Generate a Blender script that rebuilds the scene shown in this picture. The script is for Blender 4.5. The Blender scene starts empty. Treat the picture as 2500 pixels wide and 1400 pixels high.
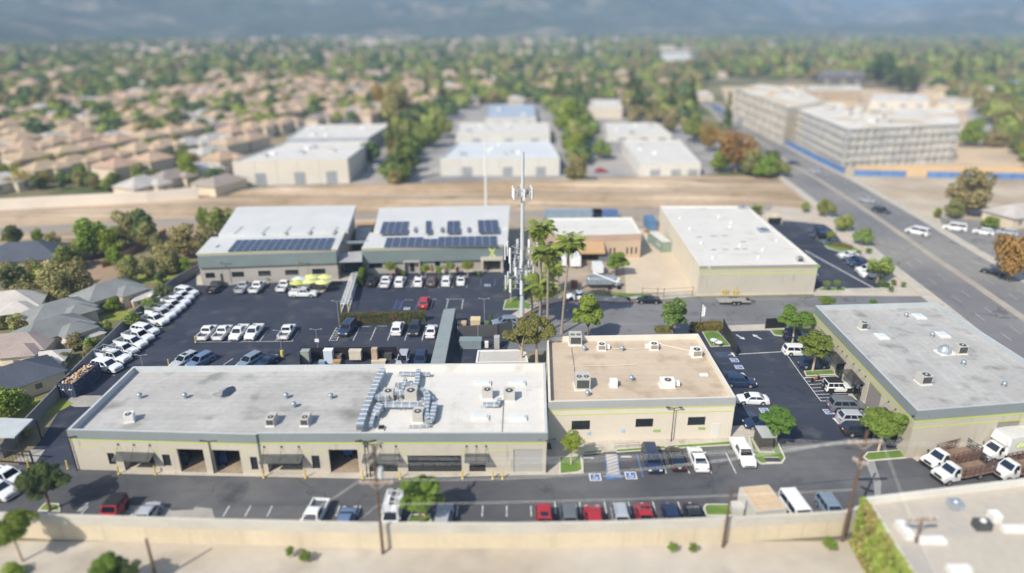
import bpy, math, random
import numpy as np
from mathutils import Vector, noise
R = math.radians
random.seed(7)
SC = bpy.context.scene
COL = SC.collection
# ---------------------------------------------------------------- camera
CH, PITCH, FPX = 52.0, R(21.62), 1640.0
cd = bpy.data.cameras.new('camera'); cam = bpy.data.objects.new('camera', cd); COL.objects.link(cam)
cam.location = (0, 0, CH); cam.rotation_euler = (R(90) - PITCH, 0, 0)
cd.sensor_width = 36; cd.lens = FPX / 2500 * 36
cd.clip_start = .5; cd.clip_end = 40000
cd.dof.use_dof = True; cd.dof.focus_distance = 101.0; cd.dof.aperture_fstop = cd.lens / 1000 / 1.22
SC.camera = cam
# ---------------------------------------------------------------- world, sun, exposure
SUN_EL, SUN_AZ = R(43), R(39)          # shadows fall towards +x +y
w = bpy.data.worlds.new('World'); SC.world = w; w.use_nodes = True
nt = w.node_tree; nt.nodes.clear()
sk = nt.nodes.new('ShaderNodeTexSky'); sk.sky_type = 'NISHITA'; sk.sun_disc = False
sk.sun_elevation = SUN_EL; sk.sun_rotation = R(180) + SUN_AZ
sk.air_density = 1.2; sk.dust_density = 1.5; sk.ozone_density = 1.5
bg = nt.nodes.new('ShaderNodeBackground'); bg.inputs[1].default_value = .115
wo = nt.nodes.new('ShaderNodeOutputWorld')
nt.links.new(sk.outputs[0], bg.inputs[0]); nt.links.new(bg.outputs[0], wo.inputs[0])
sl = bpy.data.lights.new('sun', 'SUN'); sl.energy = 4.5; sl.angle = R(.5); sl.color = (1, .915, .785)
so = bpy.data.objects.new('sun', sl); COL.objects.link(so)
sd = Vector((math.sin(SUN_AZ) * math.cos(SUN_EL), math.cos(SUN_AZ) * math.cos(SUN_EL), -math.sin(SUN_EL)))
so.rotation_euler = sd.to_track_quat('-Z', 'Y').to_euler(); so.location = (-60, -60, 120)
SC.view_settings.view_transform = 'Standard'; SC.view_settings.look = 'None'
SC.view_settings.exposure = 0.38; SC.view_settings.gamma = 1.0
SC.cycles.max_bounces = 5; SC.cycles.diffuse_bounces = 2; SC.cycles.glossy_bounces = 2
SC.cycles.transmission_bounces = 2; SC.cycles.volume_bounces = 0; SC.cycles.transparent_max_bounces = 6
SC.cycles.caustics_reflective = False; SC.cycles.caustics_refractive = False
# ---------------------------------------------------------------- projection helpers (photo pixels, 2500 wide)
sP, cP = math.sin(PITCH), math.cos(PITCH)
def G(px, py, z=0.0):
    u = (px - 1250) / FPX; v = (py - 700) / FPX
    d = (u, cP - v * sP, -(sP + v * cP)); t = (z - CH) / d[2]
    return Vector((d[0] * t, d[1] * t))
def G3(px, py, z=0.0):
    g = G(px, py, z); return Vector((g.x, g.y, z))
def PJ(x, y, z=0):
    dz = CH - z; dep = y * cP + dz * sP
    return 1250 + x / dep * FPX, 700 + (dz * cP - y * sP) / dep * FPX
def HZ(p, py):                       # height above ground point p that shows at pixel row py
    v = (py - 700) / FPX
    return CH - (p[1] * sP + v * p[1] * cP) / (cP - v * sP)
def SX(a, b, px, z=0):               # metres along a->b where the pixel column is px
    lo, hi = -.3, 1.3
    for _ in range(40):
        m = (lo + hi) / 2; q = a + (b - a) * m
        if PJ(q.x, q.y, z)[0] < px: lo = m
        else: hi = m
    return lo * (b - a).length
# ---------------------------------------------------------------- materials
MT = {}
def mat(name, col, rough=.8, var=.12, scale=.5, bump=0, bscale=8, metal=0, spec=.4, rnd=0, col2=None, mix=(.42, .6), brick=None, coat=0, trans=0, stain=None, streak=None, crack=None):
    # crack: (colour, cell scale, width)
    if name in MT: return MT[name]
    m = bpy.data.materials.new(name); m.use_nodes = True; n = m.node_tree; N = n.nodes; L = n.links
    b = N['Principled BSDF']; b.inputs['Roughness'].default_value = rough; b.inputs['Metallic'].default_value = metal
    b.inputs['Specular IOR Level'].default_value = spec
    if coat: b.inputs['Coat Weight'].default_value = coat; b.inputs['Coat Roughness'].default_value = .05
    geo = N.new('ShaderNodeNewGeometry'); pos = geo.outputs['Position']
    def rgb(c):
        r = N.new('ShaderNodeRGB'); r.outputs[0].default_value = (*c, 1); return r.outputs[0]
    def mixc(f, a, c, mode='MIX'):
        x = N.new('ShaderNodeMix'); x.data_type = 'RGBA'; x.blend_type = mode
        if isinstance(f, float): x.inputs[0].default_value = f
        else: L.new(f, x.inputs[0])
        L.new(a, x.inputs[6]); L.new(c, x.inputs[7]); return x.outputs[2]
    def nz(s, det=4, vec=pos):
        x = N.new('ShaderNodeTexNoise'); x.inputs['Scale'].default_value = s; x.inputs['Detail'].default_value = det
        L.new(vec, x.inputs['Vector']); return x.outputs[0]
    def ramp(f, a, c, va=0.0, vc=1.0):
        x = N.new('ShaderNodeMapRange'); x.inputs[1].default_value = a; x.inputs[2].default_value = c
        x.inputs[3].default_value = va; x.inputs[4].default_value = vc; L.new(f, x.inputs[0]); return x.outputs[0]
    c = rgb(col)
    if col2: c = mixc(ramp(nz(scale * .6), *mix), c, rgb(col2))
    if stain:                       # (colour, scale, lo, hi)
        c = mixc(ramp(nz(stain[1], 6), stain[2], stain[3]), c, rgb(stain[0]))
    if streak:                      # stretched noise: (colour, sx, sy, lo, hi)
        mp = N.new('ShaderNodeMapping'); mp.inputs['Scale'].default_value = (streak[1], streak[2], .3); L.new(pos, mp.inputs['Vector'])
        c = mixc(ramp(nz(1.0, 5, mp.outputs[0]), streak[3], streak[4]), c, rgb(streak[0]))
    if crack:
        vo = N.new('ShaderNodeTexVoronoi'); vo.feature = 'DISTANCE_TO_EDGE'; vo.inputs['Scale'].default_value = crack[1]
        wv = N.new('ShaderNodeVectorMath'); wv.operation = 'ADD'; nn_ = N.new('ShaderNodeTexNoise'); nn_.inputs['Scale'].default_value = .35; nn_.inputs['Detail'].default_value = 5; L.new(pos, nn_.inputs['Vector'])
        sc_ = N.new('ShaderNodeVectorMath'); sc_.operation = 'SCALE'; sc_.inputs['Scale'].default_value = 5; L.new(nn_.outputs['Color'], sc_.inputs[0]); L.new(pos, wv.inputs[0]); L.new(sc_.outputs[0], wv.inputs[1]); L.new(wv.outputs[0], vo.inputs['Vector'])
        ck = ramp(vo.outputs[0], 0, crack[2], .8, 0); cn_ = N.new('ShaderNodeMath'); cn_.operation = 'MULTIPLY'; L.new(ck, cn_.inputs[0]); L.new(ramp(nz(.06), .45, .6), cn_.inputs[1]); c = mixc(cn_.outputs[0], c, rgb(crack[0]))
    if brick:                       # (rowheight, width, mortar, colour factor, offset)
        bt = N.new('ShaderNodeTexBrick'); bt.inputs['Scale'].default_value = 1; bt.inputs['Row Height'].default_value = brick[0]
        bt.inputs['Brick Width'].default_value = brick[1]; bt.inputs['Mortar Size'].default_value = brick[2]
        bt.inputs['Color1'].default_value = (1, 1, 1, 1); bt.inputs['Color2'].default_value = (brick[4],) * 3 + (1,)
        bt.inputs['Mortar'].default_value = (brick[3],) * 3 + (1,)
        tc = N.new('ShaderNodeTexCoord'); L.new(tc.outputs['Object'], bt.inputs['Vector'])
        c = mixc(1.0, c, bt.outputs[0], 'MULTIPLY')
    if var:
        k = ramp(nz(scale), .25, .75, 1 - var, 1 + var); k2 = ramp(nz(scale * 9, 3), .3, .7, 1 - var * .5, 1 + var * .5)
        mm = N.new('ShaderNodeMath'); mm.operation = 'MULTIPLY'; L.new(k, mm.inputs[0]); L.new(k2, mm.inputs[1])
        vm = N.new('ShaderNodeVectorMath'); vm.operation = 'SCALE'; L.new(c, vm.inputs[0]); L.new(mm.outputs[0], vm.inputs['Scale']); c = vm.outputs[0]
    if rnd:
        oi = N.new('ShaderNodeObjectInfo'); h = N.new('ShaderNodeHueSaturation'); L.new(c, h.inputs['Color'])
        L.new(ramp(oi.outputs['Random'], 0, 1, .5 - rnd * .09, .5 + rnd * .06), h.inputs['Hue'])
        x = N.new('ShaderNodeMath'); x.operation = 'MULTIPLY'; x.inputs[1].default_value = 7.3; L.new(oi.outputs['Random'], x.inputs[0])
        y = N.new('ShaderNodeMath'); y.operation = 'FRACT'; L.new(x.outputs[0], y.inputs[0])
        L.new(ramp(y.outputs[0], 0, 1, 1 - rnd * .4, 1 + rnd * .4), h.inputs['Value']); c = h.outputs[0]
    L.new(c, b.inputs['Base Color'])
    if bump:
        bp = N.new('ShaderNodeBump'); bp.inputs['Strength'].default_value = bump; bp.inputs['Distance'].default_value = .1
        L.new(nz(bscale), bp.inputs['Height']); L.new(bp.outputs[0], b.inputs['Normal'])
    if trans:
        tr = N.new('ShaderNodeBsdfTranslucent'); L.new(c, tr.inputs[0]); ms = N.new('ShaderNodeMixShader'); ms.inputs[0].default_value = trans
        L.new(b.outputs[0], ms.inputs[1]); L.new(tr.outputs[0], ms.inputs[2]); L.new(ms.outputs[0], N['Material Output'].inputs[0])
    MT[name] = m; return m
asph_new = mat('asphalt_fresh', (.028, .035, .058), .85, .13, .09, .3, 30, col2=(.040, .048, .072), stain=((.075, .08, .09), .25, .54, .72), streak=((.065, .07, .08), .05, .4, .58, .75), crack=((.012, .013, .016), .06, .010))
asph_old = mat('asphalt_worn', (.078, .081, .092), .88, .14, .07, .3, 30, col2=(.135, .137, .142), stain=((.055, .058, .068), .16, .56, .70), streak=((.10, .10, .105), .03, .5, .55, .75), crack=((.035, .036, .04), .07, .012))
asph_str = mat('asphalt_street', (.20, .202, .21), .9, .10, .10, .2, 20, col2=(.165, .168, .178), stain=((.12, .12, .13), .3, .56, .72), streak=((.25, .25, .25), .04, .6, .55, .75), crack=((.07, .07, .075), .08, .015))
asph_ave = mat('asphalt_avenue', (.185, .185, .19), .9, .12, .05, .2, 20, col2=(.26, .25, .235), crack=((.09, .09, .09), .06, .02))
conc = mat('concrete', (.52, .48, .41), .9, .12, .4, .2, 12, brick=(1.8, 1.8, .02, .75, .95), stain=((.33, .29, .24), .5, .58, .75))
concd = mat('concrete_dark', (.36, .34, .31), .9, .2, .4)
curbm = mat('curb', (.62, .60, .54), .85, .1, 1)
wallm = mat('stucco_beige', (.52, .475, .395), .9, .05, .2, .1, 20, streak=((.38, .355, .31), 1.2, 1.2, .6, .8))
wallg = mat('stucco_grey', (.52, .48, .405), .9, .05, .2, .1, 20, streak=((.33, .32, .3), 1.2, 1.2, .6, .8))
wallw = mat('stucco_cream', (.68, .62, .50), .9, .05, .3)
wallt = mat('stucco_tan', (.56, .43, .31), .9, .05, .3)
wallwh = mat('wall_offwhite', (.66, .65, .60), .9, .05, .2)
band = mat('band_grey', (.235, .265, .275), .75, .06, .3)
bandb = mat('band_bluegrey', (.15, .19, .195), .7, .07, .3)
lime = mat('lime_paint', (.52, .62, .13), .7, .06, 1)
roofg = mat('roof_grey', (.45, .445, .43), .9, .13, .14, .2, 6, brick=(1.0, 12, .03, .80, .93), stain=((.24, .24, .235), .22, .56, .74), streak=((.5, .51, .5), .04, .6, .6, .75))
roofg2 = mat('roof_grey_right', (.45, .445, .43), .9, .13, .14, .2, 6, brick=(12, 1.0, .03, .80, .93), stain=((.27, .265, .25), .3, .55, .72), streak=((.47, .48, .475), .5, .04, .6, .75))
roofw = mat('roof_white', (.67, .655, .62), .8, .05, .15, .1, 6, brick=(3, 9, .03, .84, .96), stain=((.52, .50, .44), .3, .56, .76))
rooft = mat('roof_tan', (.57, .47, .355), .9, .08, .14, .2, 6, brick=(1.6, 11, .03, .78, .93), stain=((.42, .33, .23), .26, .54, .74))
metr = mat('roof_metal_white', (.60, .61, .605), .45, .05, .2, brick=(14, .6, .02, .88, .985))
glassm = mat('window_glass', (.022, .028, .032), .06, .2, .3, spec=.8)
glasst = mat('window_glass_tan', (.10, .09, .07), .08, .4, .25, spec=.8)
darkm = mat('dark_metal', (.03, .032, .036), .5, .1, 2)
blackm = mat('black_fabric', (.012, .013, .016), .8, .2, 1)
whitep = mat('white_paint', (.78, .80, .82), .5, .05, 2)
linep = mat('line_paint', (.70, .71, .70), .7, .18, 1.5, stain=((.32, .33, .34), 2.2, .56, .74))
bluep = mat('blue_line_paint', (.10, .20, .46), .7, .12, 1.5, stain=((.06, .09, .15), 1.6, .52, .7))
redp = mat('red_curb', (.42, .13, .08), .8, .15, 1)
yelp = mat('yellow_paint', (.72, .56, .12), .6, .1, 2)
galv = mat('galvanised', (.50, .56, .62), .35, .15, 1.5, metal=.55, brick=(1.1, 1.1, .03, .7, .93))
hvacm = mat('hvac_beige', (.50, .49, .45), .6, .1, 1)
hvacw = mat('hvac_white', (.76, .76, .73), .6, .08, 1)
grille = mat('hvac_grille', (.07, .075, .08), .6, .3, 6)
wood = mat('pole_wood', (.13, .08, .055), .9, .3, 2)
woodl = mat('pallet_wood', (.45, .28, .15), .9, .25, 2)
grass = mat('lawn', (.12, .21, .035), .95, .2, .6, .4, 20, col2=(.16, .26, .05))
grassd = mat('grass_patchy', (.26, .26, .08), .95, .2, .2, .3, 8, col2=(.36, .27, .13))
dirt = mat('dirt_tan', (.46, .345, .235), .95, .16, .05, .3, 5, col2=(.36, .26, .16), streak=((.56, .45, .33), .008, .3, .50, .62), stain=((.26, .22, .11), .12, .58, .70))
gravel = mat('gravel_yard', (.40, .33, .26), .95, .15, .15, .3, 9, col2=(.33, .28, .2))
concy = mat('yard_concrete', (.60, .51, .39), .9, .08, .1, .1, 5, brick=(4, 4, .03, .88, .97))
panelm = mat('solar_cell', (.035, .050, .11), .3, .1, .5, spec=.45)
tyre = mat('tyre_rubber', (.015, .015, .017), .9, .1, 4)
rimm = mat('wheel_rim', (.45, .46, .48), .35, .1, 4, metal=.5)
leaf1 = mat('leaves_green', (.155, .25, .035), .75, .3, .8, rnd=.35, trans=.22)
leaf2 = mat('leaves_bright', (.24, .33, .045), .7, .3, .8, rnd=.25, trans=.25)
leaf3 = mat('leaves_olive', (.20, .205, .055), .75, .3, .7, rnd=.3, trans=.2)
leaf4 = mat('leaves_dark', (.075, .12, .035), .75, .3, .7, rnd=.4, trans=.15)
leaf5 = mat('leaves_yellow', (.42, .32, .07), .75, .3, .7, rnd=.4, trans=.25)
leafp = mat('palm_fronds', (.27, .34, .07), .55, .25, .9, trans=.2)
lf1 = mat('leaves_suburb_green', (.27, .34, .085), .8, .3, .5, rnd=.4, trans=.25); lf2 = mat('leaves_suburb_dark', (.145, .195, .07), .8, .3, .5, rnd=.4, trans=.2); lf3 = mat('leaves_suburb_olive', (.33, .32, .12), .8, .3, .5, rnd=.4, trans=.25)
leafd = mat('palm_skirt', (.30, .22, .09), .8, .2, 2)
bark = mat('bark', (.22, .16, .11), .9, .2, 2)
barkp = mat('palm_bark', (.33, .27, .21), .9, .2, 3)
barkw = mat('pale_bark', (.52, .42, .32), .9, .2, 3)
# ---------------------------------------------------------------- mesh builder
class MB:
    def __init__(s): s.v = []; s.f = []; s.m = []
    def add(s, vs, fs, m=0):
        k = len(s.v); s.v += [tuple(p) for p in vs]; s.f += [tuple(i + k for i in f) for f in fs]; s.m += [m] * len(fs)
    def poly(s, pts, m=0): s.add(pts, [tuple(range(len(pts)))], m)
    def box(s, cx, cy, cz, sx, sy, sz, rz=0, m=0, taper=1):
        c, n = math.cos(rz), math.sin(rz); vs = []
        for dz, k in ((-sz / 2, 1), (sz / 2, taper)):
            for dx, dy in ((-1, -1), (1, -1), (1, 1), (-1, 1)):
                x, y = dx * sx / 2 * k, dy * sy / 2 * k; vs.append((cx + x * c - y * n, cy + x * n + y * c, cz + dz))
        s.add(vs, [(3, 2, 1, 0), (4, 5, 6, 7), (0, 1, 5, 4), (1, 2, 6, 5), (2, 3, 7, 6), (3, 0, 4, 7)], m)
    def prism(s, pts, z0, z1, m=0, mt=None):
        n = len(pts); z1s = z1 if isinstance(z1, (list, tuple)) else [z1] * n
        s.add([(p[0], p[1], z0) for p in pts] + [(p[0], p[1], z1s[i]) for i, p in enumerate(pts)],
              [(i, (i + 1) % n, n + (i + 1) % n, n + i) for i in range(n)], m)
        s.add([(p[0], p[1], z1s[i]) for i, p in enumerate(pts)], [tuple(range(n))], m if mt is None else mt)
    def cyl(s, cx, cy, z0, z1, r0, r1=None, n=10, m=0, x2=None, y2=None):
        r1 = r0 if r1 is None else r1; x2 = cx if x2 is None else x2; y2 = cy if y2 is None else y2
        a = [2 * math.pi * i / n for i in range(n)]
        s.add([(cx + r0 * math.cos(t), cy + r0 * math.sin(t), z0) for t in a] + [(x2 + r1 * math.cos(t), y2 + r1 * math.sin(t), z1) for t in a],
              [(i, (i + 1) % n, n + (i + 1) % n, n + i) for i in range(n)] + [tuple(range(n, 2 * n)), tuple(range(n - 1, -1, -1))], m)
    def tube(s, pts, r, n=6, m=0):
        pts = [Vector(p) for p in pts]; rs = r if isinstance(r, (list, tuple)) else [r] * len(pts); vs = []
        for i, p in enumerate(pts):
            d = (pts[min(i + 1, len(pts) - 1)] - pts[max(i - 1, 0)]).normalized()
            a = d.cross(Vector((0, 0, 1)) if abs(d.z) < .9 else Vector((1, 0, 0))).normalized(); b = d.cross(a)
            for k in range(n):
                t = 2 * math.pi * k / n; vs.append(p + (a * math.cos(t) + b * math.sin(t)) * rs[i])
        fs = []
        for i in range(len(pts) - 1):
            for k in range(n): fs.append((i * n + k, i * n + (k + 1) % n, (i + 1) * n + (k + 1) % n, (i + 1) * n + k))
        fs += [tuple(range(n - 1, -1, -1)), tuple(range((len(pts) - 1) * n, len(pts) * n))]
        s.add(vs, fs, m)
    def bar(s, a, b, t, h=None, m=0):          # square bar between two 3D points
        a = Vector(a); b = Vector(b); d = (b - a).normalized(); h = h or t
        u = d.cross(Vector((0, 0, 1)) if abs(d.z) < .95 else Vector((1, 0, 0))).normalized() * t / 2; w_ = d.cross(u).normalized() * h / 2
        s.add([a - u - w_, a + u - w_, a + u + w_, a - u + w_, b - u - w_, b + u - w_, b + u + w_, b - u + w_],
              [(0, 1, 2, 3), (7, 6, 5, 4), (0, 4, 5, 1), (1, 5, 6, 2), (2, 6, 7, 3), (3, 7, 4, 0)], m)
    def dome(s, cx, cy, z, r, h=None, n=12, k=4, m=0):
        h = h or r; vs = []; fs = []
        for j in range(k):
            t = j / k * math.pi / 2
            for i in range(n):
                a = 2 * math.pi * i / n; vs.append((cx + r * math.cos(t) * math.cos(a), cy + r * math.cos(t) * math.sin(a), z + h * math.sin(t)))
        vs.append((cx, cy, z + h))
        for j in range(k - 1):
            for i in range(n): fs.append((j * n + i, j * n + (i + 1) % n, (j + 1) * n + (i + 1) % n, (j + 1) * n + i))
        for i in range(n): fs.append(((k - 1) * n + i, (k - 1) * n + (i + 1) % n, k * n))
        s.add(vs, fs, m)
    def build(s, name, mats, parent=None, world=False, smooth=False, loc=None, split=False):
        if split:                        # every loose piece becomes an object of its own
            root = list(range(len(s.v)))
            def fd(i):
                while root[i] != i: root[i] = root[root[i]]; i = root[i]
                return i
            for f in s.f:
                for i in f[1:]: root[fd(i)] = fd(f[0])
            gr = {}
            for f, m in zip(s.f, s.m): gr.setdefault(fd(f[0]), []).append((f, m))
            out = None
            for fs in gr.values():
                q = MB(); mp = {}
                for f, m in fs:
                    for i in f:
                        if i not in mp: mp[i] = len(q.v); q.v.append(s.v[i])
                    q.f.append(tuple(mp[i] for i in f)); q.m.append(m)
                out = q.build(name, mats, parent, world, smooth, loc)
            return out
        me = bpy.data.meshes.new(name); o = Vector((0, 0, 0))
        if world and parent is not None:
            q = parent
            while q is not None: o = o + q.location; q = q.parent
        me.from_pydata([(p[0] - o.x, p[1] - o.y, p[2] - o.z) for p in s.v], [], s.f)
        for m in (mats if isinstance(mats, (list, tuple)) else [mats]): me.materials.append(m)
        if len(me.materials) > 1: me.polygons.foreach_set('material_index', s.m)
        if smooth: me.polygons.foreach_set('use_smooth', [True] * len(me.polygons))
        ob = bpy.data.objects.new(name, me); COL.objects.link(ob)
        if parent is not None: ob.parent = parent
        if loc is not None: ob.location = loc
        return ob
def tag(o, label=None, cat=None, group=None, kind=None):
    if label: o['label'] = label
    if cat: o['category'] = cat
    if group: o['group'] = group
    if kind: o['kind'] = kind
    return o
def thing(name, label, cat, loc=(0, 0, 0), rz=0, group=None):
    o = bpy.data.objects.new(name, None); COL.objects.link(o); o.empty_display_size = .5
    o.location = loc if len(loc) == 3 else (loc[0], loc[1], 0); o.rotation_euler = (0, 0, rz)
    return tag(o, label, cat, group)
KIDS = {}
def copy_tree(o, parent=None):
    c = o.copy(); COL.objects.link(c)
    if parent is not None: c.parent = parent
    for ch in CH_OF(o): copy_tree(ch, c)
    return c
def CH_OF(o):
    return KIDS[o.name] if o.name in KIDS else list(o.children)
def freeze(o):
    KIDS[o.name] = list(o.children)
    for c in KIDS[o.name]: freeze(c)
def place(proto, used, loc, rz=0, s=1, label=None, cat=None, group=None):
    if proto.name not in KIDS: freeze(proto)
    c = proto if proto.name not in used else copy_tree(proto)
    used.add(proto.name)
    c.location = loc; c.rotation_euler = (0, 0, rz); c.scale = (s, s, s) if not isinstance(s, tuple) else s
    tag(c, label, cat, group)
    if group is None and 'group' in c: del c['group']
    return c
USED = set()
ORD = ['first', 'second', 'third', 'fourth', 'fifth', 'sixth', 'seventh', 'eighth', 'ninth', 'tenth', 'eleventh', 'twelfth', 'thirteenth', 'fourteenth', 'fifteenth', 'sixteenth']
def nmesh(name, V, F, mt, parent=None):
    me = bpy.data.meshes.new(name); V = np.asarray(V, dtype=np.float32); F = np.asarray(F, dtype=np.int32); k = F.shape[1]
    me.vertices.add(len(V)); me.vertices.foreach_set('co', V.ravel())
    me.loops.add(F.size); me.loops.foreach_set('vertex_index', F.ravel())
    me.polygons.add(len(F)); me.polygons.foreach_set('loop_start', np.arange(0, F.size, k, dtype=np.int32))
    me.update(calc_edges=True); me.materials.append(mt)
    o = bpy.data.objects.new(name, me); COL.objects.link(o)
    if parent is not None: o.parent = parent
    return o
def sheet(name, px, z, m, kind='structure', world=None):
    pts = world or [G(x, y, z) for x, y in px]
    b = MB(); b.poly([(p[0], p[1], z) for p in pts]); o = b.build(name, m)
    # consistent up normals
    return tag(o, kind=kind)
# ================================================================ SETTING
NB = 420   # base sheet out to the horizon, gently noisy material
gm = mat('ground_mixed', (.17, .165, .08), .95, .25, .02, 0, col2=(.30, .24, .15), stain=((.09, .12, .04), .03, .5, .62))
b = MB(); b.poly([(-9000, -120, 0), (9000, -120, 0), (9000, 9000, 0), (-9000, 9000, 0)]); tag(b.build('ground', gm), kind='structure')
# hills: height fields with noise
def hills(name, x0, x1, y0, y1, nx, ny, fn, m):
    xs = np.linspace(x0, x1, nx); ys = np.linspace(y0, y1, ny); V = []
    for y in ys:
        for x in xs: V.append((x, y, fn(x, y)))
    F = []
    for j in range(ny - 1):
        for i in range(nx - 1):
            a = j * nx + i; F.append((a, a + 1, a + nx + 1, a + nx))
    o = nmesh(name, V, F, m); o.data.polygons.foreach_set('use_smooth', [True] * len(F)); tag(o, kind='structure'); return o
hillm = mat('hill_scrub', (.085, .10, .06), .95, .35, .006, 0, col2=(.23, .20, .13), mix=(.52, .60), stain=((.05, .075, .035), .014, .46, .58))
mountm = mat('mountain_scrub', (.03, .05, .05), .95, .3, .002, 0, col2=(.13, .12, .10), mix=(.52, .68))
def ridged(x, y, s, o=6):
    v = 0; a = 1; t = 0
    for k in range(o):
        v += a * (1 - abs(noise.noise(Vector((x / s, y / s, 3.1 + k))))) ** 2; t += a; a *= .5; s *= .5
    return v / t
def sm(t): t = max(0, min(1, t)); return t * t * (3 - 2 * t)
def fh(x, y):       # foothills
    e = sm((y - (1950 - 450 * sm((-x) / 2500) + 350 * noise.noise(Vector((x / 1800, 0, 1))))) / 1300)
    return -3 + e * (16 + 360 * max(0, ridged(x, y, 1100, 7) - .38) * (1 + .5 * noise.noise(Vector((x / 2500, y / 2500, 9)))) )
hills('hills', -4600, 4600, 1250, 5400, 150, 100, fh, hillm)
def fm(x, y):       # mountains behind, lower on the left where the sky shows
    e = sm((y - 5000) / 2200); ax = x / y
    left = .26 + .85 * sm((ax + .60) / .40)
    return -5 + e * (1750 * left * max(0, ridged(x, y, 3600, 7) - .14)) 
hills('mountains', -9500, 9500, 5000, 8900, 170, 70, fm, mountm)
def fl(x, y):       # nearer spur on the left edge
    e = sm((-x - 820 - .18 * (y - 1300)) / 700) * sm((y - 850) / 500) * sm((2900 - y) / 500)
    return -3 + e * (22 + 170 * max(0, ridged(x, y, 900) - .28))
hills('hill_spur', -4200, -750, 830, 2950, 90, 60, fl, hillm)
# ---- riverbed strip, roads and lots
sheet('riverbed', [(-500, 600), (2480, 520), (2420, 425), (1500, 432), (560, 462), (-500, 520)], .01, dirt)
sheet('river_terrace', [(-600, 700), (-500, 590), (640, 562), (640, 640), (200, 800), (-700, 1000)], .006, mat('garden_soil', (.34, .25, .17), .95, .2, .1, col2=(.18, .17, .09)))
sheet('riverside_path', [(-500, 603), (640, 540), (1600, 525), (1880, 515), (1890, 500), (1500, 512), (640, 525), (-500, 580)], .018, mat('path_grey', (.33, .29, .25), .9, .12, .1))
b = MB()
for (pa, pb, hgt, wd) in [((-300, 546), (600, 508), .9, 9), ((600, 500), (1900, 478), 1.1, 8), ((560, 470), (1750, 447), 1.5, 6)]:
    a, c = G(*pa), G(*pb); n = 46; d = (c - a) / n; nn = Vector((-d.y, d.x)).normalized()
    for i in range(n):
        p, q = a + d * i, a + d * (i + 1); tpr = min(1, i / 5, (n - i) / 5); tpq = min(1, (i + 1) / 5, (n - i - 1) / 5); h0 = tpr * hgt * (1 + .25 * noise.noise(Vector((i * .3, pa[1], 0)))); h1 = tpq * hgt * (1 + .25 * noise.noise(Vector(((i + 1) * .3, pa[1], 0))))
        for (o0, z0, z00), (o1, z1, z11) in (((-wd, -.1, -.1), (-wd * .3, h0, h1)), ((-wd * .3, h0, h1), (wd * .3, h0, h1)), ((wd * .3, h0, h1), (wd, -.1, -.1))):
            b.poly([(*(p + nn * o0), z0), (*(q + nn * o0), z00), (*(q + nn * o1), z11), (*(p + nn * o1), z1)])
tag(b.build('riverbank', dirt), kind='structure')
sheet('district_paving', [(560, 458), (1720, 428), (1850, 405), (1690, 300), (1600, 245), (900, 262), (760, 300)], .016, mat('paving_pale', (.40, .375, .35), .9, .12, .05, col2=(.24, .24, .25)))
sheet('building_plot', [(1900, 395), (2100, 432), (2700, 438), (2700, 225), (1760, 212), (1790, 300)], .016, mat('plot_sand', (.62, .48, .33), .95, .1, .05, col2=(.50, .40, .30)))
sheet('avenue_verge', [(1860, 380), (2060, 430), (2196, 508), (2460, 640), (2700, 760), (2700, 620), (2700, 432), (2050, 425)], .014, mat('verge_sand', (.52, .45, .35), .95, .15, .06, col2=(.40, .31, .22)))
sheet('far_lot', [(2290, 530), (2700, 560), (2700, 760), (2560, 740), (2330, 600)], .02, asph_ave)
L_ = [(1705, 240), (1780, 312), (1840, 365), (1888, 415), (1960, 466), (2090, 568), (2186, 648), (2300, 735), (2420, 830), (2560, 940)]
R_ = [(1722, 234), (1812, 300), (1890, 342), (1945, 374), (2075, 440), (2240, 534), (2340, 596), (2448, 660), (2560, 730), (2720, 830)]
b = MB(); a_ = [G(*p) for p in L_]; c_ = [G(*p) for p in R_]
for i in range(len(a_) - 1): b.poly([(*a_[i], .024), (*a_[i + 1], .024), (*c_[i + 1], .024), (*c_[i], .024)])
tag(b.build('avenue', asph_ave), kind='structure')
mb, kb, wb = MB(), MB(), MB()      # median, kerbside walks, lane lines
def along(k, i): return a_[i] + (c_[i] - a_[i]) * k
for i in range(len(a_) - 1):
    mb.prism([along(.46, i), along(.46, i + 1), along(.54, i + 1), along(.54, i)], 0, .15)
    kb.prism([along(1.0, i), along(1.0, i + 1), along(1.12, i + 1), along(1.12, i)], 0, .14)
    kb.prism([along(-.14, i), along(-.14, i + 1), along(-.005, i + 1), along(-.005, i)], 0, .14)
    for k in (.15, .30, .70, .85):
        p, q = along(k, i), along(k, i + 1); n = max(1, int((q - p).length / 7)); d = (q - p) / n; nn = Vector((-d.y, d.x)).normalized() * .05
        for j in range(n):
            s, e = p + d * j, p + d * (j + .4); wb.poly([(*(s - nn), .029), (*(e - nn), .029), (*(e + nn), .029), (*(s + nn), .029)])
tag(mb.build('avenue_median', mat('median_tan', (.38, .34, .29), .9, .15, .2)), kind='structure')
tag(kb.build('avenue_sidewalk', conc), kind='structure'); tag(wb.build('avenue_lane_lines', mat('lane_paint', (.48, .48, .47), .8, .2, 1)), kind='structure')
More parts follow.
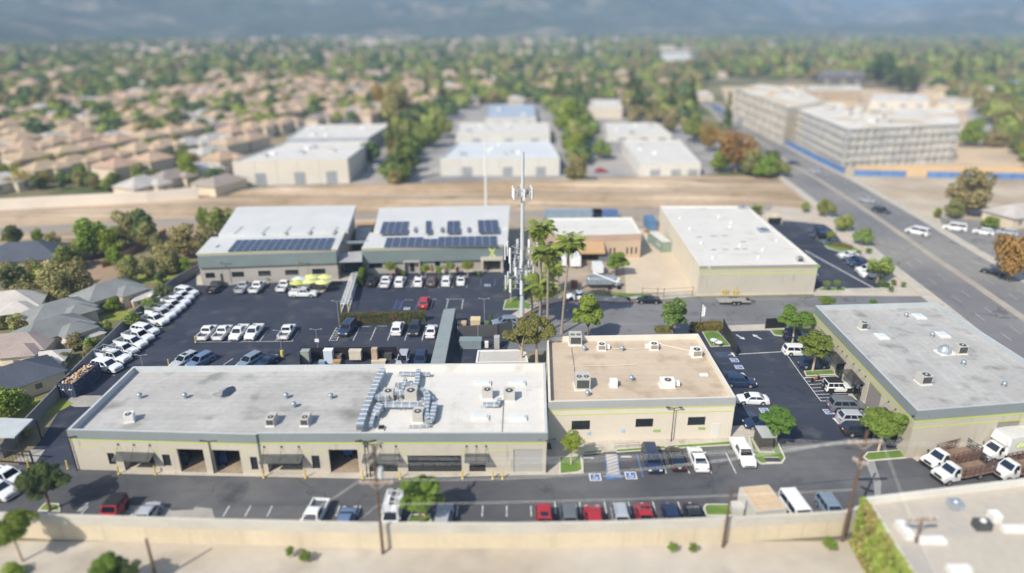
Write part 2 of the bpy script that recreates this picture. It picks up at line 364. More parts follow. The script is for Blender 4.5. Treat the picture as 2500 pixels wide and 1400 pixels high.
# yard of the tan building and its concrete apron
sheet('gravel_yard', [(1240, 520), (1680, 520), (1712, 716), (1560, 716), (1310, 740), (1240, 660)], .016, gravel)
sheet('yard_apron', [(1525, 655), (1540, 560), (1632, 560), (1708, 716), (1528, 716)], .022, concy)
sheet('east_forecourt', [(1850, 500), (2075, 520), (2200, 640), (2310, 728), (1990, 728), (1960, 640)], .016, mat('forecourt_gravel', (.52, .46, .38), .95, .12, .3))
sheet('east_lot', [(1870, 532), (1890, 536), (2012, 548), (2030, 560), (2160, 715), (1980, 717), (1960, 640), (1860, 560)], .022, asph_new)
# street
sheet('street', [(1235, 860), (1262, 792), (1310, 752), (1390, 735), (1540, 740), (1705, 727), (2000, 722), (2305, 724), (2420, 830), (2100, 850), (1990, 790), (1900, 803), (1700, 808), (1500, 870)], .026, asph_str)
b = MB()
def strip(pts, wpx, z0, z1, mb, side=1):       # raised strip along a pixel polyline, wpx metres wide
    P = [G(*p) for p in pts]
    for i in range(len(P) - 1):
        d = (P[i + 1] - P[i]); n = Vector((-d.y, d.x)).normalized() * wpx * side
        mb.prism([P[i], P[i + 1], P[i + 1] + n, P[i] + n], z0, z1)
strip([(1385, 734), (1540, 740), (1600, 733), (1705, 724), (2000, 719), (2230, 715)], 2.6, 0, .14, b)
strip([(1385, 734), (1310, 752), (1270, 778)], 2.2, 0, .14, b, -1)
tag(b.build('sidewalk', conc), kind='structure')
b = MB(); strip([(1270, 778), (1310, 752), (1385, 735), (1540, 741), (1600, 734)], .22, 0, .17, b, 1)
tag(b.build('red_kerb', redp), kind='structure')
# lots
sheet('back_lot', [(40, 1140), (100, 1075), (180, 945), (420, 690), (482, 640), (1240, 610), (1300, 690), (1262, 792), (1240, 900), (1330, 1000), (1330, 1100), (160, 1145)], .020, asph_new)
sheet('front_lot', [(-700, 1110), (60, 1136), (700, 1140), (1300, 1150), (1345, 1060), (1700, 1060), (2300, 1090), (2900, 1040), (2900, 1250), (2300, 1316), (-700, 1316)], .032, asph_old)
sheet('side_lot', [(1680, 806), (1905, 800), (2010, 830), (2260, 1125), (2100, 1140), (1780, 1100), (1740, 900)], .026, asph_new)
sheet('alley', [(-900, 1322), (2700, 1322), (2900, 1800), (-900, 1800)], .010, mat('alley_paving', (.50, .46, .40), .95, .12, .06, .2, 6, col2=(.42, .36, .28), stain=((.34, .30, .25), .12, .56, .72)))
sheet('drive_apron', [(1775, 795), (1912, 790), (1917, 806), (1786, 809)], .034, conc)
sheet('ramp_slab', [(157, 986), (170, 966), (248, 966), (232, 992), (210, 994), (182, 994), (170, 989)], .026, concd)
sheet('gate_slab', [(75, 1098), (110, 1098), (88, 1128), (30, 1128)], .026, concd)
sheet('parking_slab', [(300, 1233), (412, 1240), (418, 1247), (470, 1245), (478, 1238), (517, 1242), (535, 1300), (230, 1300)], .038, concd)
# concrete strip in front of the long building
b = MB(); f0 = [(190, 1144), (288, 1145), (290, 1158), (900, 1170), (1364, 1160), (1364, 1100), (900, 1100), (190, 1110)]
b.prism([G(*p) for p in f0], 0, .13); tag(b.build('front_walkway', conc), kind='structure')
b = MB(); b.prism([G(*p) for p in [(480, 697), (560, 697), (610, 690), (860, 686), (860, 655), (480, 660)]], 0, .12)
b.prism([G(*p) for p in [(890, 668), (1230, 664), (1230, 640), (890, 640)]], 0, .12); tag(b.build('solar_walkway', conc), kind='structure')
sheet('cafe_terrace', [(738, 712), (790, 714), (815, 680), (765, 678), (715, 690)], .13, conc)
b = MB(); b.prism([G(*p) for p in [(1364, 1160), (1425, 1157), (1424, 1108), (1900, 1083), (1830, 1040), (1340, 1070)]], 0, .14)
b.prism([G(*p) for p in [(1990, 800), (2035, 905), (2115, 1040), (2240, 1128), (2262, 1110), (2160, 1000), (2040, 860)]], 0, .12)
tag(b.build('side_walkway', conc), kind='structure')
b = MB(); P1 = [G(*p) for p in [(1478, 1112), (1508, 1111), (1514, 1162), (1481, 1163)]]; b.poly([(*p, .15) for p in P1])
tag(b.build('access_ramp', conc), kind='structure')
# lawns with kerbs
lawn, kerb = MB(), MB()
def island(pts, z=.15, kw=.20, gmb=lawn):
    P = [G(*p) for p in pts]; n = len(P); c = sum(P, Vector((0, 0))) / n
    ar = sum(P[i].x * P[(i + 1) % n].y - P[(i + 1) % n].x * P[i].y for i in range(n))
    if ar < 0: P = P[::-1]
    kerb.prism(P, 0, z); I = []
    for i in range(n):
        e0 = (P[i] - P[i - 1]).normalized(); e1 = (P[(i + 1) % n] - P[i]).normalized()
        k = (Vector((-e0.y, e0.x)) + Vector((-e1.y, e1.x))).normalized() * kw * 1.1; I.append(P[i] + k)
    gmb.poly([(*p, z + .006) for p in I]); return I
def rr(x0, x1, y0, y1, r=8, sk=0):      # rounded quad in pixels, sk skews the top
    return [(x0 + sk, y0), (x1 - r + sk, y0), (x1 + sk, y0 + r), (x1, y1 - r), (x1 - r, y1), (x0 + r, y1), (x0, y1 - r)]
island([(1365, 1118), (1418, 1114), (1424, 1149), (1412, 1156), (1366, 1160)])
island([(1424, 1105), (1472, 1101), (1472, 1107), (1426, 1111)], kw=.1)
island([(1502, 1100), (1790, 1079), (1794, 1087), (1506, 1106)], kw=.1)
island([(1826, 1068), (1890, 1063), (1918, 1121), (1910, 1133), (1858, 1135), (1842, 1124)])
island([(1714, 812), (1752, 810), (1784, 846), (1735, 848)], kw=.12)
island([(1878, 806), (1915, 806), (1915, 823), (1890, 820)])
island([(1918, 850), (1950, 846), (1952, 860), (1930, 862)])
island([(1962, 908), (2034, 904), (2040, 916), (1968, 920)])
island([(2020, 978), (2052, 975), (2058, 985), (2024, 992)])
island([(2106, 1118), (2116, 1106), (2200, 1100), (2214, 1120), (2120, 1128)])
island([(992, 1278), (1002, 1258), (1050, 1257), (1054, 1278)])
island([(92, 1250), (110, 1230), (145, 1232), (148, 1250)])
island([(1724, 1262), (1716, 1243), (1722, 1233), (1822, 1233), (1826, 1262)])
island([(1228, 757), (1233, 735), (1262, 726), (1300, 745), (1290, 756)])
island([(2020, 607), (2012, 600), (2062, 592), (2100, 612), (2052, 616)])
island([(1996, 708), (2005, 712), (2066, 712), (2062, 704), (2008, 703)])
strawb = MB()
strip([(1500, 722), (1590, 727)], 1.2, .13, .15, lawn)
tag(kerb.build('kerbs', curbm), kind='structure'); tag(lawn.build('lawn', grass), kind='structure')
b = MB(); b.poly([(*G(x, y), .012) for x, y in [(1358, 735), (1520, 712), (1590, 722), (1400, 728)]]); 
sheet('scrub_lot', [(1290, 700), (1525, 715), (1550, 728), (1400, 728), (1310, 742)], .019, mat('scrub_soil', (.34, .25, .16), .95, .2, .2, col2=(.2, .23, .08)))
sheet('alley_weeds', [(2105, 1225), (2125, 1230), (2300, 1500), (2210, 1500), (2100, 1300)], .03, grassd)
sheet('alley_grass', [(2100, 1215), (2112, 1215), (2160, 1290), (2290, 1500), (2180, 1500), (2105, 1290)], .036, grass)
# ---------------------------------------------------------------- painted markings
wl, bl = MB(), MB()
def line(mb, p, q, wd=.11, z=.042, world=False):
    a, c = (p, q) if world else (G(*p), G(*q)); d = (c - a).normalized(); n = Vector((-d.y, d.x)) * wd / 2
    mb.poly([(*(a - n), z), (*(c - n), z), (*(c + n), z), (*(a + n), z)])
def stalls(xs, y0, y1, mb=wl, z=.042):          # +Y stall lines; xs at row y0
    for x in xs:
        a = G(x, y0); dep = G(x, y1).y; line(mb, a, Vector((a.x, dep)), z=z, world=True)
stalls([501, 536, 571, 605, 637, 671], 710, 691); stalls([922, 957, 1036, 1070, 1104, 1139], 703, 683)
line(wl, (990, 703), (998, 684)); line(wl, (1004, 703), (1010, 685)); 
for k in range(4): line(wl, (991 + k * 1.5, 702 - k * 5), (1005 + k * 1.3, 700 - k * 5))
stalls([476, 514, 553, 592, 634, 673, 713], 833, 808, z=.030); line(wl, (474, 836), (714, 834), z=.031)
for p, q in [((502, 892), (528, 875)), ((545, 892), (569, 876)), ((660, 892), (680, 876))]: line(wl, p, q)
stalls([804, 862, 904, 946, 988, 1030], 832, 800, z=.030); 
for k in range(6): line(wl, (807 + k * 4.2, 828 - k * 6), (823 + k * 4.4, 824 - k * 6), z=.031)
line(wl, (804, 832), (822, 832), z=.031); line(wl, (822, 832), (834, 804), z=.03)
for x0, x1, y in [(881, 905, 798), (921, 945, 797), (987, 1008, 733), (1055, 1066, 731), (1088, 1132, 731)]: line(wl, (x0, y), (x1, y), z=.031)
stalls([1051, 1089, 1127], 755, 732, z=.030)
for x in (960, 975): line(bl, (x, 756), (x + 10, 733), z=.03)
for k in range(4): line(bl, (962 + k * 2.4, 752 - k * 5), (976 + k * 2.4, 752 - k * 5), z=.031)
line(bl, (1014, 757), (1023, 733), z=.03)
for x in (1173, 1207, 1230): line(bl, (x, 699), (x + 1.6, 683), z=.03)
stalls([1627, 1683, 1737, 1797], 1157, 1107); line(bl, (1570, 1166), (1555, 1110), .14)
line(bl, (1478, 1112), (1483, 1160), .12, .155); line(bl, (1507, 1111), (1513, 1158), .12, .155)
for k in range(6): line(bl, (1480 + k * .9, 1121 + k * 8), (1507 + k, 1112 + k * 8), .12, .155)
stalls([190, 196], 1250, 1228); 
for x in (193, 252, 318, 382, 545, 598, 652, 820, 872, 1115, 1177, 1237, 1297): stalls([x], 1262, 1236)
stalls([1357, 1419, 1481, 1541, 1602, 1665], 1256, 1226)
line(wl, (1778, 867), (1918, 859), .16, .034)
for k in range(8): line(wl, (1963 + k * 6.2, 924 + k * 8), (2052 + k * 5, 916 + k * 9), .11, .034)
line(wl, (1961, 923), (2004, 980), .11, .035); line(wl, (1961, 923), (2048, 919), .11, .036); line(wl, (2004, 980), (2030, 979), .11, .036)
for k in range(6): line(bl, (1748 + k * 13, 862 + 26 * k), (1795 + k * 11, 860 + 26 * k), .10, .034)
for i0, (x, y) in enumerate([(1745, 862), (1765, 905), (1805, 1004)]):
    for k in range(4): line(bl, (x + k * 8, y + 1), (x + k * 8 + 18, y + 12), .10, .035)
for p, q in [((1918, 862), (1960, 922)), ((1922, 868), (1945, 866)), ((1935, 893), (1965, 892)), ((1938, 898), (1968, 897))]: line(wl if p[0] < 1930 else bl, p, q, .11, .036)
for k in range(12): line(wl, (1896 - k * .0 + 22 - 22 + (1937 - 1896) + (k % 2) * 0 + 0, 552 + 0), (1937.5, 552), .01, .03) if k == 0 else None
for (x, y) in [(1947, 551), (1956, 558), (1964, 565), (1973, 573), (1982, 580), (1991, 588), (2000, 596), (2037, 624), (2047, 633), (2058, 643), (2070, 652), (2082, 662), (2094, 671), (2106, 680)]:
    line(wl, (x, y), (x + 40, y - 2), .1, .03)
line(wl, (1965, 612), (2155, 716), .3, .03); line(wl, (1908, 534), (1924, 546), .12, .03)
for (x, y) in [(342, 783 + 22), (230, 915)]: line(wl, (x, y), (x + 50, y + 2), .1, .03)
line(wl, (225, 914), (275, 917), .1, .03); line(wl, (372, 802), (397, 800), .1, .03)
def arrow(mb, px, py, ang, L=2.2, z=.034):
    o = G(px, py); c, s = math.cos(ang), math.sin(ang)
    for P in ([(-.14, -L / 2), (.14, -L / 2), (.14, .2), (-.14, .2)], [(-.5, .2), (.5, .2), (0, L / 2)]):
        mb.poly([(o.x + x * c - y * s, o.y + x * s + y * c, z) for x, y in P])
arrow(wl, 1808, 824, R(205)); arrow(wl, 1848, 823, R(25))
def badge(px, py, s=1.15, z=.044, rz=0):
    o = G(px, py); c, n = math.cos(rz), math.sin(rz)
    def T(x, y): return (o.x + (x * c - y * n) * s, o.y + (x * n + y * c) * s)
    def q(mb, x0, x1, y0, y1, zz): mb.poly([(*T(x, y), zz) for x, y in ((x0, y0), (x1, y0), (x1, y1), (x0, y1))])
    q(wl, -.62, .62, -.62, .62, z); q(bl, -.5, .5, -.5, .5, z + .004)
    q(wl, -.14, .0, .26, .40, z + .008); q(wl, -.12, -.02, -.12, .24, z + .008); q(wl, -.12, .22, -.12, -.02, z + .009); q(wl, .14, .24, -.34, -.02, z + .008)
    for k in range(9):
        a, e = R(150 + k * 24), R(150 + (k + 1) * 24)
        wl.poly([(*T(math.cos(t) * r - .04, math.sin(t) * r - .16), z + .010) for t, r in ((a, .26), (e, .26), (e, .19), (a, .19))])
for x, y in [(1453, 1166), (1540, 1162)]: badge(x, y)
for x, y in [(1793, 880), (1804, 897), (1866, 1003), (2023, 1006)]: badge(x, y, 1.05, .036, R(-90))
badge(993, 754, .95, .032); badge(1190, 697, .95, .032)
nb = [(1479, 1157), (1516, 1156), (1519, 1169), (1480, 1171)]; bl.poly([(*G(*p), .040) for p in nb])
for p, q in [((1786, 862), (1796, 872)), ((1811, 911), (1820, 921)), ((2035, 1021), (2050, 1036))]:
    a, c = G(*p), G(*q); line(wl, a, c, .45, .036, True)
tag(wl.build('white_markings', linep), kind='structure'); tag(bl.build('blue_markings', bluep), kind='structure')
def text(name, s, size, m, parent=None, loc=(0, 0, 0), rot=(0, 0, 0), ext=.01, sx=1):
    c = bpy.data.curves.new(name, 'FONT'); c.body = s; c.size = size; c.align_x = 'CENTER'; c.align_y = 'CENTER'; c.extrude = ext
    o = bpy.data.objects.new('tmp_text', c); COL.objects.link(o); dg = bpy.context.evaluated_depsgraph_get()
    me = bpy.data.meshes.new_from_object(o.evaluated_get(dg)); bpy.data.objects.remove(o); me.name = name
    me.materials.clear(); me.materials.append(m); ob = bpy.data.objects.new(name, me); COL.objects.link(ob)
    if parent is not None: ob.parent = parent
    ob.location = loc; ob.rotation_euler = rot; ob.scale = (sx, 1, 1); return ob
t_ = text('painted_words', 'NO PARKING', .42, linep, None, (*G(1498, 1163.5), .046), (0, 0, 0), .001); tag(t_, kind='structure')
# ================================================================ BUILDINGS
def wallseg(mb, a, b, z0, z1, ops=(), t=.3, m=0):
    d = (b - a); L = d.length; d = d / L; n = Vector((d.y, -d.x)); W = lambda s, z, o=0: (*(a + d * s - n * o), z)
    ss = sorted({0, L, *[o[0] for o in ops], *[o[1] for o in ops]}); zs = sorted({z0, z1, *[o[2] for o in ops], *[o[3] for o in ops]})
    for i in range(len(ss) - 1):
        for j in range(len(zs) - 1):
            sc, zc = (ss[i] + ss[i + 1]) / 2, (zs[j] + zs[j + 1]) / 2
            if any(o[0] < sc < o[1] and o[2] < zc < o[3] for o in ops): continue
            mb.poly([W(ss[i], zs[j]), W(ss[i + 1], zs[j]), W(ss[i + 1], zs[j + 1]), W(ss[i], zs[j + 1])], m)
    for s0, s1, za, zb in [o[:4] for o in ops]:
        mb.poly([W(s0, za), W(s0, zb), W(s0, zb, t), W(s0, za, t)], m); mb.poly([W(s1, za), W(s1, za, t), W(s1, zb, t), W(s1, zb)], m)
        mb.poly([W(s0, zb), W(s1, zb), W(s1, zb, t), W(s0, zb, t)], m); mb.poly([W(s0, za), W(s0, za, t), W(s1, za, t), W(s1, za)], m)
def offpoly(P, k):
    n = len(P); I = []
    for i in range(n):
        e0 = (P[i] - P[i - 1]).normalized(); e1 = (P[(i + 1) % n] - P[i]).normalized()
        n0 = Vector((-e0.y, e0.x)); n1 = Vector((-e1.y, e1.x)); q = (n0 + n1); q = q / (q.length_squared / 2) if q.length > .2 else n0
        I.append(P[i] + q * k)
    return I
def face_rect(mb, a, b, s0, s1, z0, z1, o=.02, t=.02, m=0):   # thin slab proud of wall face
    d = (b - a).normalized(); n = Vector((d.y, -d.x)); p, q = a + d * s0, a + d * s1
    mb.prism([p + n * (o - t), p + n * o, q + n * o, q + n * (o - t)][::-1], z0, z1)
    k = len(mb.f); mb.poly([(*(p + n * (o - t)), z0), (*(q + n * (o - t)), z0), (*(q + n * o), z0), (*(p + n * o), z0)])
def shell(root, P, h, par, wm, rm, openings=None, parm=None, t=.3, roofs=None, capm=None):
    """walls with openings, roof sheet, parapet ring. P counter-clockwise from front-left."""
    openings = openings or {}; n = len(P); mb = MB()
    for i in range(n): wallseg(mb, P[i], P[(i + 1) % n], 0, h, openings.get(i, ()))
    mb.build('wall', wm, root, True)
    I = offpoly(P, t); zr = h - par; r = MB(); r.poly([(*p, zr) for p in P]); ro = None
    if not roofs: ro = r.build('roof', rm, root, True)
    if par > 0:
        k = MB()
        for i in range(n):
            j = (i + 1) % n; k.poly([(*P[i], h), (*P[j], h), (*I[j], h), (*I[i], h)]); k.poly([(*I[i], zr), (*I[j], zr), (*I[j], h), (*I[i], h)])
        k.build('parapet', parm or rm, root, True)
    return I, zr
def bandstrip(root, P, edges, z0, z1, m, name='fascia_band', o=.04, t=.06):
    k = MB(); n = len(P)
    for i in edges: face_rect(k, P[i], P[(i + 1) % n], -o, (P[(i + 1) % n] - P[i]).length + o, z0, z1, o, t)
    return k.build(name, m, root, True)
def pane(root, a, b, s0, s1, z0, z1, name='window', m=glassm, inset=.14, mull=0, bars=0, fm=darkm, ft=.07):
    """glazed opening: frame part with panes as a sub-part"""
    d = (b - a).normalized(); n = Vector((d.y, -d.x)); W = lambda s, z, o: Vector((*(a + d * s - n * o), z)); f = MB()
    for p, q in (((s0, z0), (s1, z0)), ((s0, z1), (s1, z1)), ((s0, z0), (s0, z1)), ((s1, z0), (s1, z1))):
        f.bar(W(*p, inset), W(*q, inset), ft)
    for k in range(mull): s = s0 + (s1 - s0) * (k + 1) / (mull + 1); f.bar(W(s, z0, inset), W(s, z1, inset), ft)
    for k in range(bars): z = z0 + (z1 - z0) * (k + 1) / (bars + 1); f.bar(W(s0, z, inset), W(s1, z, inset), ft)
    fo = f.build(name, fm, root, True); g = MB(); g.poly([tuple(W(s0, z0, inset + .03)), tuple(W(s1, z0, inset + .03)), tuple(W(s1, z1, inset + .03)), tuple(W(s0, z1, inset + .03))])
    g.build('pane', m, fo, True); return fo
def slab(root, a, b, s0, s1, z0, z1, name, m, inset=.12):
    d = (b - a).normalized(); n = Vector((d.y, -d.x)); k = MB(); W = lambda s, z, o: (*(a + d * s - n * o), z)
    nn = max(1, int((z1 - z0) / .3)) if 'roller' in name else 1
    for i in range(nn):
        za, zb = z0 + (z1 - z0) * i / nn, z0 + (z1 - z0) * (i + 1) / nn
        k.poly([W(s0, za, inset), W(s1, za, inset), W(s1, zb, inset - (.03 if nn > 1 else 0)), W(s0, zb, inset - (.03 if nn > 1 else 0))])
        if nn > 1: k.poly([W(s0, zb, inset), W(s1, zb, inset), W(s1, zb, inset - .03), W(s0, zb, inset - .03)])
    return k.build(name, m, root, True)
def awning(root, a, b, s0, s1, z, drop=.35, out=1.3, m=None):
    d = (b - a).normalized(); n = Vector((d.y, -d.x)); f = MB(); k = int((s1 - s0) / .32)
    for i in range(k):
        u0, u1 = s0 + (s1 - s0) * i / k, s0 + (s1 - s0) * (i + 1) / k; r = (u1 - u0) * .35
        p = lambda s, o, zz: (*(a + d * s + n * o), zz)
        f.poly([p(u0, .05, z), p(u1 - r, .05, z), p(u1 - r, out, z - drop), p(u0, out, z - drop)]); f.poly([p(u1 - r, .05, z + .05), p(u1, .05, z + .05), p(u1, out, z - drop + .05), p(u1 - r, out, z - drop + .05)])
        f.poly([p(u1 - r, .05, z), p(u1 - r, .05, z + .05), p(u1 - r, out, z - drop + .05), p(u1 - r, out, z - drop)])
    f.poly([p(s0, out, z - drop), p(s1, out, z - drop), p(s1, out, z - drop - .15), p(s0, out, z - drop - .15)])
    ob = f.build('awning', m or mat('awning_metal', (.10, .105, .10), .6, .2, 2), root, True); r_ = MB()
    for q in (.08, .5, .92):
        r_ = MB(); s = s0 + (s1 - s0) * q; r_.tube([(*(a + d * s + n * out * .9), z - drop), (*(a + d * s + n * .05), z + 1.1)], .025, 4)
        r_.box(*(a + d * s + n * .06), z + 1.1, .18, .1, .18); r_.build('tie_rod', darkm, ob, True)
    return ob
def extrude_post(x, y): pass
# ---- A: long grey building
def corner(px, py, h): return G(px, py, h)
hA = HZ(G(190, 1147), 1050); 
PA = [corner(163, 1050, hA), corner(624, 1062, hA), corner(630, 1059, hA), corner(1337, 1058, hA), corner(1331, 886, hA), corner(940, 889, hA), corner(325, 895, hA)]
A = thing('long_warehouse', 'long beige industrial building with grey roof, open garage bays and dark awnings', 'building', (*((PA[0] + PA[3]) / 2), 0))
fa, fb = PA[2], PA[3]; fa0, fb0 = PA[0], PA[1]
def sxA(px, seg, z=.1): return SX(PA[seg], PA[seg + 1], px, z)
zt = hA * .58; zd = hA * .60; zw = hA * .45
opA0, opA2 = [], []
for (x0, x1, z0, z1, kind) in [(268, 285, .9, zw, 'w'), (307, 383, .1, zw, 'e'), (401, 420, .9, zw, 'w'), (443, 506, .1, zd, 'g'), (528, 594, .1, zd, 'g'), (615, 632, .7, zw, 'w')]:
    s0, s1 = sxA(x0, 0, z0), sxA(x1, 0, z0); s1 = min(s1, (fb0 - fa0).length - .05); opA0.append((s0, s1, z0, z1, kind))
for (x0, x1, z0, z1, kind) in [(657, 741, .1, zw, 'e'), (764, 783, .7, zw, 'w'), (808, 878, .1, zd, 'g'), (902, 972, .2, zw, 'd'), (997, 1128, .2, zw, 's'), (1146, 1186, .2, zw, 'd'), (1254, 1324, .1, zd, 'r')]:
    opA2.append((sxA(x0, 2, z0), sxA(x1, 2, z0), z0, z1, kind))
IA, zrA = shell(A, PA, hA, .85, wallg, roofg, {0: opA0, 2: opA2}, roofs=True, parm=mat('parapet_inner', (.50, .53, .55), .85, .08, .5))
k = MB(); sp0, sp1 = G(880, 1058, zrA), G(940, 896, zrA)
k.poly([(*p, zrA) for p in [PA[0], PA[1], PA[2], sp0 + Vector((0, -.6)), sp1 + Vector((0, .4)), PA[6]]]); k.build('roof', roofg, A, True)
k = MB(); k.poly([(*p, zrA) for p in [sp0 + Vector((0, -.6)), PA[3], PA[4], sp1 + Vector((0, .4))]]); tag(k.build('roof', roofw, A, True), 'white coated roof section')
k = MB(); q0, q1 = PA[4], Vector(PA[5]); k.poly([(*(PA[4] + Vector((-.31, -.31))), hA + .005), (*(PA[5] + Vector((0, -.31))), hA + .005), (*(PA[5] + Vector((0, -.34))), zrA), (*(PA[4] + Vector((-.31, -.34))), zrA)])
k.build('parapet', roofw, A, True)
bz = hA * .785
bandstrip(A, PA, [0, 1, 2], bz, hA + .01, band); bandstrip(A, PA, [0, 1, 2], bz - .17, bz, lime, 'lime_stripe')
def thinlime(root, a, b, ops, z, skip=()):
    k = MB(); L = (b - a).length; cuts = sorted([(o[0] - .25, o[1] + .25) for o in ops]); s = .5; g = .05
    for c0, c1 in cuts:
        if c0 > s: face_rect(k, a, b, s, c0, z - .04, z + .04, .015, .02)
        s = c1
    if L - .1 > s: face_rect(k, a, b, s, L - .1, z - .04, z + .04, .015, .02)
    for o in ops:
        if o[4] in 'gr': continue
        for q in (o[0] - .25, o[1] + .25): face_rect(k, a, b, q - .04, q + .04, max(o[3], zw) - .0, z + .04, .015, .02)
    k.build('lime_stripe', lime, root, True, split=True)
thinlime(A, fa0, fb0, opA0, zt); thinlime(A, fa, fb, opA2, zt)
ipan = mat('interior_tan', (.40, .30, .2), .9, .2, 1)
for ops, (a, b) in ((opA0, (fa0, fb0)), (opA2, (fa, fb))):
    for s0, s1, z0, z1, kd in ops:
        if kd == 'w': pane(A, a, b, s0, s1, z0, z1, m=glassm if s0 % 3 < 2.2 else glasst)
        elif kd == 'r': slab(A, a, b, s0, s1, z0, z1, 'roller_door', mat('roller_grey', (.42, .42, .40), .7, .04, 1))
        elif kd == 's': pane(A, a, b, s0, s1, z0, z1, 'storefront', mull=3, bars=1)
        elif kd == 'd': pane(A, a, b, s0, s1, z0, z1, 'glass_door', mull=2 if s1 - s0 > 3 else 1); awning(A, a, b, s0 - .5, s1 + .3, zw + .3)
        elif kd == 'e':
            d = (b - a).normalized(); n = Vector((d.y, -d.x)); kk = MB()    # recessed entry
            q = [a + d * s0, a + d * s1]; qi = [p - n * 1.5 for p in q]
            kk.poly([(*q[0], z0), (*qi[0], z0), (*qi[0], z1), (*q[0], z1)]); kk.poly([(*q[1], z0), (*qi[1], z0), (*qi[1], z1), (*q[1], z1)])
            kk.poly([(*q[0], z1), (*q[1], z1), (*qi[1], z1), (*qi[0], z1)]); kk.poly([(*q[0], .14), (*q[1], .14), (*qi[1], .14), (*qi[0], .14)])
            kk.build('entry_recess', wallg, A, True); pane(A, a - n * 1.5, b - n * 1.5, s0, s1, z0 + .05, z1, 'glass_door', mull=3, bars=0, m=glasst)
            awning(A, a, b, s0 - .5, s1 + .25, zw + .25)
        elif kd == 'g':
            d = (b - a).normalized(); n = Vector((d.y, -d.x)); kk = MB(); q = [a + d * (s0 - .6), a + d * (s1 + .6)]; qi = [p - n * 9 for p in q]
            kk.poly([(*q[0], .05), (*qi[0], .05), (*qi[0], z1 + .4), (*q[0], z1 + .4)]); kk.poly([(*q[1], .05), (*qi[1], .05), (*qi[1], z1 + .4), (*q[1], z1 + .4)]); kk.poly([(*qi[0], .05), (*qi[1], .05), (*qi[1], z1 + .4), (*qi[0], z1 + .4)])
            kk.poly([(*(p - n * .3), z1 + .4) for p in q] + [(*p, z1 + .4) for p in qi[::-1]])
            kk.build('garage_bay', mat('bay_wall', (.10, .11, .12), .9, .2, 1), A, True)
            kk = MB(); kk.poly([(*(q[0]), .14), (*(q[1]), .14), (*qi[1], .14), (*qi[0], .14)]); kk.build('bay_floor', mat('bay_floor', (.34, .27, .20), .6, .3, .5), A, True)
# things inside the bays
for (px, py, lab, c) in [(548, 1118, 'dark blue work trolley standing inside the second open bay', (.03, .06, .16)), (852, 1098, 'blue machine cabinet deep inside the easternmost open bay', (.05, .14, .42)), (452, 1118, 'dark equipment rack inside the first open bay', (.05, .07, .08))]:
    t = thing('workshop_machine', lab, 'machine', (*G(px, py + 15), .14)); k = MB(); k.box(0, 0, .8, 1.1, .8, 1.2, .1); k.box(.1, 0, 1.6, .7, .6, .5, .1); k.build('cabinet', mat('machine_paint' + str(px), c, .5), t)
    k = MB(); [k.cyl(x, -.42, .0, .25, .16) for x in (-.4, .4)]; k.build('wheel', tyre, t); k = MB(); k.tube([(-.5, .3, 1.3), (-.6, .3, 2.1), (.3, .3, 2.2)], .05); k.build('handle', galv, t)
# bollard pairs, downpipes
def bollard(px, py, lab, h=1.15, lean=0):
    t = thing('bollard', lab, 'bollard', (*G(px, py, .13), .13), 0, 'yellow bollards guarding walls and doors'); k = MB(); k.cyl(0, 0, -.1, h, .09, .09, 10); k.dome(0, 0, h, .09, .06, 10, 3); k.build('post', yelp, t)
    k = MB(); k.cyl(0, 0, -.05, .03, .17, .17, 8); k.build('base_plate', yelp, t)
for px, py, lab in [(290, 1157, 'yellow bollard left of the westernmost awning of the long building'), (380, 1158, 'yellow bollard right of the westernmost awning'), (644, 1166, 'yellow bollard left of the central awning and its recessed door'), (746, 1167, 'yellow bollard right of the central awning'), (886, 1168, 'yellow bollard beside the lamp posts at the last open bay'), (977, 1169, 'yellow bollard left of the wide dark storefront'), (1129, 1168, 'yellow bollard right of the wide dark storefront'), (1203, 1169, 'yellow bollard before the meter boxes, the left of two'), (1227, 1169, 'yellow bollard before the meter boxes, the right of two'), (70, 1140, 'leaning yellow bollard beside the black yard gate'), (166, 1144, 'yellow bollard at the left corner of the long building'), (478, 836, 'short yellow bollard at the corner of the painted pickup stalls'), (413, 893, 'yellow bollard tip beyond the left parapet of the grey roof')]:
    bollard(px, py, lab)
t = thing('meter_box', 'white electric meter boxes on the wall beside the closed roller door', 'meter box', (*G(1222, 1148), 0)); k = MB(); k.box(0, 0, 1.5, .8, .3, 1.8); k.box(-1.1, .02, 1.3, .55, .25, 1.3); k.build('cabinet', wallwh, t)
k = MB(); [k.cyl(x, -.18, z, z + .02, .1) for x, z in ((-.2, 1.6), (.2, 1.6), (-.2, 2.1), (.2, 2.1))]; k.build('meter', hvacw, t)
# ---- B: tan-roofed building
hB = HZ(G(1794, 1068), 971) * 1.02
PB = [corner(1339, 982, hB), corner(1797, 971, hB), corner(1704, 815, hB), corner(1335, 822, hB)]
B = thing('tan_roof_building', 'square cream building with flat tan roof and lime wall stripes', 'building', (*((PB[0] + PB[2]) / 2), 0))
opB = [(SX(PB[0], PB[1], x0, z0), SX(PB[0], PB[1], x1, z0), z0, z1) for x0, x1, z0, z1 in [(1395, 1440, hB * .30, hB * .53), (1551, 1594, hB * .33, hB * .54), (1678, 1721, hB * .34, hB * .55)]]
shell(B, PB, hB, .8, mat('stucco_pale', (.68, .62, .52), .9, .04, .2), rooft, {0: opB}, parm=mat('parapet_cream', (.70, .66, .58), .85, .06, .4))
for o in opB: pane(B, PB[0], PB[1], *o, m=glassm)
bandstrip(B, PB, [0, 1], hB * .82, hB + .01, mat('band_pale', (.38, .395, .40), .8, .05, .3)); bandstrip(B, PB, [0, 1], hB * .795, hB * .82, lime, 'lime_stripe')
bandstrip(B, PB, [0, 1], hB * .665, hB * .685, lime, 'lime_stripe', .02, .03)
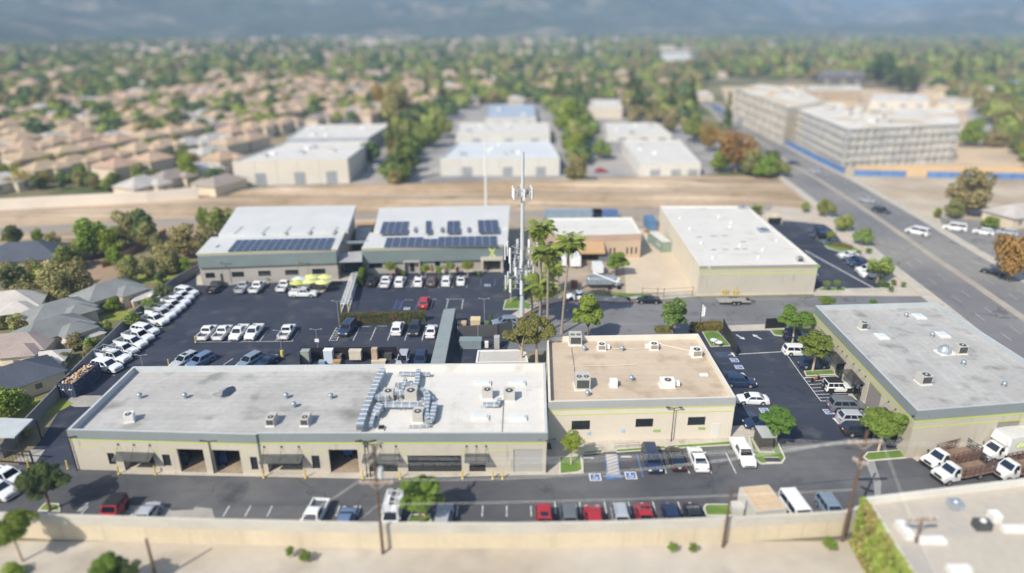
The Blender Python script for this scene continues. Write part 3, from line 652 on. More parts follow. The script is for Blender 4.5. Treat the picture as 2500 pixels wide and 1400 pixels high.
k = MB(); s = SX(PB[0], PB[1], 1735, .5); face_rect(k, PB[0], PB[1], s, s + 1.1, .15, 2.4, .05, .05); k.build('door', wallwh, B, True)
# ---- C: right grey building
hC = HZ(G(2215, 1119), 1003)
PC = [corner(2240, 1004, hC), corner(2760, 966, hC), corner(2810, 1085 - 40, hC), corner(2283, 738, hC), corner(1990, 746, hC)]
PC = [corner(2240, 1004, hC), corner(2860, 956, hC), corner(2283, 738, hC), corner(1990, 746, hC)]
PC[1] = PC[0] + (G(2488, 985, hC) - PC[0]).normalized() * 34; PC[2] = PC[3] + (PC[2] - PC[3]).normalized() * 1; e_ = corner(2283, 738, hC); PC = [PC[0], PC[1], corner(2500, 876, hC) + (corner(2500, 876, hC) - e_) * .35, e_, PC[3]]
Cb = thing('grey_roof_building', 'large building with light grey flat roof on the right, lime stripes below grey band', 'building', (*((PC[0] + PC[3]) / 2), 0))
opC0 = [(SX(PC[0], PC[1], 2415, .1), SX(PC[0], PC[1], 2470, .1), .1, hC * .66, 'r')]
Lc = (PC[0] - PC[4]).length
opC4 = [(Lc * a0, Lc * a1, .1, z, k_) for a0, a1, z, k_ in [(.10, .2, hC * .62, 'r'), (.33, .41, hC * .45, 'd'), (.50, .60, hC * .45, 'd'), (.64, .75, hC * .66, 'r'), (.82, .92, hC * .45, 'd')]]
shell(Cb, PC, hC, .85, wallm, roofg2, {0: opC0, 4: opC4}, parm=mat('parapet_inner2', (.46, .50, .52), .85, .08, .5))
rg = mat('roller_brown', (.27, .25, .235), .7, .06, 1)
for ops, (a, b_) in ((opC0, (PC[0], PC[1])), (opC4, (PC[4], PC[0]))):
    for s0, s1, z0, z1, kd in ops:
        if kd == 'r': slab(Cb, a, b_, s0, s1, z0, z1, 'roller_door', rg)
        else: pane(Cb, a, b_, s0, s1, z0, z1, 'glass_door', mull=2); awning(Cb, a, b_, s0 - .6, s1 + .6, z1 + .35, .1, 1.6, mat('awning_black', (.05, .05, .052), .6))
bandstrip(Cb, PC, [0, 4], hC * .80, hC + .01, bandb if False else band); bandstrip(Cb, PC, [0, 4], hC * .765, hC * .80, lime, 'lime_stripe'); bandstrip(Cb, PC, [0, 4], hC * .63, hC * .655, lime, 'lime_stripe', .02, .03)
# ---- D: white-roofed warehouse
hD = HZ(G(1706, 722), 650)
PD = [corner(1709, 650, hD), corner(1998, 646, hD), corner(1824, 503, hD), corner(1611, 503, hD)]
D = thing('white_roof_warehouse', 'tall cream warehouse with long white roof beside the yard', 'building', (*((PD[0] + PD[2]) / 2), 0))
opD = [(SX(PD[0], PD[1], 1955, 1), SX(PD[0], PD[1], 1976, 1), hD * .22, hD * .42)]
shell(D, PD, hD, .4, wallw, roofw, {0: opD}, parm=mat('parapet_white', (.72, .71, .68), .85, .05, .4)); pane(D, PD[0], PD[1], *opD[0])
k = MB(); face_rect(k, PD[0], PD[1], .02, (PD[1] - PD[0]).length - .02, 0, hD * .9, .015, .02); k.build('front_wall', wallg, D, True)
bandstrip(D, PD, [0], hD * .89, hD, mat('band_taupe', (.33, .31, .29), .8, .05, .3)); bandstrip(D, PD, [0], hD * .855, hD * .885, lime, 'lime_stripe'); bandstrip(D, PD, [0], hD * .70, hD * .73, lime, 'lime_stripe', .03, .03)
k = MB(); q = MB(); q.box(PD[1].x + .6, PD[1].y + 3, hD * .55, 1.2, 3, .3); q.build('canopy', whitep, D, True)
# ---- E and F: solar buildings with sloped grey fascia
def solar_building(name, label, ff, h0, fasc_px, roof_px, upper_px, fascia_mat):
    """ff: pixel pair of the wall base front; fasc_px: fascia bottom/top rows"""
    return None
hE = HZ(G(486, 694), 650); hE1 = hE + 2.1
def slopebuilding(P, lowtop, uppertop, root, fasc, wm, rm, z0, z1):
    pass
PE = [G(488, 695), G(822, 676), corner(866, 540, hE + 1.6), corner(562, 546, hE + 1.6)]
PE[1] = corner(823, 641, hE); PE[0] = corner(487, 653, hE); PE[3] = corner(580, 545, hE + 1.5)
E = thing('solar_building', 'wide beige building with white roof, solar strip and plain grey fascia, left of two', 'building', (*((PE[0] + PE[2]) / 2), 0))
def ztop(pa, row): return HZ(pa, row)
zfE = HZ(PE[0] + Vector((0, .5)), 619)
def mansard(root, P, zb, zt, out, m, edges=(0,)):
    k = MB(); n = len(P)
    for i in edges:
        a, b = P[i], P[(i + 1) % n]; d = (b - a).normalized(); nn = Vector((d.y, -d.x))
        A0, B0, A1, B1 = a + nn * out, b + nn * out, a - nn * .1, b - nn * .1
        k.poly([(*A0, zb), (*B0, zb), (*B1, zt), (*A1, zt)]); k.poly([(*a, zb), (*A0, zb), (*A1, zt)]); k.poly([(*b, zb), (*B1, zt), (*B0, zb)]); k.poly([(*A0, zb), (*a, zb), (*b, zb), (*B0, zb)])
        l = MB(); l.bar((*(A1 + nn * .02), zt + .03), (*(B1 + nn * .02), zt + .03), .12); l.build('lime_stripe', lime, root, True)
    return k.build('fascia', m, root, True)
def roofslab(root, pts, m, name='roof', th=.25):
    k = MB(); k.poly(pts); n = len(pts)
    for i in range(n): a, b = pts[i], pts[(i + 1) % n]; k.poly([a, b, (b[0], b[1], b[2] - th), (a[0], a[1], a[2] - th)])
    return k.build(name, m, root, True)
wall_f = mat('stucco_taupe', (.40, .375, .34), .9, .05, .2, .1, 20)
def sxE(px): return SX(PE[0], PE[1], px, 1.5)
opE = [(sxE(x0), sxE(x1), 1.55, 2.75) for x0, x1 in [(503, 526), (567, 597), (632, 662), (697, 729), (763, 795)]] + [(sxE(539), sxE(546), .15, 2.4)]
mb = MB(); wallseg(mb, PE[0], PE[1], 0, hE + .3, opE)
for i, (za, zb) in ((1, (zfE, zfE + 1.4)), (2, (zfE + 1.4, zfE + 1.4)), (3, (zfE + 1.4, zfE))):
    a, b_ = PE[i], PE[(i + 1) % 4]; mb.poly([(*a, 0), (*b_, 0), (*b_, zb), (*a, za)])
mb.poly([(*PE[0], hE + .3), (*PE[1], hE + .3), (*PE[1], zfE), (*PE[0], zfE)])
mb.build('wall', wall_f, E, True)
for o in opE[:-1]: pane(E, PE[0], PE[1], *o, mull=1, ft=.05)
pane(E, PE[0], PE[1], *opE[-1], 'glass_door')
mansard(E, PE, hE, zfE, .5, bandb)
def lerp(a, b, t): return a + (b - a) * t
m0, m1 = lerp(PE[0], PE[3], .36), lerp(PE[1], PE[2], .42); zm = zfE + .55
roofslab(E, [(*(PE[0] + Vector((-.3, .1))), zfE), (*(PE[1] + Vector((.3, .1))), zfE), (*(m1 + Vector((.3, 0))), zm), (*(m0 + Vector((-.3, 0))), zm)], metr)
m0b = lerp(m0, m1, .045)
roofslab(E, [(*m0b, zm + .5), (*(m1 + Vector((.9, 0))), zm + .5), (*(PE[2] + Vector((.6, .4))), zfE + 2.6), (*(PE[3] + Vector((.3, .4))), zfE + 2.6)], metr, th=.9)
def solar(root_lab, colspec, P0, P1, ztab, rows, name_group, rowh=1.02, gap=.12, lift=.18):
    pass
def solar_strip(label, O, U, Vv, cols, rows_per, cw=1.68, rh=1.0, gap=.07):
    """O origin 3D, U unit along, Vv unit up the slope. cols: list of (index, rows)"""
    t = thing('solar_array', label, 'solar panels', O); Nn = U.cross(Vv).normalized()
    for ci, (u0, r0, r1) in enumerate(cols):
        k = MB()
        for r in range(r0, r1):
            p = U * u0 + Vv * (r * (rh + gap)); c = [p, p + U * cw, p + U * cw + Vv * rh, p + Vv * rh]; k.poly([tuple(x) for x in c]); kk = [tuple(x - Nn * .05) for x in c]
            for i in range(4): k.poly([tuple(c[i]), kk[i], kk[(i + 1) % 4], tuple(c[(i + 1) % 4])])
        po = k.build('solar_panel', panelm, t)
        f = MB()
        for r in range(r0, r1 + 1): p = U * (u0 - .03) + Vv * (r * (rh + gap) - gap / 2) + Nn * .0; f.bar(p, p + U * (cw + .06), .06, .06)
        for q in (-.03, cw + .03): f.bar(U * (u0 + q) + Vv * r0 * (rh + gap), U * (u0 + q) + Vv * (r1 * (rh + gap)), .07, .05)
        f.build('panel_frame', galv, po)
    return t
def onroof(root_pts, px, py):          # intersect pixel ray with plane through 3 points
    a, b_, c = [Vector(p) for p in root_pts[:3]]; n = (b_ - a).cross(c - a)
    u = (px - 1250) / FPX; v = (py - 700) / FPX; d = Vector((u, cP - v * sP, -(sP + v * cP))); o = Vector((0, 0, CH))
    return o + d * ((a - o).dot(n) / d.dot(n))
def array_px(label, plane, bl_, br, tl, ncol, rows, skip=()):
    O = onroof(plane, *bl_); X = onroof(plane, *br); Y = onroof(plane, *tl); n = ((X - O).cross(Vector((0, 1, 0)))).normalized()
    U = (X - O).normalized(); Wd = (X - O).length; pl = [Vector(p) for p in plane[:3]]; N_ = (pl[1] - pl[0]).cross(pl[2] - pl[0]).normalized(); 
    Vv = N_.cross(U).normalized(); Vv = Vv if Vv.y > 0 else -Vv; H = (Y - O).dot(Vv); cw = Wd / ncol - .22; rh = H / rows - .07
    cols = [(i * (cw + .22), *next(((a, b_) for j, a, b_ in skip if j == i), (0, rows))) for i in range(ncol)]
    return solar_strip(label, O + N_ * (.22 if N_.z > 0 else -.22), U, Vv, cols, rows, cw, rh, .07)
plE = [(*PE[0], zfE), (*PE[1], zfE), (*m1, zm)]
array_px('long strip of dark solar panels above the plain grey fascia, left building', plE, (556, 617), (807, 611), (570, 589), 14, 5)
# ---- F: solar building with the X
hF = HZ(G(890, 669), 641)
PF = [corner(886, 642, hF), corner(1229, 632, hF), corner(1236, 533, hF + 2.2), corner(930, 540, hF + 2.2)]
F_ = thing('solar_building', 'beige building whose grey fascia carries the lime X emblem, right of two solar-roofed ones', 'building', (*((PF[0] + PF[2]) / 2), 0))
zfF = HZ(PF[0], 608)
def sxF(px): return SX(PF[0], PF[1], px, 1.5)
opF = [(sxF(901), sxF(934), 1.3, 2.8, 'w'), (sxF(1062), sxF(1075), 1.3, 2.6, 'w'), (sxF(1001), sxF(1012), .15, 2.6, 'd'), (sxF(1180), sxF(1221), .15, 2.8, 'e')]
mb = MB(); wallseg(mb, PF[0], PF[1], 0, hF + .3, opF)
for i, (za, zb) in ((1, (zfF, zfF + 1.4)), (2, (zfF + 1.4, zfF + 1.4)), (3, (zfF + 1.4, zfF))):
    a, b_ = PF[i], PF[(i + 1) % 4]; mb.poly([(*a, 0), (*b_, 0), (*b_, zb), (*a, za)])
mb.poly([(*PF[0], hF + .3), (*PF[1], hF + .3), (*PF[1], zfF), (*PF[0], zfF)]); mb.build('wall', wall_f, F_, True)
for o in opF[:2]: pane(F_, PF[0], PF[1], *o[:4])
pane(F_, PF[0], PF[1], *opF[2][:4], 'glass_door')
# porch
d = (PF[1] - PF[0]).normalized(); n = Vector((d.y, -d.x)); k = MB()
for s in (opF[3][0] - .3, opF[3][1] + .3): p = PF[0] + d * s + n * 1.6; k.box(p.x, p.y, 1.45, .45, .45, 2.9)
p = PF[0] + d * ((opF[3][0] + opF[3][1]) / 2) + n * .8; k.box(p.x, p.y, 3.15, opF[3][1] - opF[3][0] + 1.2, 2.0, .5)
k.build('porch', wallg, F_, True); pane(F_, PF[0], PF[1], *opF[3][:4], 'entrance_door', mull=3, bars=1, fm=darkm, m=glasst)
k = MB(); p = PF[0] + d * ((opF[2][0] + opF[2][1]) / 2) + n * .5; k.box(p.x, p.y, 2.9, 3.6, 1.2, .25); k.box(p.x - 1.7, p.y, 1.4, .3, 1.0, 2.8); k.box(p.x + 1.7, p.y, 1.4, .3, 1.0, 2.8); k.build('porch', wall_f, F_, True)
mansard(F_, PF, hF, zfF, .5, bandb)
# X emblem on the fascia: two crossed strokes with an outlined gap
fa_, fb_ = PF[0], PF[1]; sx0 = SX(fa_, fb_, 1192, hF + 1); sx1 = SX(fa_, fb_, 1211, hF + 1); hh = zfF - hF
def FP(s, t, o=.06): q = fa_ + d * s + n * (.5 - .6 * t + o); return Vector((*q, hF + hh * t))
k = MB()
def stroke(mb, p, q, wd): 
    for a, b_ in ((p, q),): mb.poly([tuple(FP(a[0] - wd, a[1], .09)), tuple(FP(a[0] + wd, a[1], .09)), tuple(FP(b_[0] + wd, b_[1], .09)), tuple(FP(b_[0] - wd, b_[1], .09))])
W_ = sx1 - sx0
sx0 -= .15; sx1 += .15; W_ = sx1 - sx0; stroke(k, (sx0 + .2, .06), (sx1 - .2, .90), .19); k2 = MB()
for a, b_ in (((sx0 + .2, .90), (sx0 + W_ * .42, .58)), ((sx0 + W_ * .58, .40), (sx1 - .2, .06))): stroke(k, a, b_, .19)
k.build('emblem', mat('emblem_lime', (.66, .78, .22), .5, .04, 1), F_, True)
for a, b_ in (((sx0 + .2, .06), (sx1 - .2, .90)),): 
    k2.poly([tuple(FP(a[0] - .03, a[1], .12)), tuple(FP(a[0] + .03, a[1], .12)), tuple(FP(b_[0] + .03, b_[1], .12)), tuple(FP(b_[0] - .03, b_[1], .12))])
k2.build('emblem_line', bandb, F_, True)
m0, m1 = lerp(PF[0], PF[3], .40), lerp(PF[1], PF[2], .42); zmF = zfF + .6
roofslab(F_, [(*(PF[0] + Vector((-.1, .1))), zfF), (*(PF[1] + Vector((.9, .1))), zfF), (*(m1 + Vector((.9, 0))), zmF), (*m0, zmF)], metr)
m0b = lerp(m0, m1, .03)
up = [(*m0b, zmF + .5), (*(m1 + Vector((.9, 0))), zmF + .5), (*(PF[2] + Vector((.9, .4))), zfF + 2.3), (*(PF[3] + Vector((-.2, .4))), zfF + 2.3)]
roofslab(F_, up, metr, th=.8)
plF = [(*PF[0], zfF), (*PF[1], zfF), (*m1, zmF)]
array_px('long strip of dark solar panels just above the fascia with the X', plF, (938, 606.5), (1216, 602), (944, 583), 15, 5, skip=((5, 0, 4), (6, 0, 4)))
for lab, a, b_, c, nc, rw in [('block of four solar columns at the left end of the upper roof', (927, 574), (994, 573), (934, 544), 4, 7), ('single column of solar panels on the upper roof', (1040, 573), (1055, 572.5), (1045, 542), 1, 6), ('pair of solar columns right of the middle of the upper roof', (1091, 572), (1124, 571.5), (1095, 542), 2, 6), ('block of three solar columns at the right end of the upper roof', (1169, 571), (1221, 570), (1171, 540), 3, 6)]:
    array_px(lab, up, a, b_, c, nc, rw)
def skylight(px, py, plane, wd, ln, lab):
    o = onroof(plane, px, py); q_ = [Vector(p) for p in plane[:3]]; nr = (q_[1] - q_[0]).cross(q_[2] - q_[0]).normalized(); t = thing('roof_skylight', lab, 'skylight', o, 0, 'dark strip skylights on the metal roofs'); t.rotation_euler = (math.asin(-nr.y), 0, -.06 if px < 900 else 0); k = MB(); k.box(0, 0, .03, wd, ln, .05); k.build('glazing', mat('skylight_dark', (.18, .21, .24), .3, .1, 1) if px > 900 or px < 540 else mat('skylight_pale', (.38, .42, .45), .3, .1, 1), t)
upE = [(*lerp(PE[0], PE[3], .36), zfE + 1.05), (*(lerp(PE[1], PE[2], .42)), zfE + 1.05), (*PE[2], zfE + 2.6)]
for i, x in enumerate([582, 648, 702, 759, 818]): skylight(x, 563, upE, .55, 4.2, ['westernmost strip skylight on the plain white upper roof', 'second strip skylight from the west on the white upper roof', 'middle strip skylight on the white upper roof', 'fourth strip skylight from the west on the white upper roof', 'easternmost strip skylight on the plain white upper roof'][i])
for i, x in enumerate([1014, 1079, 1144]): skylight(x, 561, up, .7, 2.8, ['dark roof skylight between the four-column and single solar blocks', 'dark roof skylight between the single and paired solar columns', 'dark roof skylight between the paired and triple solar columns'][i])
skylight(532, 602, plE, .5, 1.6, 'short dark skylight left of the solar strip on the lower roof')
# link between the two solar buildings
k = MB(); t = thing('link_canopy', 'grey flat canopy bridging the gap between the two solar buildings', 'canopy', (*G(853, 650), 0))
q = [corner(826, 641, hE), corner(884, 639, hE), corner(884, 613, hE + 1), corner(826, 618, hE + 1)]
k.prism([*q], hE - .1, [hE, hE, hE + 1, hE + 1]); k.build('deck', mat('canopy_grey', (.33, .34, .35), .8), t, True)
k = MB(); k.prism([corner(868, 583, 4), corner(925, 583, 4), corner(925, 553, 4), corner(868, 555, 4)], 3, 4); k.build('rear_deck', mat('canopy_grey2', (.38, .39, .40), .8), t, True)
k = MB(); k.bar((*corner(832, 593, 6), 6), (*corner(900, 591, 6), 6), .5); k.build('duct', galv, t, True)
k = MB(); k.prism([corner(872, 552, 3), corner(930, 549, 3), corner(930, 540, 3), corner(872, 542, 3)], 0, 3); k.build('storage_shed', mat('shed_orange', (.52, .32, .19), .8), t, True)
k = MB(); k.prism([G(842, 668), G(884, 666), G(884, 660), G(842, 660)], .1, 2.6); k.build('gap_shade_block', mat('gap_shade', (.06, .065, .08), .9), t, True)  # near-black block, its colour stands for the shade inside the open gap
# ---- G: tan building in the yard
hG = HZ(G(1567, 630), 571)
PG = [corner(1345, 575, hG), corner(1478, 574, hG), corner(1478, 568, hG), corner(1478, 573, hG), corner(1566, 571, hG), corner(1543, 530, hG), corner(1338, 533, hG)]
PG = [corner(1350, 575, hG), corner(1475, 574, hG), corner(1566, 571, hG), corner(1543, 531, hG), corner(1338, 533, hG)]
Gb = thing('tan_building', 'low tan stucco building with white roof behind the palms', 'building', (*((PG[0] + PG[2]) / 2), 0))
opG = [(SX(PG[1], PG[2], x0, 2), SX(PG[1], PG[2], x0 + 4.5, 2), 1.0, hG * .45) for x0 in (1488, 1498, 1529, 1540, 1551)]
shell(Gb, PG, hG, .35, wallt, roofw, {1: opG}, parm=MT['parapet_white'])
for o in opG: pane(Gb, PG[1], PG[2], *o, ft=.05)
bandstrip(Gb, PG, [0, 1], hG * .74, hG + .01, mat('fascia_tan', (.46, .34, .26), .8, .05, .3), 'fascia')
k = MB(); a, b_ = PG[0], PG[1]; dd = (b_ - a).normalized(); nn = Vector((dd.y, -dd.x)); L = (b_ - a).length
k.poly([(*(a + dd * L * .45 + nn * .05), hG * .72), (*(b_ + nn * .05), hG * .72), (*(b_ + nn * 2.6), hG * .42), (*(a + dd * L * .45 + nn * 2.6), hG * .42)])
k.poly([(*(a + dd * L * .45 + nn * 2.6), hG * .42), (*(b_ + nn * 2.6), hG * .42), (*(b_ + nn * 2.6), hG * .36), (*(a + dd * L * .45 + nn * 2.6), hG * .36)])
k.build('porch_roof', mat('tile_ochre', (.50, .33, .18), .8, .1, .5, brick=(.4, .4, .04, .8, .95)), Gb, True)
k = MB(); k.poly([(*(a + dd * L * .5 + nn * .03), .1), (*(b_ + nn * .03), .1), (*(b_ + nn * .03), hG * .36), (*(a + dd * L * .5 + nn * .03), hG * .36)]); k.build('porch_shade', mat('opening_shade', (.05, .04, .035), .8), Gb, True)  # flat sheet over the wall, coloured dark for shade in the porch recess
# ---- H: small annexe behind the white roof section
hH = 3.0
PH = [corner(1161, 886, hH), corner(1290, 884, hH), corner(1283, 853, hH), corner(1166, 855, hH)]
H = thing('annexe_building', 'small flat grey-roofed annexe behind the white roof, beside the eucalyptus', 'building', (*((PH[0] + PH[2]) / 2), 0))
shell(H, PH, hH, .15, wallg, mat('roof_pale', (.50, .49, .46), .9, .1, .3), parm=MT['parapet_white'])
# ---- background buildings (blurred in the photo)
def lerp2(a, b, t): return a + (b - a) * t
def bgb(name, label, px, base, wm, rm, h=None, par=.5, cat='building', wins=0, kind=None):
    h = h or HZ(G(*base), px[0][1]); P = [corner(x, y, h) for x, y in px]
    t = thing(name, label, cat, (*(sum(P, Vector((0, 0))) / len(P)), 0)); shell(t, P, h, par, wm, rm, parm=rm); a, b_ = P[0], P[1]; L = (b_ - a).length; rq = random.Random(int(px[0][0]))
    for j in range(1, int(L / 7)): k = MB(); s = j * 7.0; face_rect(k, a, b_, s - .06, s + .06, 0, h, .02, .02); k.build('panel_joint', mat('joint_grey', (.42, .40, .37), .9), t, True)
    for s in [q for q in (.18, .52, .8) if L > 22]: k = MB(); face_rect(k, a, b_, L * s, L * s + 3.6, 0, h * .5, .03, .03); k.build('dock_door', mat('dock_grey', (.33, .35, .37), .8, .1, .5), t, True)
    c = sum(P, Vector((0, 0))) / len(P)
    for j in range(int(L / 6)):
        u, v = rq.uniform(.12, .88), rq.uniform(.15, .85); p = lerp2(lerp2(P[0], P[1], u), lerp2(P[3], P[2], u), v); k = MB(); k.box(p.x, p.y, h - par + .5, rq.uniform(1, 2.2), rq.uniform(1, 2), 1.0); k.build('roof_unit', rq.choice([hvacm, galv, hvacw]), t, True)
    return t, P, h
wl1 = mat('wall_warm_white', (.70, .66, .58), .9, .05, .1)
bgb('warehouse', 'broad white warehouse beyond the riverbed, left of three, with warm blank front wall', [(566, 395), (848, 388), (905, 345), (690, 350)], (566, 455), wl1, roofw)
bgb('warehouse', 'pale warehouse wing behind the left white warehouse', [(700, 338), (900, 336), (955, 303), (745, 306)], (700, 372), mat('wall_cool', (.42, .46, .52), .9), roofw)
bgb('warehouse', 'white warehouse beyond the riverbed in line with the tall monopole', [(1075, 387), (1367, 386), (1341, 345), (1118, 348)], (1075, 430), wallwh, mat('roof_cool', (.60, .64, .67), .85, .06, .1))
bgb('warehouse', 'second white hall directly behind the central warehouse', [(1113, 326), (1343, 326), (1338, 300), (1120, 301)], (1113, 352), wallwh, roofw)
bgb('metal_hall', 'blue-grey metal roofed hall at the rear of the central warehouses', [(1186, 288), (1310, 287), (1302, 255), (1192, 256)], (1186, 308), wallwh, mat('roof_bluegrey', (.40, .47, .56), .6, .05, .1))
bgb('warehouse', 'small white warehouse beyond the riverbed, right of the big green trees', [(1562, 400), (1712, 399), (1660, 342), (1518, 344)], (1562, 430), wallwh, roofw)
bgb('warehouse', 'white flat hall behind the right-hand small warehouse', [(1482, 328), (1640, 328), (1603, 300), (1476, 301)], (1482, 345), wallwh, roofw)
bgb('cream_building', 'cream blocky building among the tall trees behind the right warehouses', [(1434, 262), (1520, 262), (1514, 244), (1442, 244)], (1434, 290), wallw, roofw)
bgb('white_hall', 'bright white flat building among trees left of the construction site', [(1618, 152), (1700, 152), (1680, 128), (1612, 130)], (1618, 163), wallwh, roofw)
bgb('dark_building', 'dark low building among trees behind the construction site', [(1995, 185), (2115, 186), (2105, 170), (2005, 170)], (1995, 205), mat('wall_dark', (.14, .13, .13), .9), mat('roof_darkgrey', (.20, .20, .21), .9))
bgb('white_hall', 'white building with teal roof at the far right behind the construction', [(2345, 212), (2560, 214), (2560, 196), (2360, 195)], (2345, 238), wallwh, mat('roof_teal', (.16, .30, .34), .8))
bgb('pink_building', 'pale pink building left of the far right white one', [(2235, 195), (2310, 196), (2300, 178), (2245, 178)], (2235, 218), mat('wall_pink', (.55, .42, .36), .9), mat('roof_pink', (.48, .33, .27), .9))
bgb('site_shed', 'low pale unfinished building behind the grey apartment block, left', [(2125, 246), (2270, 248), (2262, 232), (2130, 231)], (2125, 262), wl1, roofw)
bgb('site_shed', 'low pale unfinished building behind the grey apartment block, right', [(2290, 252), (2440, 255), (2425, 238), (2292, 236)], (2290, 267), wallw, mat('roof_unfinished2', (.55, .50, .43), .9, .15, .1))
sheet('site_yard', [(2350, 258), (2700, 262), (2700, 330), (2380, 325)], .024, mat('yard_grey', (.38, .37, .36), .9, .2, .05))
# construction apartment blocks: storeys with floor bands and scaffold posts
scafg = mat('scaffold_grey', (.60, .58, .54), .8, .12, .3); frm = mat('framing_tan', (.62, .45, .28), .9, .1, .3)
def block(label, px, base, floors, edges, wm):
    h = HZ(G(*base), px[0][1]); P = [corner(x, y, h) for x, y in px]; n = len(P)
    t = thing('apartment_block', label, 'building', (*(sum(P, Vector((0, 0))) / n), 0)); fh_ = h / floors
    for i in edges:
        a, b_ = P[i], P[(i + 1) % n]; L = (b_ - a).length; m = int(L / 3.2); ops = []
        for f in range(floors):
            for j in range(m): s = (j + .5) * L / m; ops.append((s - .95, s + .95, f * fh_ + .7, f * fh_ + fh_ - .5))
        mb_ = MB(); d_ = (b_ - a) / L
        mb_.poly([(*a, 0), (*b_, 0), (*b_, h), (*a, h)]); mb_.build('wall', wm, t, True); wn = MB()
        for o in ops: 
            if random.random() < .7: face_rect(wn, a, b_, o[0], o[1], o[2], o[3], .06, .05)
        wn.build('window', mat('window_open', (.42, .42, .40), .6, .4, .3), t, True, split=True)
        sb = MB()
        for f in range(1, floors + 1): face_rect(sb, a, b_, 0, L, f * fh_ - .08, f * fh_ + .06, .6, .55)
        for j in range(0, m + 1, 1):
            q = a + d_ * (j * L / m) + Vector((d_.y, -d_.x)) * .85; sb.box(q.x, q.y, h / 2, .18, .18, h)
        sb.build('scaffold', scafg, t, True)
    mb_ = MB()
    for i in range(n):
        if i not in edges: a, b_ = P[i], P[(i + 1) % n]; mb_.poly([(*a, 0), (*b_, 0), (*b_, h), (*a, h)])
    mb_.build('wall', wm, t, True); r = MB(); r.poly([(*p, h - .4) for p in P]); r.build('roof', mat('roof_unfinished', (.66, .64, .59), .9, .15, .1, col2=(.60, .49, .34), mix=(.5, .62)), t, True)
    I = offpoly(P, .5); cc = sum(P, Vector((0, 0))) / n
    for j in range(16):
        u = random.random() * .8; e_ = random.randrange(n); p = lerp2(cc, lerp2(P[e_], P[(e_ + 1) % n], random.random()), u); k = MB(); k.box(p.x, p.y, h - .1 + .5, random.uniform(1, 5), random.uniform(1, 4), random.uniform(.5, 1.6), random.random()); k.build('roof_clutter', random.choice([frm, hvacm, roofw, scafg]), t, True)
    k = MB()
    for i in range(n): j = (i + 1) % n; k.poly([(*P[i], h), (*P[j], h), (*I[j], h), (*I[i], h)]); k.poly([(*I[i], h - .4), (*I[j], h - .4), (*I[j], h), (*I[i], h)])
    k.build('parapet', wallwh, t, True)
block('grey scaffolded apartment block under construction, nearest the avenue bend', [(1940, 264), (2072, 316), (2345, 303), (2330, 265), (2120, 262), (2020, 250)], (1940, 345), 5, [0, 1], mat('wrap_grey', (.66, .64, .58), .9, .15, .15, col2=(.52, .53, .54)))
block('pale apartment block under construction behind, along the avenue', [(1796, 217), (1925, 262), (2010, 247), (1950, 218), (1850, 206)], (1796, 292), 4, [0], mat('wrap_cream', (.74, .67, .54), .9, .1, .2))
block('timber-toned apartment wing at the back of the construction site', [(1905, 222), (2105, 221), (2100, 210), (1912, 210)], (1905, 250), 3, [0], frm)
bf = mat('barrier_blue', (.12, .24, .50), .8, .2, .3)
def fence_line(name, label, pts, h, m, cat='fence', post=4, pm=None, t=.08, base=0, group=None):
    P = [G(*p) for p in pts]; o = thing(name, label, cat, (*P[0], 0), 0, group); k = MB(); q = MB()
    for i in range(len(P) - 1):
        d_ = (P[i + 1] - P[i]); n_ = Vector((-d_.y, d_.x)).normalized() * t / 2
        k.prism([P[i] - n_, P[i + 1] - n_, P[i + 1] + n_, P[i] + n_], base, h)
        m_ = max(1, int(d_.length / post))
        for j in range(m_ + 1): p = P[i] + d_ * j / m_; q.box(p.x, p.y, h / 2 + .03, .12, .12, h + .06)
    k.build('panel', m, o, True); q.build('post', pm or darkm, o, True, split=True); return o
fence_line('barrier_fence', 'blue site barrier running along the avenue beside the construction', [(1741, 264), (1808, 303), (1878, 333), (1932, 362), (1998, 396), (2060, 426)], 2.4, bf)
fence_line('barrier_fence', 'blue site barrier along the riverbed, left stretch', [(2085, 430), (2210, 433)], 2.2, bf)
fence_line('barrier_fence', 'blue site barrier along the riverbed, right stretch at the picture edge', [(2262, 434), (2560, 440)], 2.2, bf)
t = thing('retaining_wall', 'long tan retaining wall under the construction site', 'wall', (*G(2300, 423), 0)); k = MB(); P = [G(2090, 424), G(2700, 430)]; k.prism([P[0], P[1], P[1] + Vector((0, .5)), P[0] + Vector((0, .5))], 0, 3.0); k.build('face', mat('retaining_tan', (.66, .48, .28), .9, .06, .1), t, True)
t = thing('concrete_wall', 'pale concrete wall between the houses and the riverbed', 'wall', (*G(200, 505), 0)); k = MB(); P = [G(-300, 532), G(110, 508), G(360, 495), G(485, 484)]
for i in range(3): k.prism([P[i], P[i + 1], P[i + 1] + Vector((0, .4)), P[i] + Vector((0, .4))], 0, 3.4)
k.build('face', mat('wall_pinkish', (.78, .71, .62), .9, .06, .1), t, True)
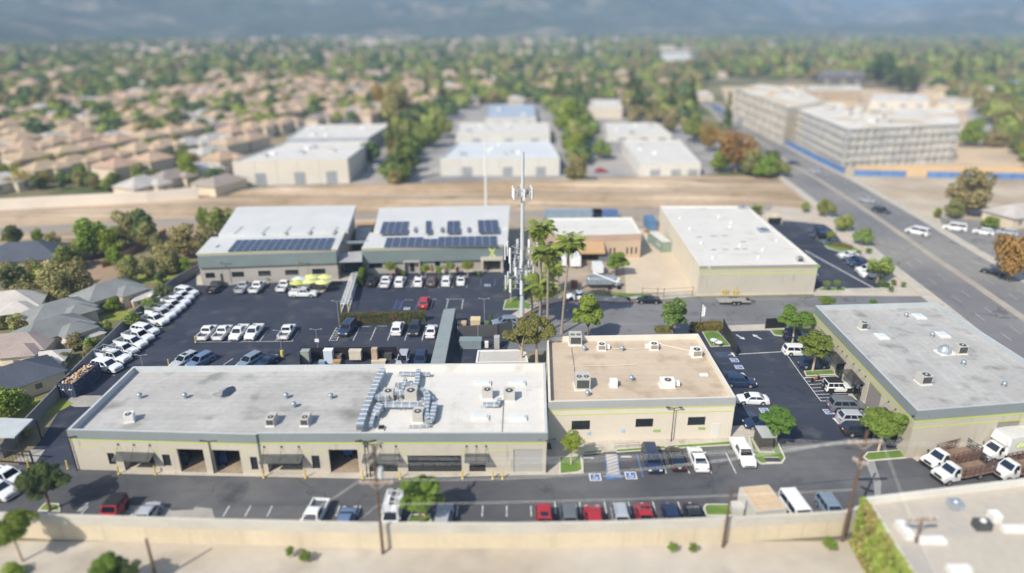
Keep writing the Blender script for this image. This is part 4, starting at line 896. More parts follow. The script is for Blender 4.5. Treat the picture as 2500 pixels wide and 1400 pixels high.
# ---- bottom right building and the long front wall
hR = 6.0
PR = [corner(2290, 1500, hR), corner(2900, 1500, hR), corner(2800, 1132, hR), corner(2112, 1214, hR)]
Rb = thing('corner_building', 'flat tan roof with pale parapet filling the lower right corner', 'building', (*((PR[0] + PR[2]) / 2), 0))
R_LEFT = (PR[3], PR[0]); shell(Rb, PR, hR, .8, wallwh, mat('roof_tan_corner', (.50, .455, .385), .9, .1, .15, stain=((.38, .36, .33), .15, .5, .7)), parm=mat('parapet_pale', (.70, .68, .62), .85, .06, .4))
def rbox(px, py, z, s, lab, m, cat='roof unit', rz=0, name='roof_unit', top=None):
    t = thing(name, lab, cat, (*G(px, py, z), z), rz); k = MB(); k.box(0, 0, s[2] / 2, *s); k.build('casing', m, t)
    if top: k = MB(); k.dome(0, 0, s[2], min(s[:2]) * .3, .25); k.build('cap', top, t)
rbox(2330, 1240, hR - .8, (1.2, 1.2, .8), 'blurred blue-grey roof vent at the top of the lower right roof', galv, top=galv)
rbox(2395, 1290, hR - .8, (1.5, 1.0, .9), 'blurred grey roof unit near the right edge of the lower right roof', grille, top=hvacw)
rbox(2425, 1270, hR - .8, (1.0, 1.0, .9), 'blurred white roof cap near the right edge', hvacw, top=hvacw)
rbox(2208, 1300, hR - .8, (.9, 2.2, .6), 'blurred long white roof curb beside the roof left edge', hvacw)
rbox(2273, 1323, hR - .8, (2.6, .8, .4), 'blurred flat white skylight in the lower right roof', hvacw)
rbox(2475, 1295, hR - .8, (2.4, .8, .4), 'blurred flat white skylight at the right edge of the roof', hvacw)
rbox(2340, 1395, hR - .8, (2.0, .8, .5), 'blurred white roof unit at the very bottom edge', hvacw)
W = [(-200, 1244), (100, 1254), (500, 1266), (900, 1275), (1250, 1276), (1500, 1272), (1800, 1261), (2060, 1247), (2106, 1232)]; hw = 3.2
P = [G(x, y, hw) for x, y in W]; t = thing('boundary_wall', 'long tan block wall across the bottom with a grey coping', 'wall', (*P[4], 0)); k, c_, gb = MB(), MB(), MB()
for i in range(len(P) - 1):
    d_ = (P[i + 1] - P[i]); n_ = Vector((-d_.y, d_.x)).normalized()
    k.prism([P[i] - n_ * .3, P[i + 1] - n_ * .3, P[i + 1], P[i]], 0, hw - .06); c_.prism([P[i] - n_ * .36, P[i + 1] - n_ * .36, P[i + 1] + n_ * .05, P[i] + n_ * .05], hw - .06, hw)
    gb.prism([P[i] - n_ * .325, P[i + 1] - n_ * .325, P[i + 1] - n_ * .3, P[i] - n_ * .3], hw - 1.15, hw - .06)
k.build('face', mat('wall_tan', (.60, .52, .385), .9, .07, .2, brick=(.2, .4, .01, .9, .96)), t, True); c_.build('coping', mat('coping_grey', (.56, .53, .46), .85, .08, .5), t, True)
gb.build('grey_course', mat('course_grey', (.50, .48, .43), .9, .1, .3), t, True)
t = thing('perimeter_wall', 'long dark grey block wall along the left edge of the rear lot', 'wall', (*G(210, 905), 0)); k = MB(); P = [G(*p) for p in [(10, 1120), (150, 968), (210, 905), (325, 790), (425, 703), (484, 668), (500, 652)]]
for i in range(len(P) - 1):
    d_ = (P[i + 1] - P[i]); n_ = Vector((-d_.y, d_.x)).normalized() * .2; k.prism([P[i], P[i + 1], P[i + 1] + n_, P[i] + n_], 0, 2.0)
k.build('face', mat('wall_slate', (.20, .21, .23), .9, .1, .3, brick=(.2, .4, .01, .85, .95)), t, True)
t = thing('brick_wall', 'short reddish wall beyond the left garden', 'wall', (*G(330, 610), 0)); k = MB(); P = [G(250, 655), G(310, 628), G(405, 572)]
for i in range(2): k.prism([P[i], P[i + 1], P[i + 1] + Vector((.2, .2)), P[i] + Vector((.2, .2))], 0, 1.5)
k.build('face', mat('brick_red', (.35, .19, .13), .9, .1, .3), t, True)
# lower-left carport, yard gate, canopy with ribbed roof
t = thing('carport', 'flat pale carport roof on thin posts at the left edge', 'carport', (*G(20, 1090), 0)); z = 3.1; k = MB(); q = [corner(-60, 1067, z), corner(35, 1067, z), corner(81, 1023, z), corner(-30, 1019, z)]; k.prism(q, z - .2, z); k.build('roof', mat('carport_roof', (.46, .50, .52), .8, .1, .5), t, True)
for p in q: 
    k = MB(); k.box(p.x * .995, p.y, z / 2 - .1, .12, .12, z - .2); k.build('post', darkm, t, True)
t = thing('yard_gate', 'black tubular sliding gate at the lower left yard entrance', 'gate', (*G(45, 1132), 0)); k = MB(); a, b_ = G(-60, 1125), G(82, 1134); a2, b2 = (*a, 1.9), (*b_, 1.9)
for z0 in (.15, 1.9): k.bar((*a, z0), (*b_, z0), .14)
k.bar((*b_, 0), (*b_, 2), .16)
for j in range(16): p = a + (b_ - a) * j / 15; k.bar((*p, .15), (*p, 1.9), .035)
k.build('frame', darkm, t, True)
z = 3.0; q = [corner(1051, 888, z), corner(1086, 888, z), corner(1112, 753, z), corner(1083, 756, z)]
t = thing('ribbed_canopy', 'long narrow blue-grey ribbed metal canopy in the rear lot', 'canopy', (*((q[0] + q[2]) / 2), 0)); k = MB(); k.prism(q, z - .18, z)
k.build('roof', mat('ribbed_roof', (.20, .245, .26), .55, .08, .5), t, True); nR = 44; rb = MB()
for j in range(nR): s = (j + .5) / nR; p0, p1 = lerp(q[0], q[3], s), lerp(q[1], q[2], s); rb.bar((*p0, z + .03), (*p1, z + .03), .22, .08)
rb.build('ribs', mat('ribbed_roof2', (.30, .35, .37), .5, .08, .5), t, True)
for j in range(6):
    s = j / 5; p = lerp(q[1], q[2], s); k = MB(); k.box(p.x - .1, p.y, z / 2 - .1, .14, .14, z - .18); k.build('post', darkm, t, True)
k = MB()
for j in range(5): a, b_ = lerp(q[1], q[2], j / 5 + .03), lerp(q[1], q[2], (j + 1) / 5 - .03); k.prism([a, b_, b_ + Vector((-.04, 0)), a + Vector((-.04, 0))], .2, 2.2)
k.build('side_screen', mat('screen_dark', (.045, .055, .075), .7), t, True)
# white framed pedestrian cage / gate
t = thing('slatted_barrier', 'long white slatted gate frame between the hedges and the rear lot', 'gate', (*G(852, 730), 0)); k = MB(); a0, a1, b0, b1 = G(834, 764), G(851, 764), G(860, 688), G(874, 686)
for z0 in (.3, 1.9):
    for p, r_ in ((a0, b0), (a1, b1)): k.bar((*p, z0), (*r_, z0), .12)
for j in range(22):
    s = j / 21; p, r_ = lerp(a0, b0, s), lerp(a1, b1, s); k.bar((*p, 1.9), (*r_, 1.9), .10)
    if j % 3 == 0: k.bar((*p, 0), (*p, 1.9), .08); k.bar((*r_, 0), (*r_, 1.9), .08)
k.build('frame', whitep, t, True); k = MB(); k.prism([lerp(a1, b1, .3), b1, b1 + Vector((.05, 0)), lerp(a1, b1, .3) + Vector((.05, 0))], .2, 1.9); k.build('panel', mat('panel_white', (.6, .6, .58), .7), t, True)
k = MB(); k.bar((*a0, 0), (*a0, 1.8), .12); k.bar((*a1, 0), (*a1, 1.8), .12); k.build('end_posts', yelp, t, True)
# screens around the yards
fence_line('screen_fence', 'black screened fence behind the machinery yard, rear run', [(1118, 826), (1216, 820), (1252, 812)], 2.3, mat('screen_grey', (.085, .088, .095), .9, .1), post=3, pm=galv)
fence_line('screen_fence', 'black screen fence on the far side of the storage pen', [(738, 876), (968, 874)], 2.0, blackm)
fence_line('screen_fence', 'black screen fence on the right side of the storage pen', [(968, 874), (985, 905)], 2.0, blackm)
fence_line('screen_fence', 'black screen fence on the left side of the storage pen', [(738, 876), (735, 905)], 2.0, blackm)
fence_line('slat_gate', 'tall black slatted sliding gate beside the small lawn', [(1764, 806), (1796, 872)], 2.2, darkm, 'gate')
fence_line('entry_gate', 'black panel gate leaf by the round tree at the lot entrance', [(1868, 803), (1916, 801)], 2.0, blackm, 'gate', 2)
fence_line('mesh_fence', 'thin rusty wire fence along the front of the yards', [(1330, 735), (1440, 716), (1530, 722), (1560, 728)], .06, wood, post=3)
t = thing('rail_gate', 'rusty rail gate across the concrete apron', 'gate', (*G(1640, 730), 0)); k = MB(); pts = [G(1567, 727), G(1604, 728), G(1620, 729), G(1690, 724)]
for p in pts: k.box(p.x, p.y, 1.1, .1, .1, 2.2)
for z0 in (.4, 1.2, 2.0): 
    for i in range(3): k.bar((*pts[i], z0), (*pts[i + 1], z0), .045)
k.build('frame', wood, t, True)
fence_line('mesh_fence', 'chain-link fence closing the side yard near the right pole', [(2128, 1122), (2205, 1112)], .08, galv, post=2.2, pm=galv)
# ================================================================ VEHICLES  (x forward, length along x)
def paint(name, c, coat=.6): return mat('paint_' + name, c, .35, .02, 2, coat=coat, spec=.4)
PAINT = dict(white=(.80, .82, .83), silver=(.42, .45, .49), grey=(.14, .155, .17), dark=(.025, .028, .034), navy=(.018, .035, .09), blue=(.13, .20, .34), red=(.42, .025, .03),
             brown=(.13, .10, .085), steel=(.20, .26, .34), green=(.07, .10, .09), black=(.012, .013, .015), cream=(.66, .65, .60))
carglass = mat('car_glass', (.012, .022, .045), .04, 0, spec=.9); lamp_m = mat('headlight_glass', (.75, .78, .8), .15, 0); tail_m = mat('taillight_red', (.38, .02, .015), .25, 0)
trim = mat('plastic_trim', (.02, .021, .023), .6, 0); plate_m = mat('number_plate', (.8, .8, .78), .5, 0); bedm = mat('bed_liner', (.10, .11, .125), .7, .1)
SPEC = {  # L, W, profile[(x,z)], cabin base x0,x1, base z, roof x0,x1, roof z, wheel r, bed(x0,x1)
 'sedan': (4.75, 1.84, [(-2.37, .45), (-2.33, .86), (-2.1, .98), (-1.55, 1.01), (.95, .98), (1.7, .88), (2.2, .72), (2.36, .5)], -1.75, 1.15, .97, -1.0, .35, 1.44, .33, None),
 'coupe': (4.75, 1.92, [(-2.37, .45), (-2.33, .82), (-2.05, .96), (-1.5, 1.0), (.8, .95), (1.7, .86), (2.2, .7), (2.36, .48)], -1.85, .95, .96, -.85, .1, 1.36, .35, None),
 'suv': (4.80, 1.94, [(-2.38, .5), (-2.37, .95), (-2.2, 1.08), (-1.5, 1.10), (1.0, 1.08), (1.75, 1.0), (2.25, .85), (2.38, .55)], -2.28, 1.25, 1.07, -1.85, .45, 1.70, .37, None),
 'bigsuv': (5.30, 2.05, [(-2.63, .55), (-2.62, 1.0), (-2.45, 1.15), (-1.5, 1.17), (1.2, 1.15), (2.0, 1.08), (2.5, .92), (2.63, .6)], -2.52, 1.45, 1.14, -2.15, .7, 1.85, .40, None),
 'minivan': (5.10, 2.00, [(-2.53, .5), (-2.52, .95), (-2.4, 1.05), (-1.5, 1.08), (1.35, 1.05), (1.95, .95), (2.4, .78), (2.53, .5)], -2.42, 1.65, 1.04, -2.15, .55, 1.75, .35, None),
 'van': (5.6, 2.05, [(-2.78, .5), (-2.77, 1.0), (-2.7, 1.18), (-1.5, 1.2), (1.75, 1.18), (2.2, 1.08), (2.65, .88), (2.78, .55)], -2.72, 2.05, 1.17, -2.55, 1.15, 2.10, .38, None),
 'jeep': (4.30, 1.90, [(-2.1, .6), (-2.1, 1.1), (-2.05, 1.16), (-1.2, 1.18), (.6, 1.17), (1.2, 1.14), (1.95, 1.08), (2.05, .65)], -2.02, .72, 1.16, -1.95, .35, 1.84, .44, None),
 'pickup': (5.75, 2.03, [(-2.87, .62), (-2.87, .72), (-2.6, .74), (-.75, .75), (-.70, 1.16), (1.25, 1.17), (2.1, 1.12), (2.7, 1.0), (2.86, .65)], -.66, 1.45, 1.15, -.48, .72, 1.88, .42, (-2.84, -.78)),
}
WB = {'sedan': 1.4, 'coupe': 1.42, 'suv': 1.43, 'bigsuv': 1.58, 'minivan': 1.55, 'van': 1.75, 'jeep': 1.38, 'pickup': 1.82}
def loft(st, mb, m=0, cap=True):
    k = len(st[0]); n0 = len(mb.v); mb.v += [tuple(p) for s in st for p in s]; nf = 0
    for i in range(len(st) - 1):
        for j in range(k - 1):
            a = n0 + i * k + j; mb.f.append((a, a + 1, a + k + 1, a + k)); mb.m.append(m)
    if cap:
        mb.f.append(tuple(n0 + j for j in range(k - 1, -1, -1))); mb.f.append(tuple(n0 + (len(st) - 1) * k + j for j in range(k))); mb.m += [m, m]
VP = {}
def vehicle_proto(kind, color, opt=''):
    key = (kind, color, opt)
    if key in VP: return VP[key]
    L, Wd, prof, cb0, cb1, cz, cr0, cr1, rz, wr, bed = SPEC[kind]; pm = paint(color, PAINT[color]); hwid = Wd / 2; wb = WB[kind]
    nm = {'sedan': 'sedan', 'coupe': 'coupe', 'suv': 'suv', 'bigsuv': 'suv', 'minivan': 'minivan', 'van': 'van', 'jeep': 'off_roader', 'pickup': 'pickup_truck'}[kind]
    t = thing(nm, 'x', 'car'); g = .24 if kind not in ('jeep', 'pickup') else .38
    body = MB(); st = []
    xs = [p[0] for p in prof]; zs = [p[1] for p in prof]
    # refine stations so wheel arches can rise
    X = sorted(set(xs + [s * wb + o for s in (-1, 1) for o in (-wr - .09, -wr * .75, 0, wr * .75, wr + .09)])); X = [x for x in X if xs[0] <= x <= xs[-1]]
    for x in X:
        z = float(np.interp(x, xs, zs)); tp = min(1, (L / 2 - abs(x)) / .55); wv = hwid * (.86 + .14 * sm(tp)); 
        arch = max([math.sqrt(max(0, 1 - ((x - s * wb) / (wr + .09)) ** 2)) * (wr + .09) for s in (-1, 1)]); zb = max(g, wr * .98 + arch - .02 if arch > .01 else g)
        zb = min(zb, z - .12); zsh = z - .16 if z - .16 > zb + .02 else zb + .02; wt = wv * (.93 if not bed or x > -.72 else .985)
        st.append([(x, -wv * .95, zb), (x, -wv, (zb + zsh) / 2), (x, -wv * .985, zsh), (x, -wt, z - .02), (x, -wv * .5, z + .012), (x, 0, z + .02), (x, wv * .5, z + .012), (x, wt, z - .02), (x, wv * .985, zsh), (x, wv, (zb + zsh) / 2), (x, wv * .95, zb)])
    loft(st, body)
    # dark underbody
    und = MB(); und.box(0, 0, g + .12, L * .94, Wd * .80, .3)
    # cabin frustum with crowned roof
    bw, tw = hwid * .93, hwid * (.74 if kind not in ('van', 'jeep') else .86); B0, B1 = cz - .03, rz - .05
    cab = [(cb0, B0, bw), (cr0, B1, tw), (cr1, B1, tw), (cb1, B0, bw)]
    V = [(cb0, -bw, B0), (cr0, -tw, B1), (cr1, -tw, B1), (cb1, -bw, B0), (cb0, bw, B0), (cr0, tw, B1), (cr1, tw, B1), (cb1, bw, B0)]
    body.add(V, [(0, 3, 2, 1), (4, 5, 6, 7), (0, 1, 5, 4), (3, 7, 6, 2)])
    R_ = []
    for x, z in ((cr0, B1), (cr0 + .12, rz - .008), ((cr0 + cr1) / 2, rz + .012), (cr1 - .15, rz - .008), (cr1, B1)):
        R_.append([(x, -tw, min(z, B1 + .0)), (x, -tw * .9, z - .004), (x, -tw * .45, z + .008 if z > B1 else z), (x, tw * .45, z + .008 if z > B1 else z), (x, tw * .9, z - .004), (x, tw, min(z, B1))])
    loft(R_, body, cap=False)
    if bed:
        x0, x1 = bed
        for s in (-1, 1): body.box((x0 + x1) / 2, s * (hwid * .95), .93, x1 - x0, .13, .46)
        body.box(x0 + .05, 0, .93, .10, Wd * .86, .44)
    bo = body.build('body', pm, t); und.build('underbody', trim, t)
    if bed:
        k = MB(); k.poly([(bed[0] + .1, -hwid * .88, .80), (bed[1], -hwid * .88, .80), (bed[1], hwid * .88, .80), (bed[0] + .1, hwid * .88, .80)]) 
        for s in (-1, 1): k.box((bed[0] + bed[1]) / 2, s * wb * 0 + s * hwid * .78, .88, .9, .22, .15)
        if opt == 'cover': k.box((bed[0] + bed[1]) / 2, 0, 1.15, bed[1] - bed[0], Wd * .93, .05)
        k.build('bed', pm if opt == 'cover' else bedm, t)
    def quad_on(mb, c, u0, u1, v0, v1, off):   # c corners: bl, br, tr, tl
        c = [Vector(p) for p in c]; n_ = (c[1] - c[0]).cross(c[3] - c[0]).normalized()
        f = lambda u, v: c[0].lerp(c[1], u).lerp(c[3].lerp(c[2], u), v) + n_ * off
        mb.poly([tuple(f(u0, v0)), tuple(f(u1, v0)), tuple(f(u1, v1)), tuple(f(u0, v1))])
    k = MB(); quad_on(k, [(cb1, bw, B0), (cb1, -bw, B0), (cr1, -tw, B1), (cr1, tw, B1)], .06, .94, .08, .93, -.012); quad_on(k, [(cb1, -bw, B0), (cb1, bw, B0), (cr1, tw, B1), (cr1, -tw, B1)], .06, .94, .08, .93, .012); k.build('windshield', carglass, t)
    k = MB(); quad_on(k, [(cb0, bw, B0), (cb0, -bw, B0), (cr0, -tw, B1), (cr0, tw, B1)], .08, .92, .14, .90, .012); k.build('rear_window', carglass, t)
    nwin = {'sedan': 2, 'coupe': 1, 'suv': 3, 'bigsuv': 3, 'minivan': 3, 'van': 2 if color == 'white' else 4, 'jeep': 3, 'pickup': 2}[kind]
    for s in (-1, 1):
        k = MB(); c = [(cb0, s * bw, B0), (cb1, s * bw, B0), (cr1, s * tw, B1), (cr0, s * tw, B1)]
        off = .012 if s < 0 else -.012; e = .05
        for i in range(nwin):
            u0, u1 = .05 + (.90) * i / nwin, .05 + .90 * (i + 1) / nwin - .03; quad_on(k, c, u0, u1, .12, .90, off)
        k.build('side_window', carglass, t, split=True)
    for s in (-1, 1):
        for ss in (-1, 1):
            k = MB(); n_ = 16
            y0, y1 = s * (hwid - .24), s * (hwid - .015); ring = [(2 * math.pi * i / n_) for i in range(n_)]
            k.add([(ss * wb + wr * math.cos(a), y0, wr + wr * math.sin(a)) for a in ring] + [(ss * wb + wr * math.cos(a), y1, wr + wr * math.sin(a)) for a in ring], [(i, (i + 1) % n_, n_ + (i + 1) % n_, n_ + i) for i in range(n_)] + [tuple(range(n_)), tuple(range(2 * n_ - 1, n_ - 1, -1))])
            w_ = k.build('wheel', tyre, t); k = MB(); r2 = wr * .62; yy = y1 + s * .008
            k.poly([(ss * wb + r2 * math.cos(a), yy, wr + r2 * math.sin(a)) for a in ring]); k.build('rim', rimm if opt != 'blackwheel' and kind != 'jeep' else trim, w_)
    zf = float(np.interp(L / 2 - .12, xs, zs)); zr = 1.0 if bed else float(np.interp(-L / 2 + .1, xs, zs))
    for s in (-1, 1):
        k = MB(); k.box(L / 2 - .13, s * hwid * .66, zf - .02, .22, .36, .13, 0); k.build('headlight', lamp_m, t)
        k = MB(); k.box(-L / 2 + .05, s * hwid * (.83 if bed else .74), zr - .14, .12, .14 if bed or kind in ('van', 'jeep') else .34, .30 if bed or kind in ('van', 'jeep') else .13); k.build('taillight', tail_m, t)
        k = MB(); k.box(cb1 - .35, s * (bw + .13), B0 + .08, .14, .2, .15); k.build('mirror', pm if kind != 'jeep' else trim, t)
    k = MB(); k.box(L / 2 - .02, 0, .52, .06, Wd * .62, .2); k.build('grille', trim, t)
    k = MB(); k.box(-L / 2 - .012, 0, .62 if bed else .78, .03, .34, .15); k.build('number_plate', plate_m, t)
    k = MB(); k.box(L / 2 + .01, 0, .42, .04, Wd * .8, .12); k.box(-L / 2 - .01, 0, .42 if not bed else .5, .04, Wd * .86, .14); k.build('bumper', trim if color not in ('white', 'silver') or kind == 'jeep' else (galv if bed else pm), t)
    if kind == 'jeep':
        k = MB(); k.box((cr0 + cr1) / 2, 0, rz + .02, cr1 - cr0 - .1, tw * 1.9, .05); k.build('hard_top', trim, t)
        k = MB(); n_ = 14; k.add([(-2.12, .42 * math.cos(a), 1.0 + .42 * math.sin(a)) for a in [2 * math.pi * i / n_ for i in range(n_)]] + [(-2.34, .42 * math.cos(a), 1.0 + .42 * math.sin(a)) for a in [2 * math.pi * i / n_ for i in range(n_)]], [(i, (i + 1) % n_, n_ + (i + 1) % n_, n_ + i) for i in range(n_)] + [tuple(range(n_, 2 * n_))]); sw = k.build('spare_wheel', tyre, t)
        k = MB(); k.add([(-2.35, .2 * math.cos(a), 1.0 + .2 * math.sin(a)) for a in [2 * math.pi * i / n_ for i in range(n_)]], [tuple(range(n_))]); k.build('rim', rimm, sw)
        for s in (-1, 1):
            k = MB()
            for ss in (-1, 1): k.box(ss * wb, s * (hwid + .02), wr * 2 + .08, wr * 2.3, .2, .08)
            k.build('fender', trim, t)
    if 'rack' in opt or kind in ('bigsuv',):
        k = MB()
        if bed:
            for x in (-2.6, -.7, 1.0):
                k.bar((x, -.9, 2.12), (x, .9, 2.12), .07)
                for s in (-1, 1): k.bar((x, s * .93, 1.1), (x, s * .93, 2.12), .07)
            for s in (-1, 1): k.bar((-2.75, s * .93, 2.15), (1.3, s * .93, 2.15), .08)
            if 'ladder' in opt:
                for y0 in (-.75, .35):
                    for y in (y0, y0 + .42): k.bar((-2.9, y, 2.22), (1.4, y, 2.26), .06)
                    for j in range(14): k.bar((-2.8 + j * .31, y0, 2.23), (-2.8 + j * .31, y0 + .42, 2.23), .04)
            k.build('ladder_rack', whitep if 'w' in opt else galv, t)
            k = MB()
            for s in (-1, 1): k.box(-1.8, s * .80, 1.28, 1.9, .36, .35)
            k.build('tool_box', pm, t)
        else:
            for s in (-1, 1): k.bar((cr0 + .2, s * tw * .85, rz + .07), (cr1 - .2, s * tw * .85, rz + .07), .05)
            k.build('roof_rack', galv, t)
    if opt == 'sunroof':
        k = MB(); k.box(cr1 - .55, 0, rz + .015, .7, tw * 1.2, .02); k.build('sunroof', carglass, t)
    if opt == 'scoop': k = MB(); k.box(1.45, 0, .93, .5, .7, .06); k.build('hood_scoop', trim, t)
    VP[key] = t; return t
def veh(kind, color, px, py, head, label, opt='', group=None, s=1.0, cat=None):
    """head in degrees: 0 = nose away from camera, 90 = nose to the right, 180 = nose toward camera"""
    t = vehicle_proto(kind, color, opt); g = G(px, py, .75)
    if py > 1200 and 100 < px < 1750:      # keep clear of the boundary wall
        wy = np.interp(px, [w_[0] for w_ in W], [G(w_[0], w_[1], hw).y for w_ in W]); g.y = max(g.y, wy + .45 + SPEC[kind][0] * s / 2)
    return place(t, USED, (g.x, g.y, .04), R(90 - head), s, label, cat or {'pickup': 'pickup truck', 'van': 'van', 'minivan': 'minivan', 'sedan': 'car', 'coupe': 'car', 'jeep': 'off-roader', 'suv': 'suv', 'bigsuv': 'suv'}[kind], group)
def dirhead(px, py, dx, dy):
    a, b_ = G(px, py), G(px + dx, py + dy); d_ = b_ - a; return math.degrees(math.atan2(d_.x, d_.y))
GL = 'white fleet vehicles parked at an angle along the left wall'
fleet = [(455, 713, 'suv', 'white hatchback-tailed car farthest up the left wall row'), (443, 724, 'pickup', 'white pickup second from the far end of the left wall row'), (430, 736, 'pickup', 'white pickup third from the far end of the left wall row'), (419, 747, 'pickup', 'white pickup fourth from the far end of the left wall row'),
         (407, 757, 'pickup', 'white pickup fifth from the far end of the left wall row'), (393, 768, 'pickup', 'white pickup sixth from the far end, beside the side-on one'), (377, 781, 'pickup', 'white pickup ending the far group of the left wall row'), (354, 806, 'suv', 'white closed-back car starting the near group below the gap in the row'),
         (338, 821, 'pickup', 'white pickup second in the near group of the left wall row'), (320, 837, 'pickup', 'white pickup third in the near group of the left wall row'), (300, 853, 'pickup', 'white pickup fourth in the near group of the left wall row'), (277, 872, 'pickup', 'white pickup next to last toward the debris container'), (260, 893, 'suv', 'white closed-back car nearest the debris container')]
for i_, (x, y, k_, l) in enumerate(fleet): veh(k_, 'white', x, y, dirhead(x, y, 58, 11) + [0, 2, -1.5, 1, -2, 0, 2.5][i_ % 7], l, ['', 'cover', '', 'blackwheel', '', 'rack'][i_ % 6] if k_ == 'pickup' else '', group=GL, s=[1.0, .96, 1.02][i_ % 3] if k_ == 'pickup' else 1.06)
GM = 'pickups in the painted island of the rear lot'
for x, y, h, c, l, o in [(506, 811, 0, 'white', 'white pickup with open bed at the left end of the painted island', ''), (544, 811, 0, 'white', 'white pickup seen from behind, second in the painted island', ''), (583, 811, 180, 'white', 'white pickup facing the camera, left of two in the painted island', ''), (620, 810, 180, 'white', 'white pickup facing the camera, right of two in the painted island', ''), (701, 809, 0, 'white', 'white pickup alone at the right end of the painted island behind the lamp', '')]:
    veh('pickup', c, x, y, h, l, o, GM, .94)
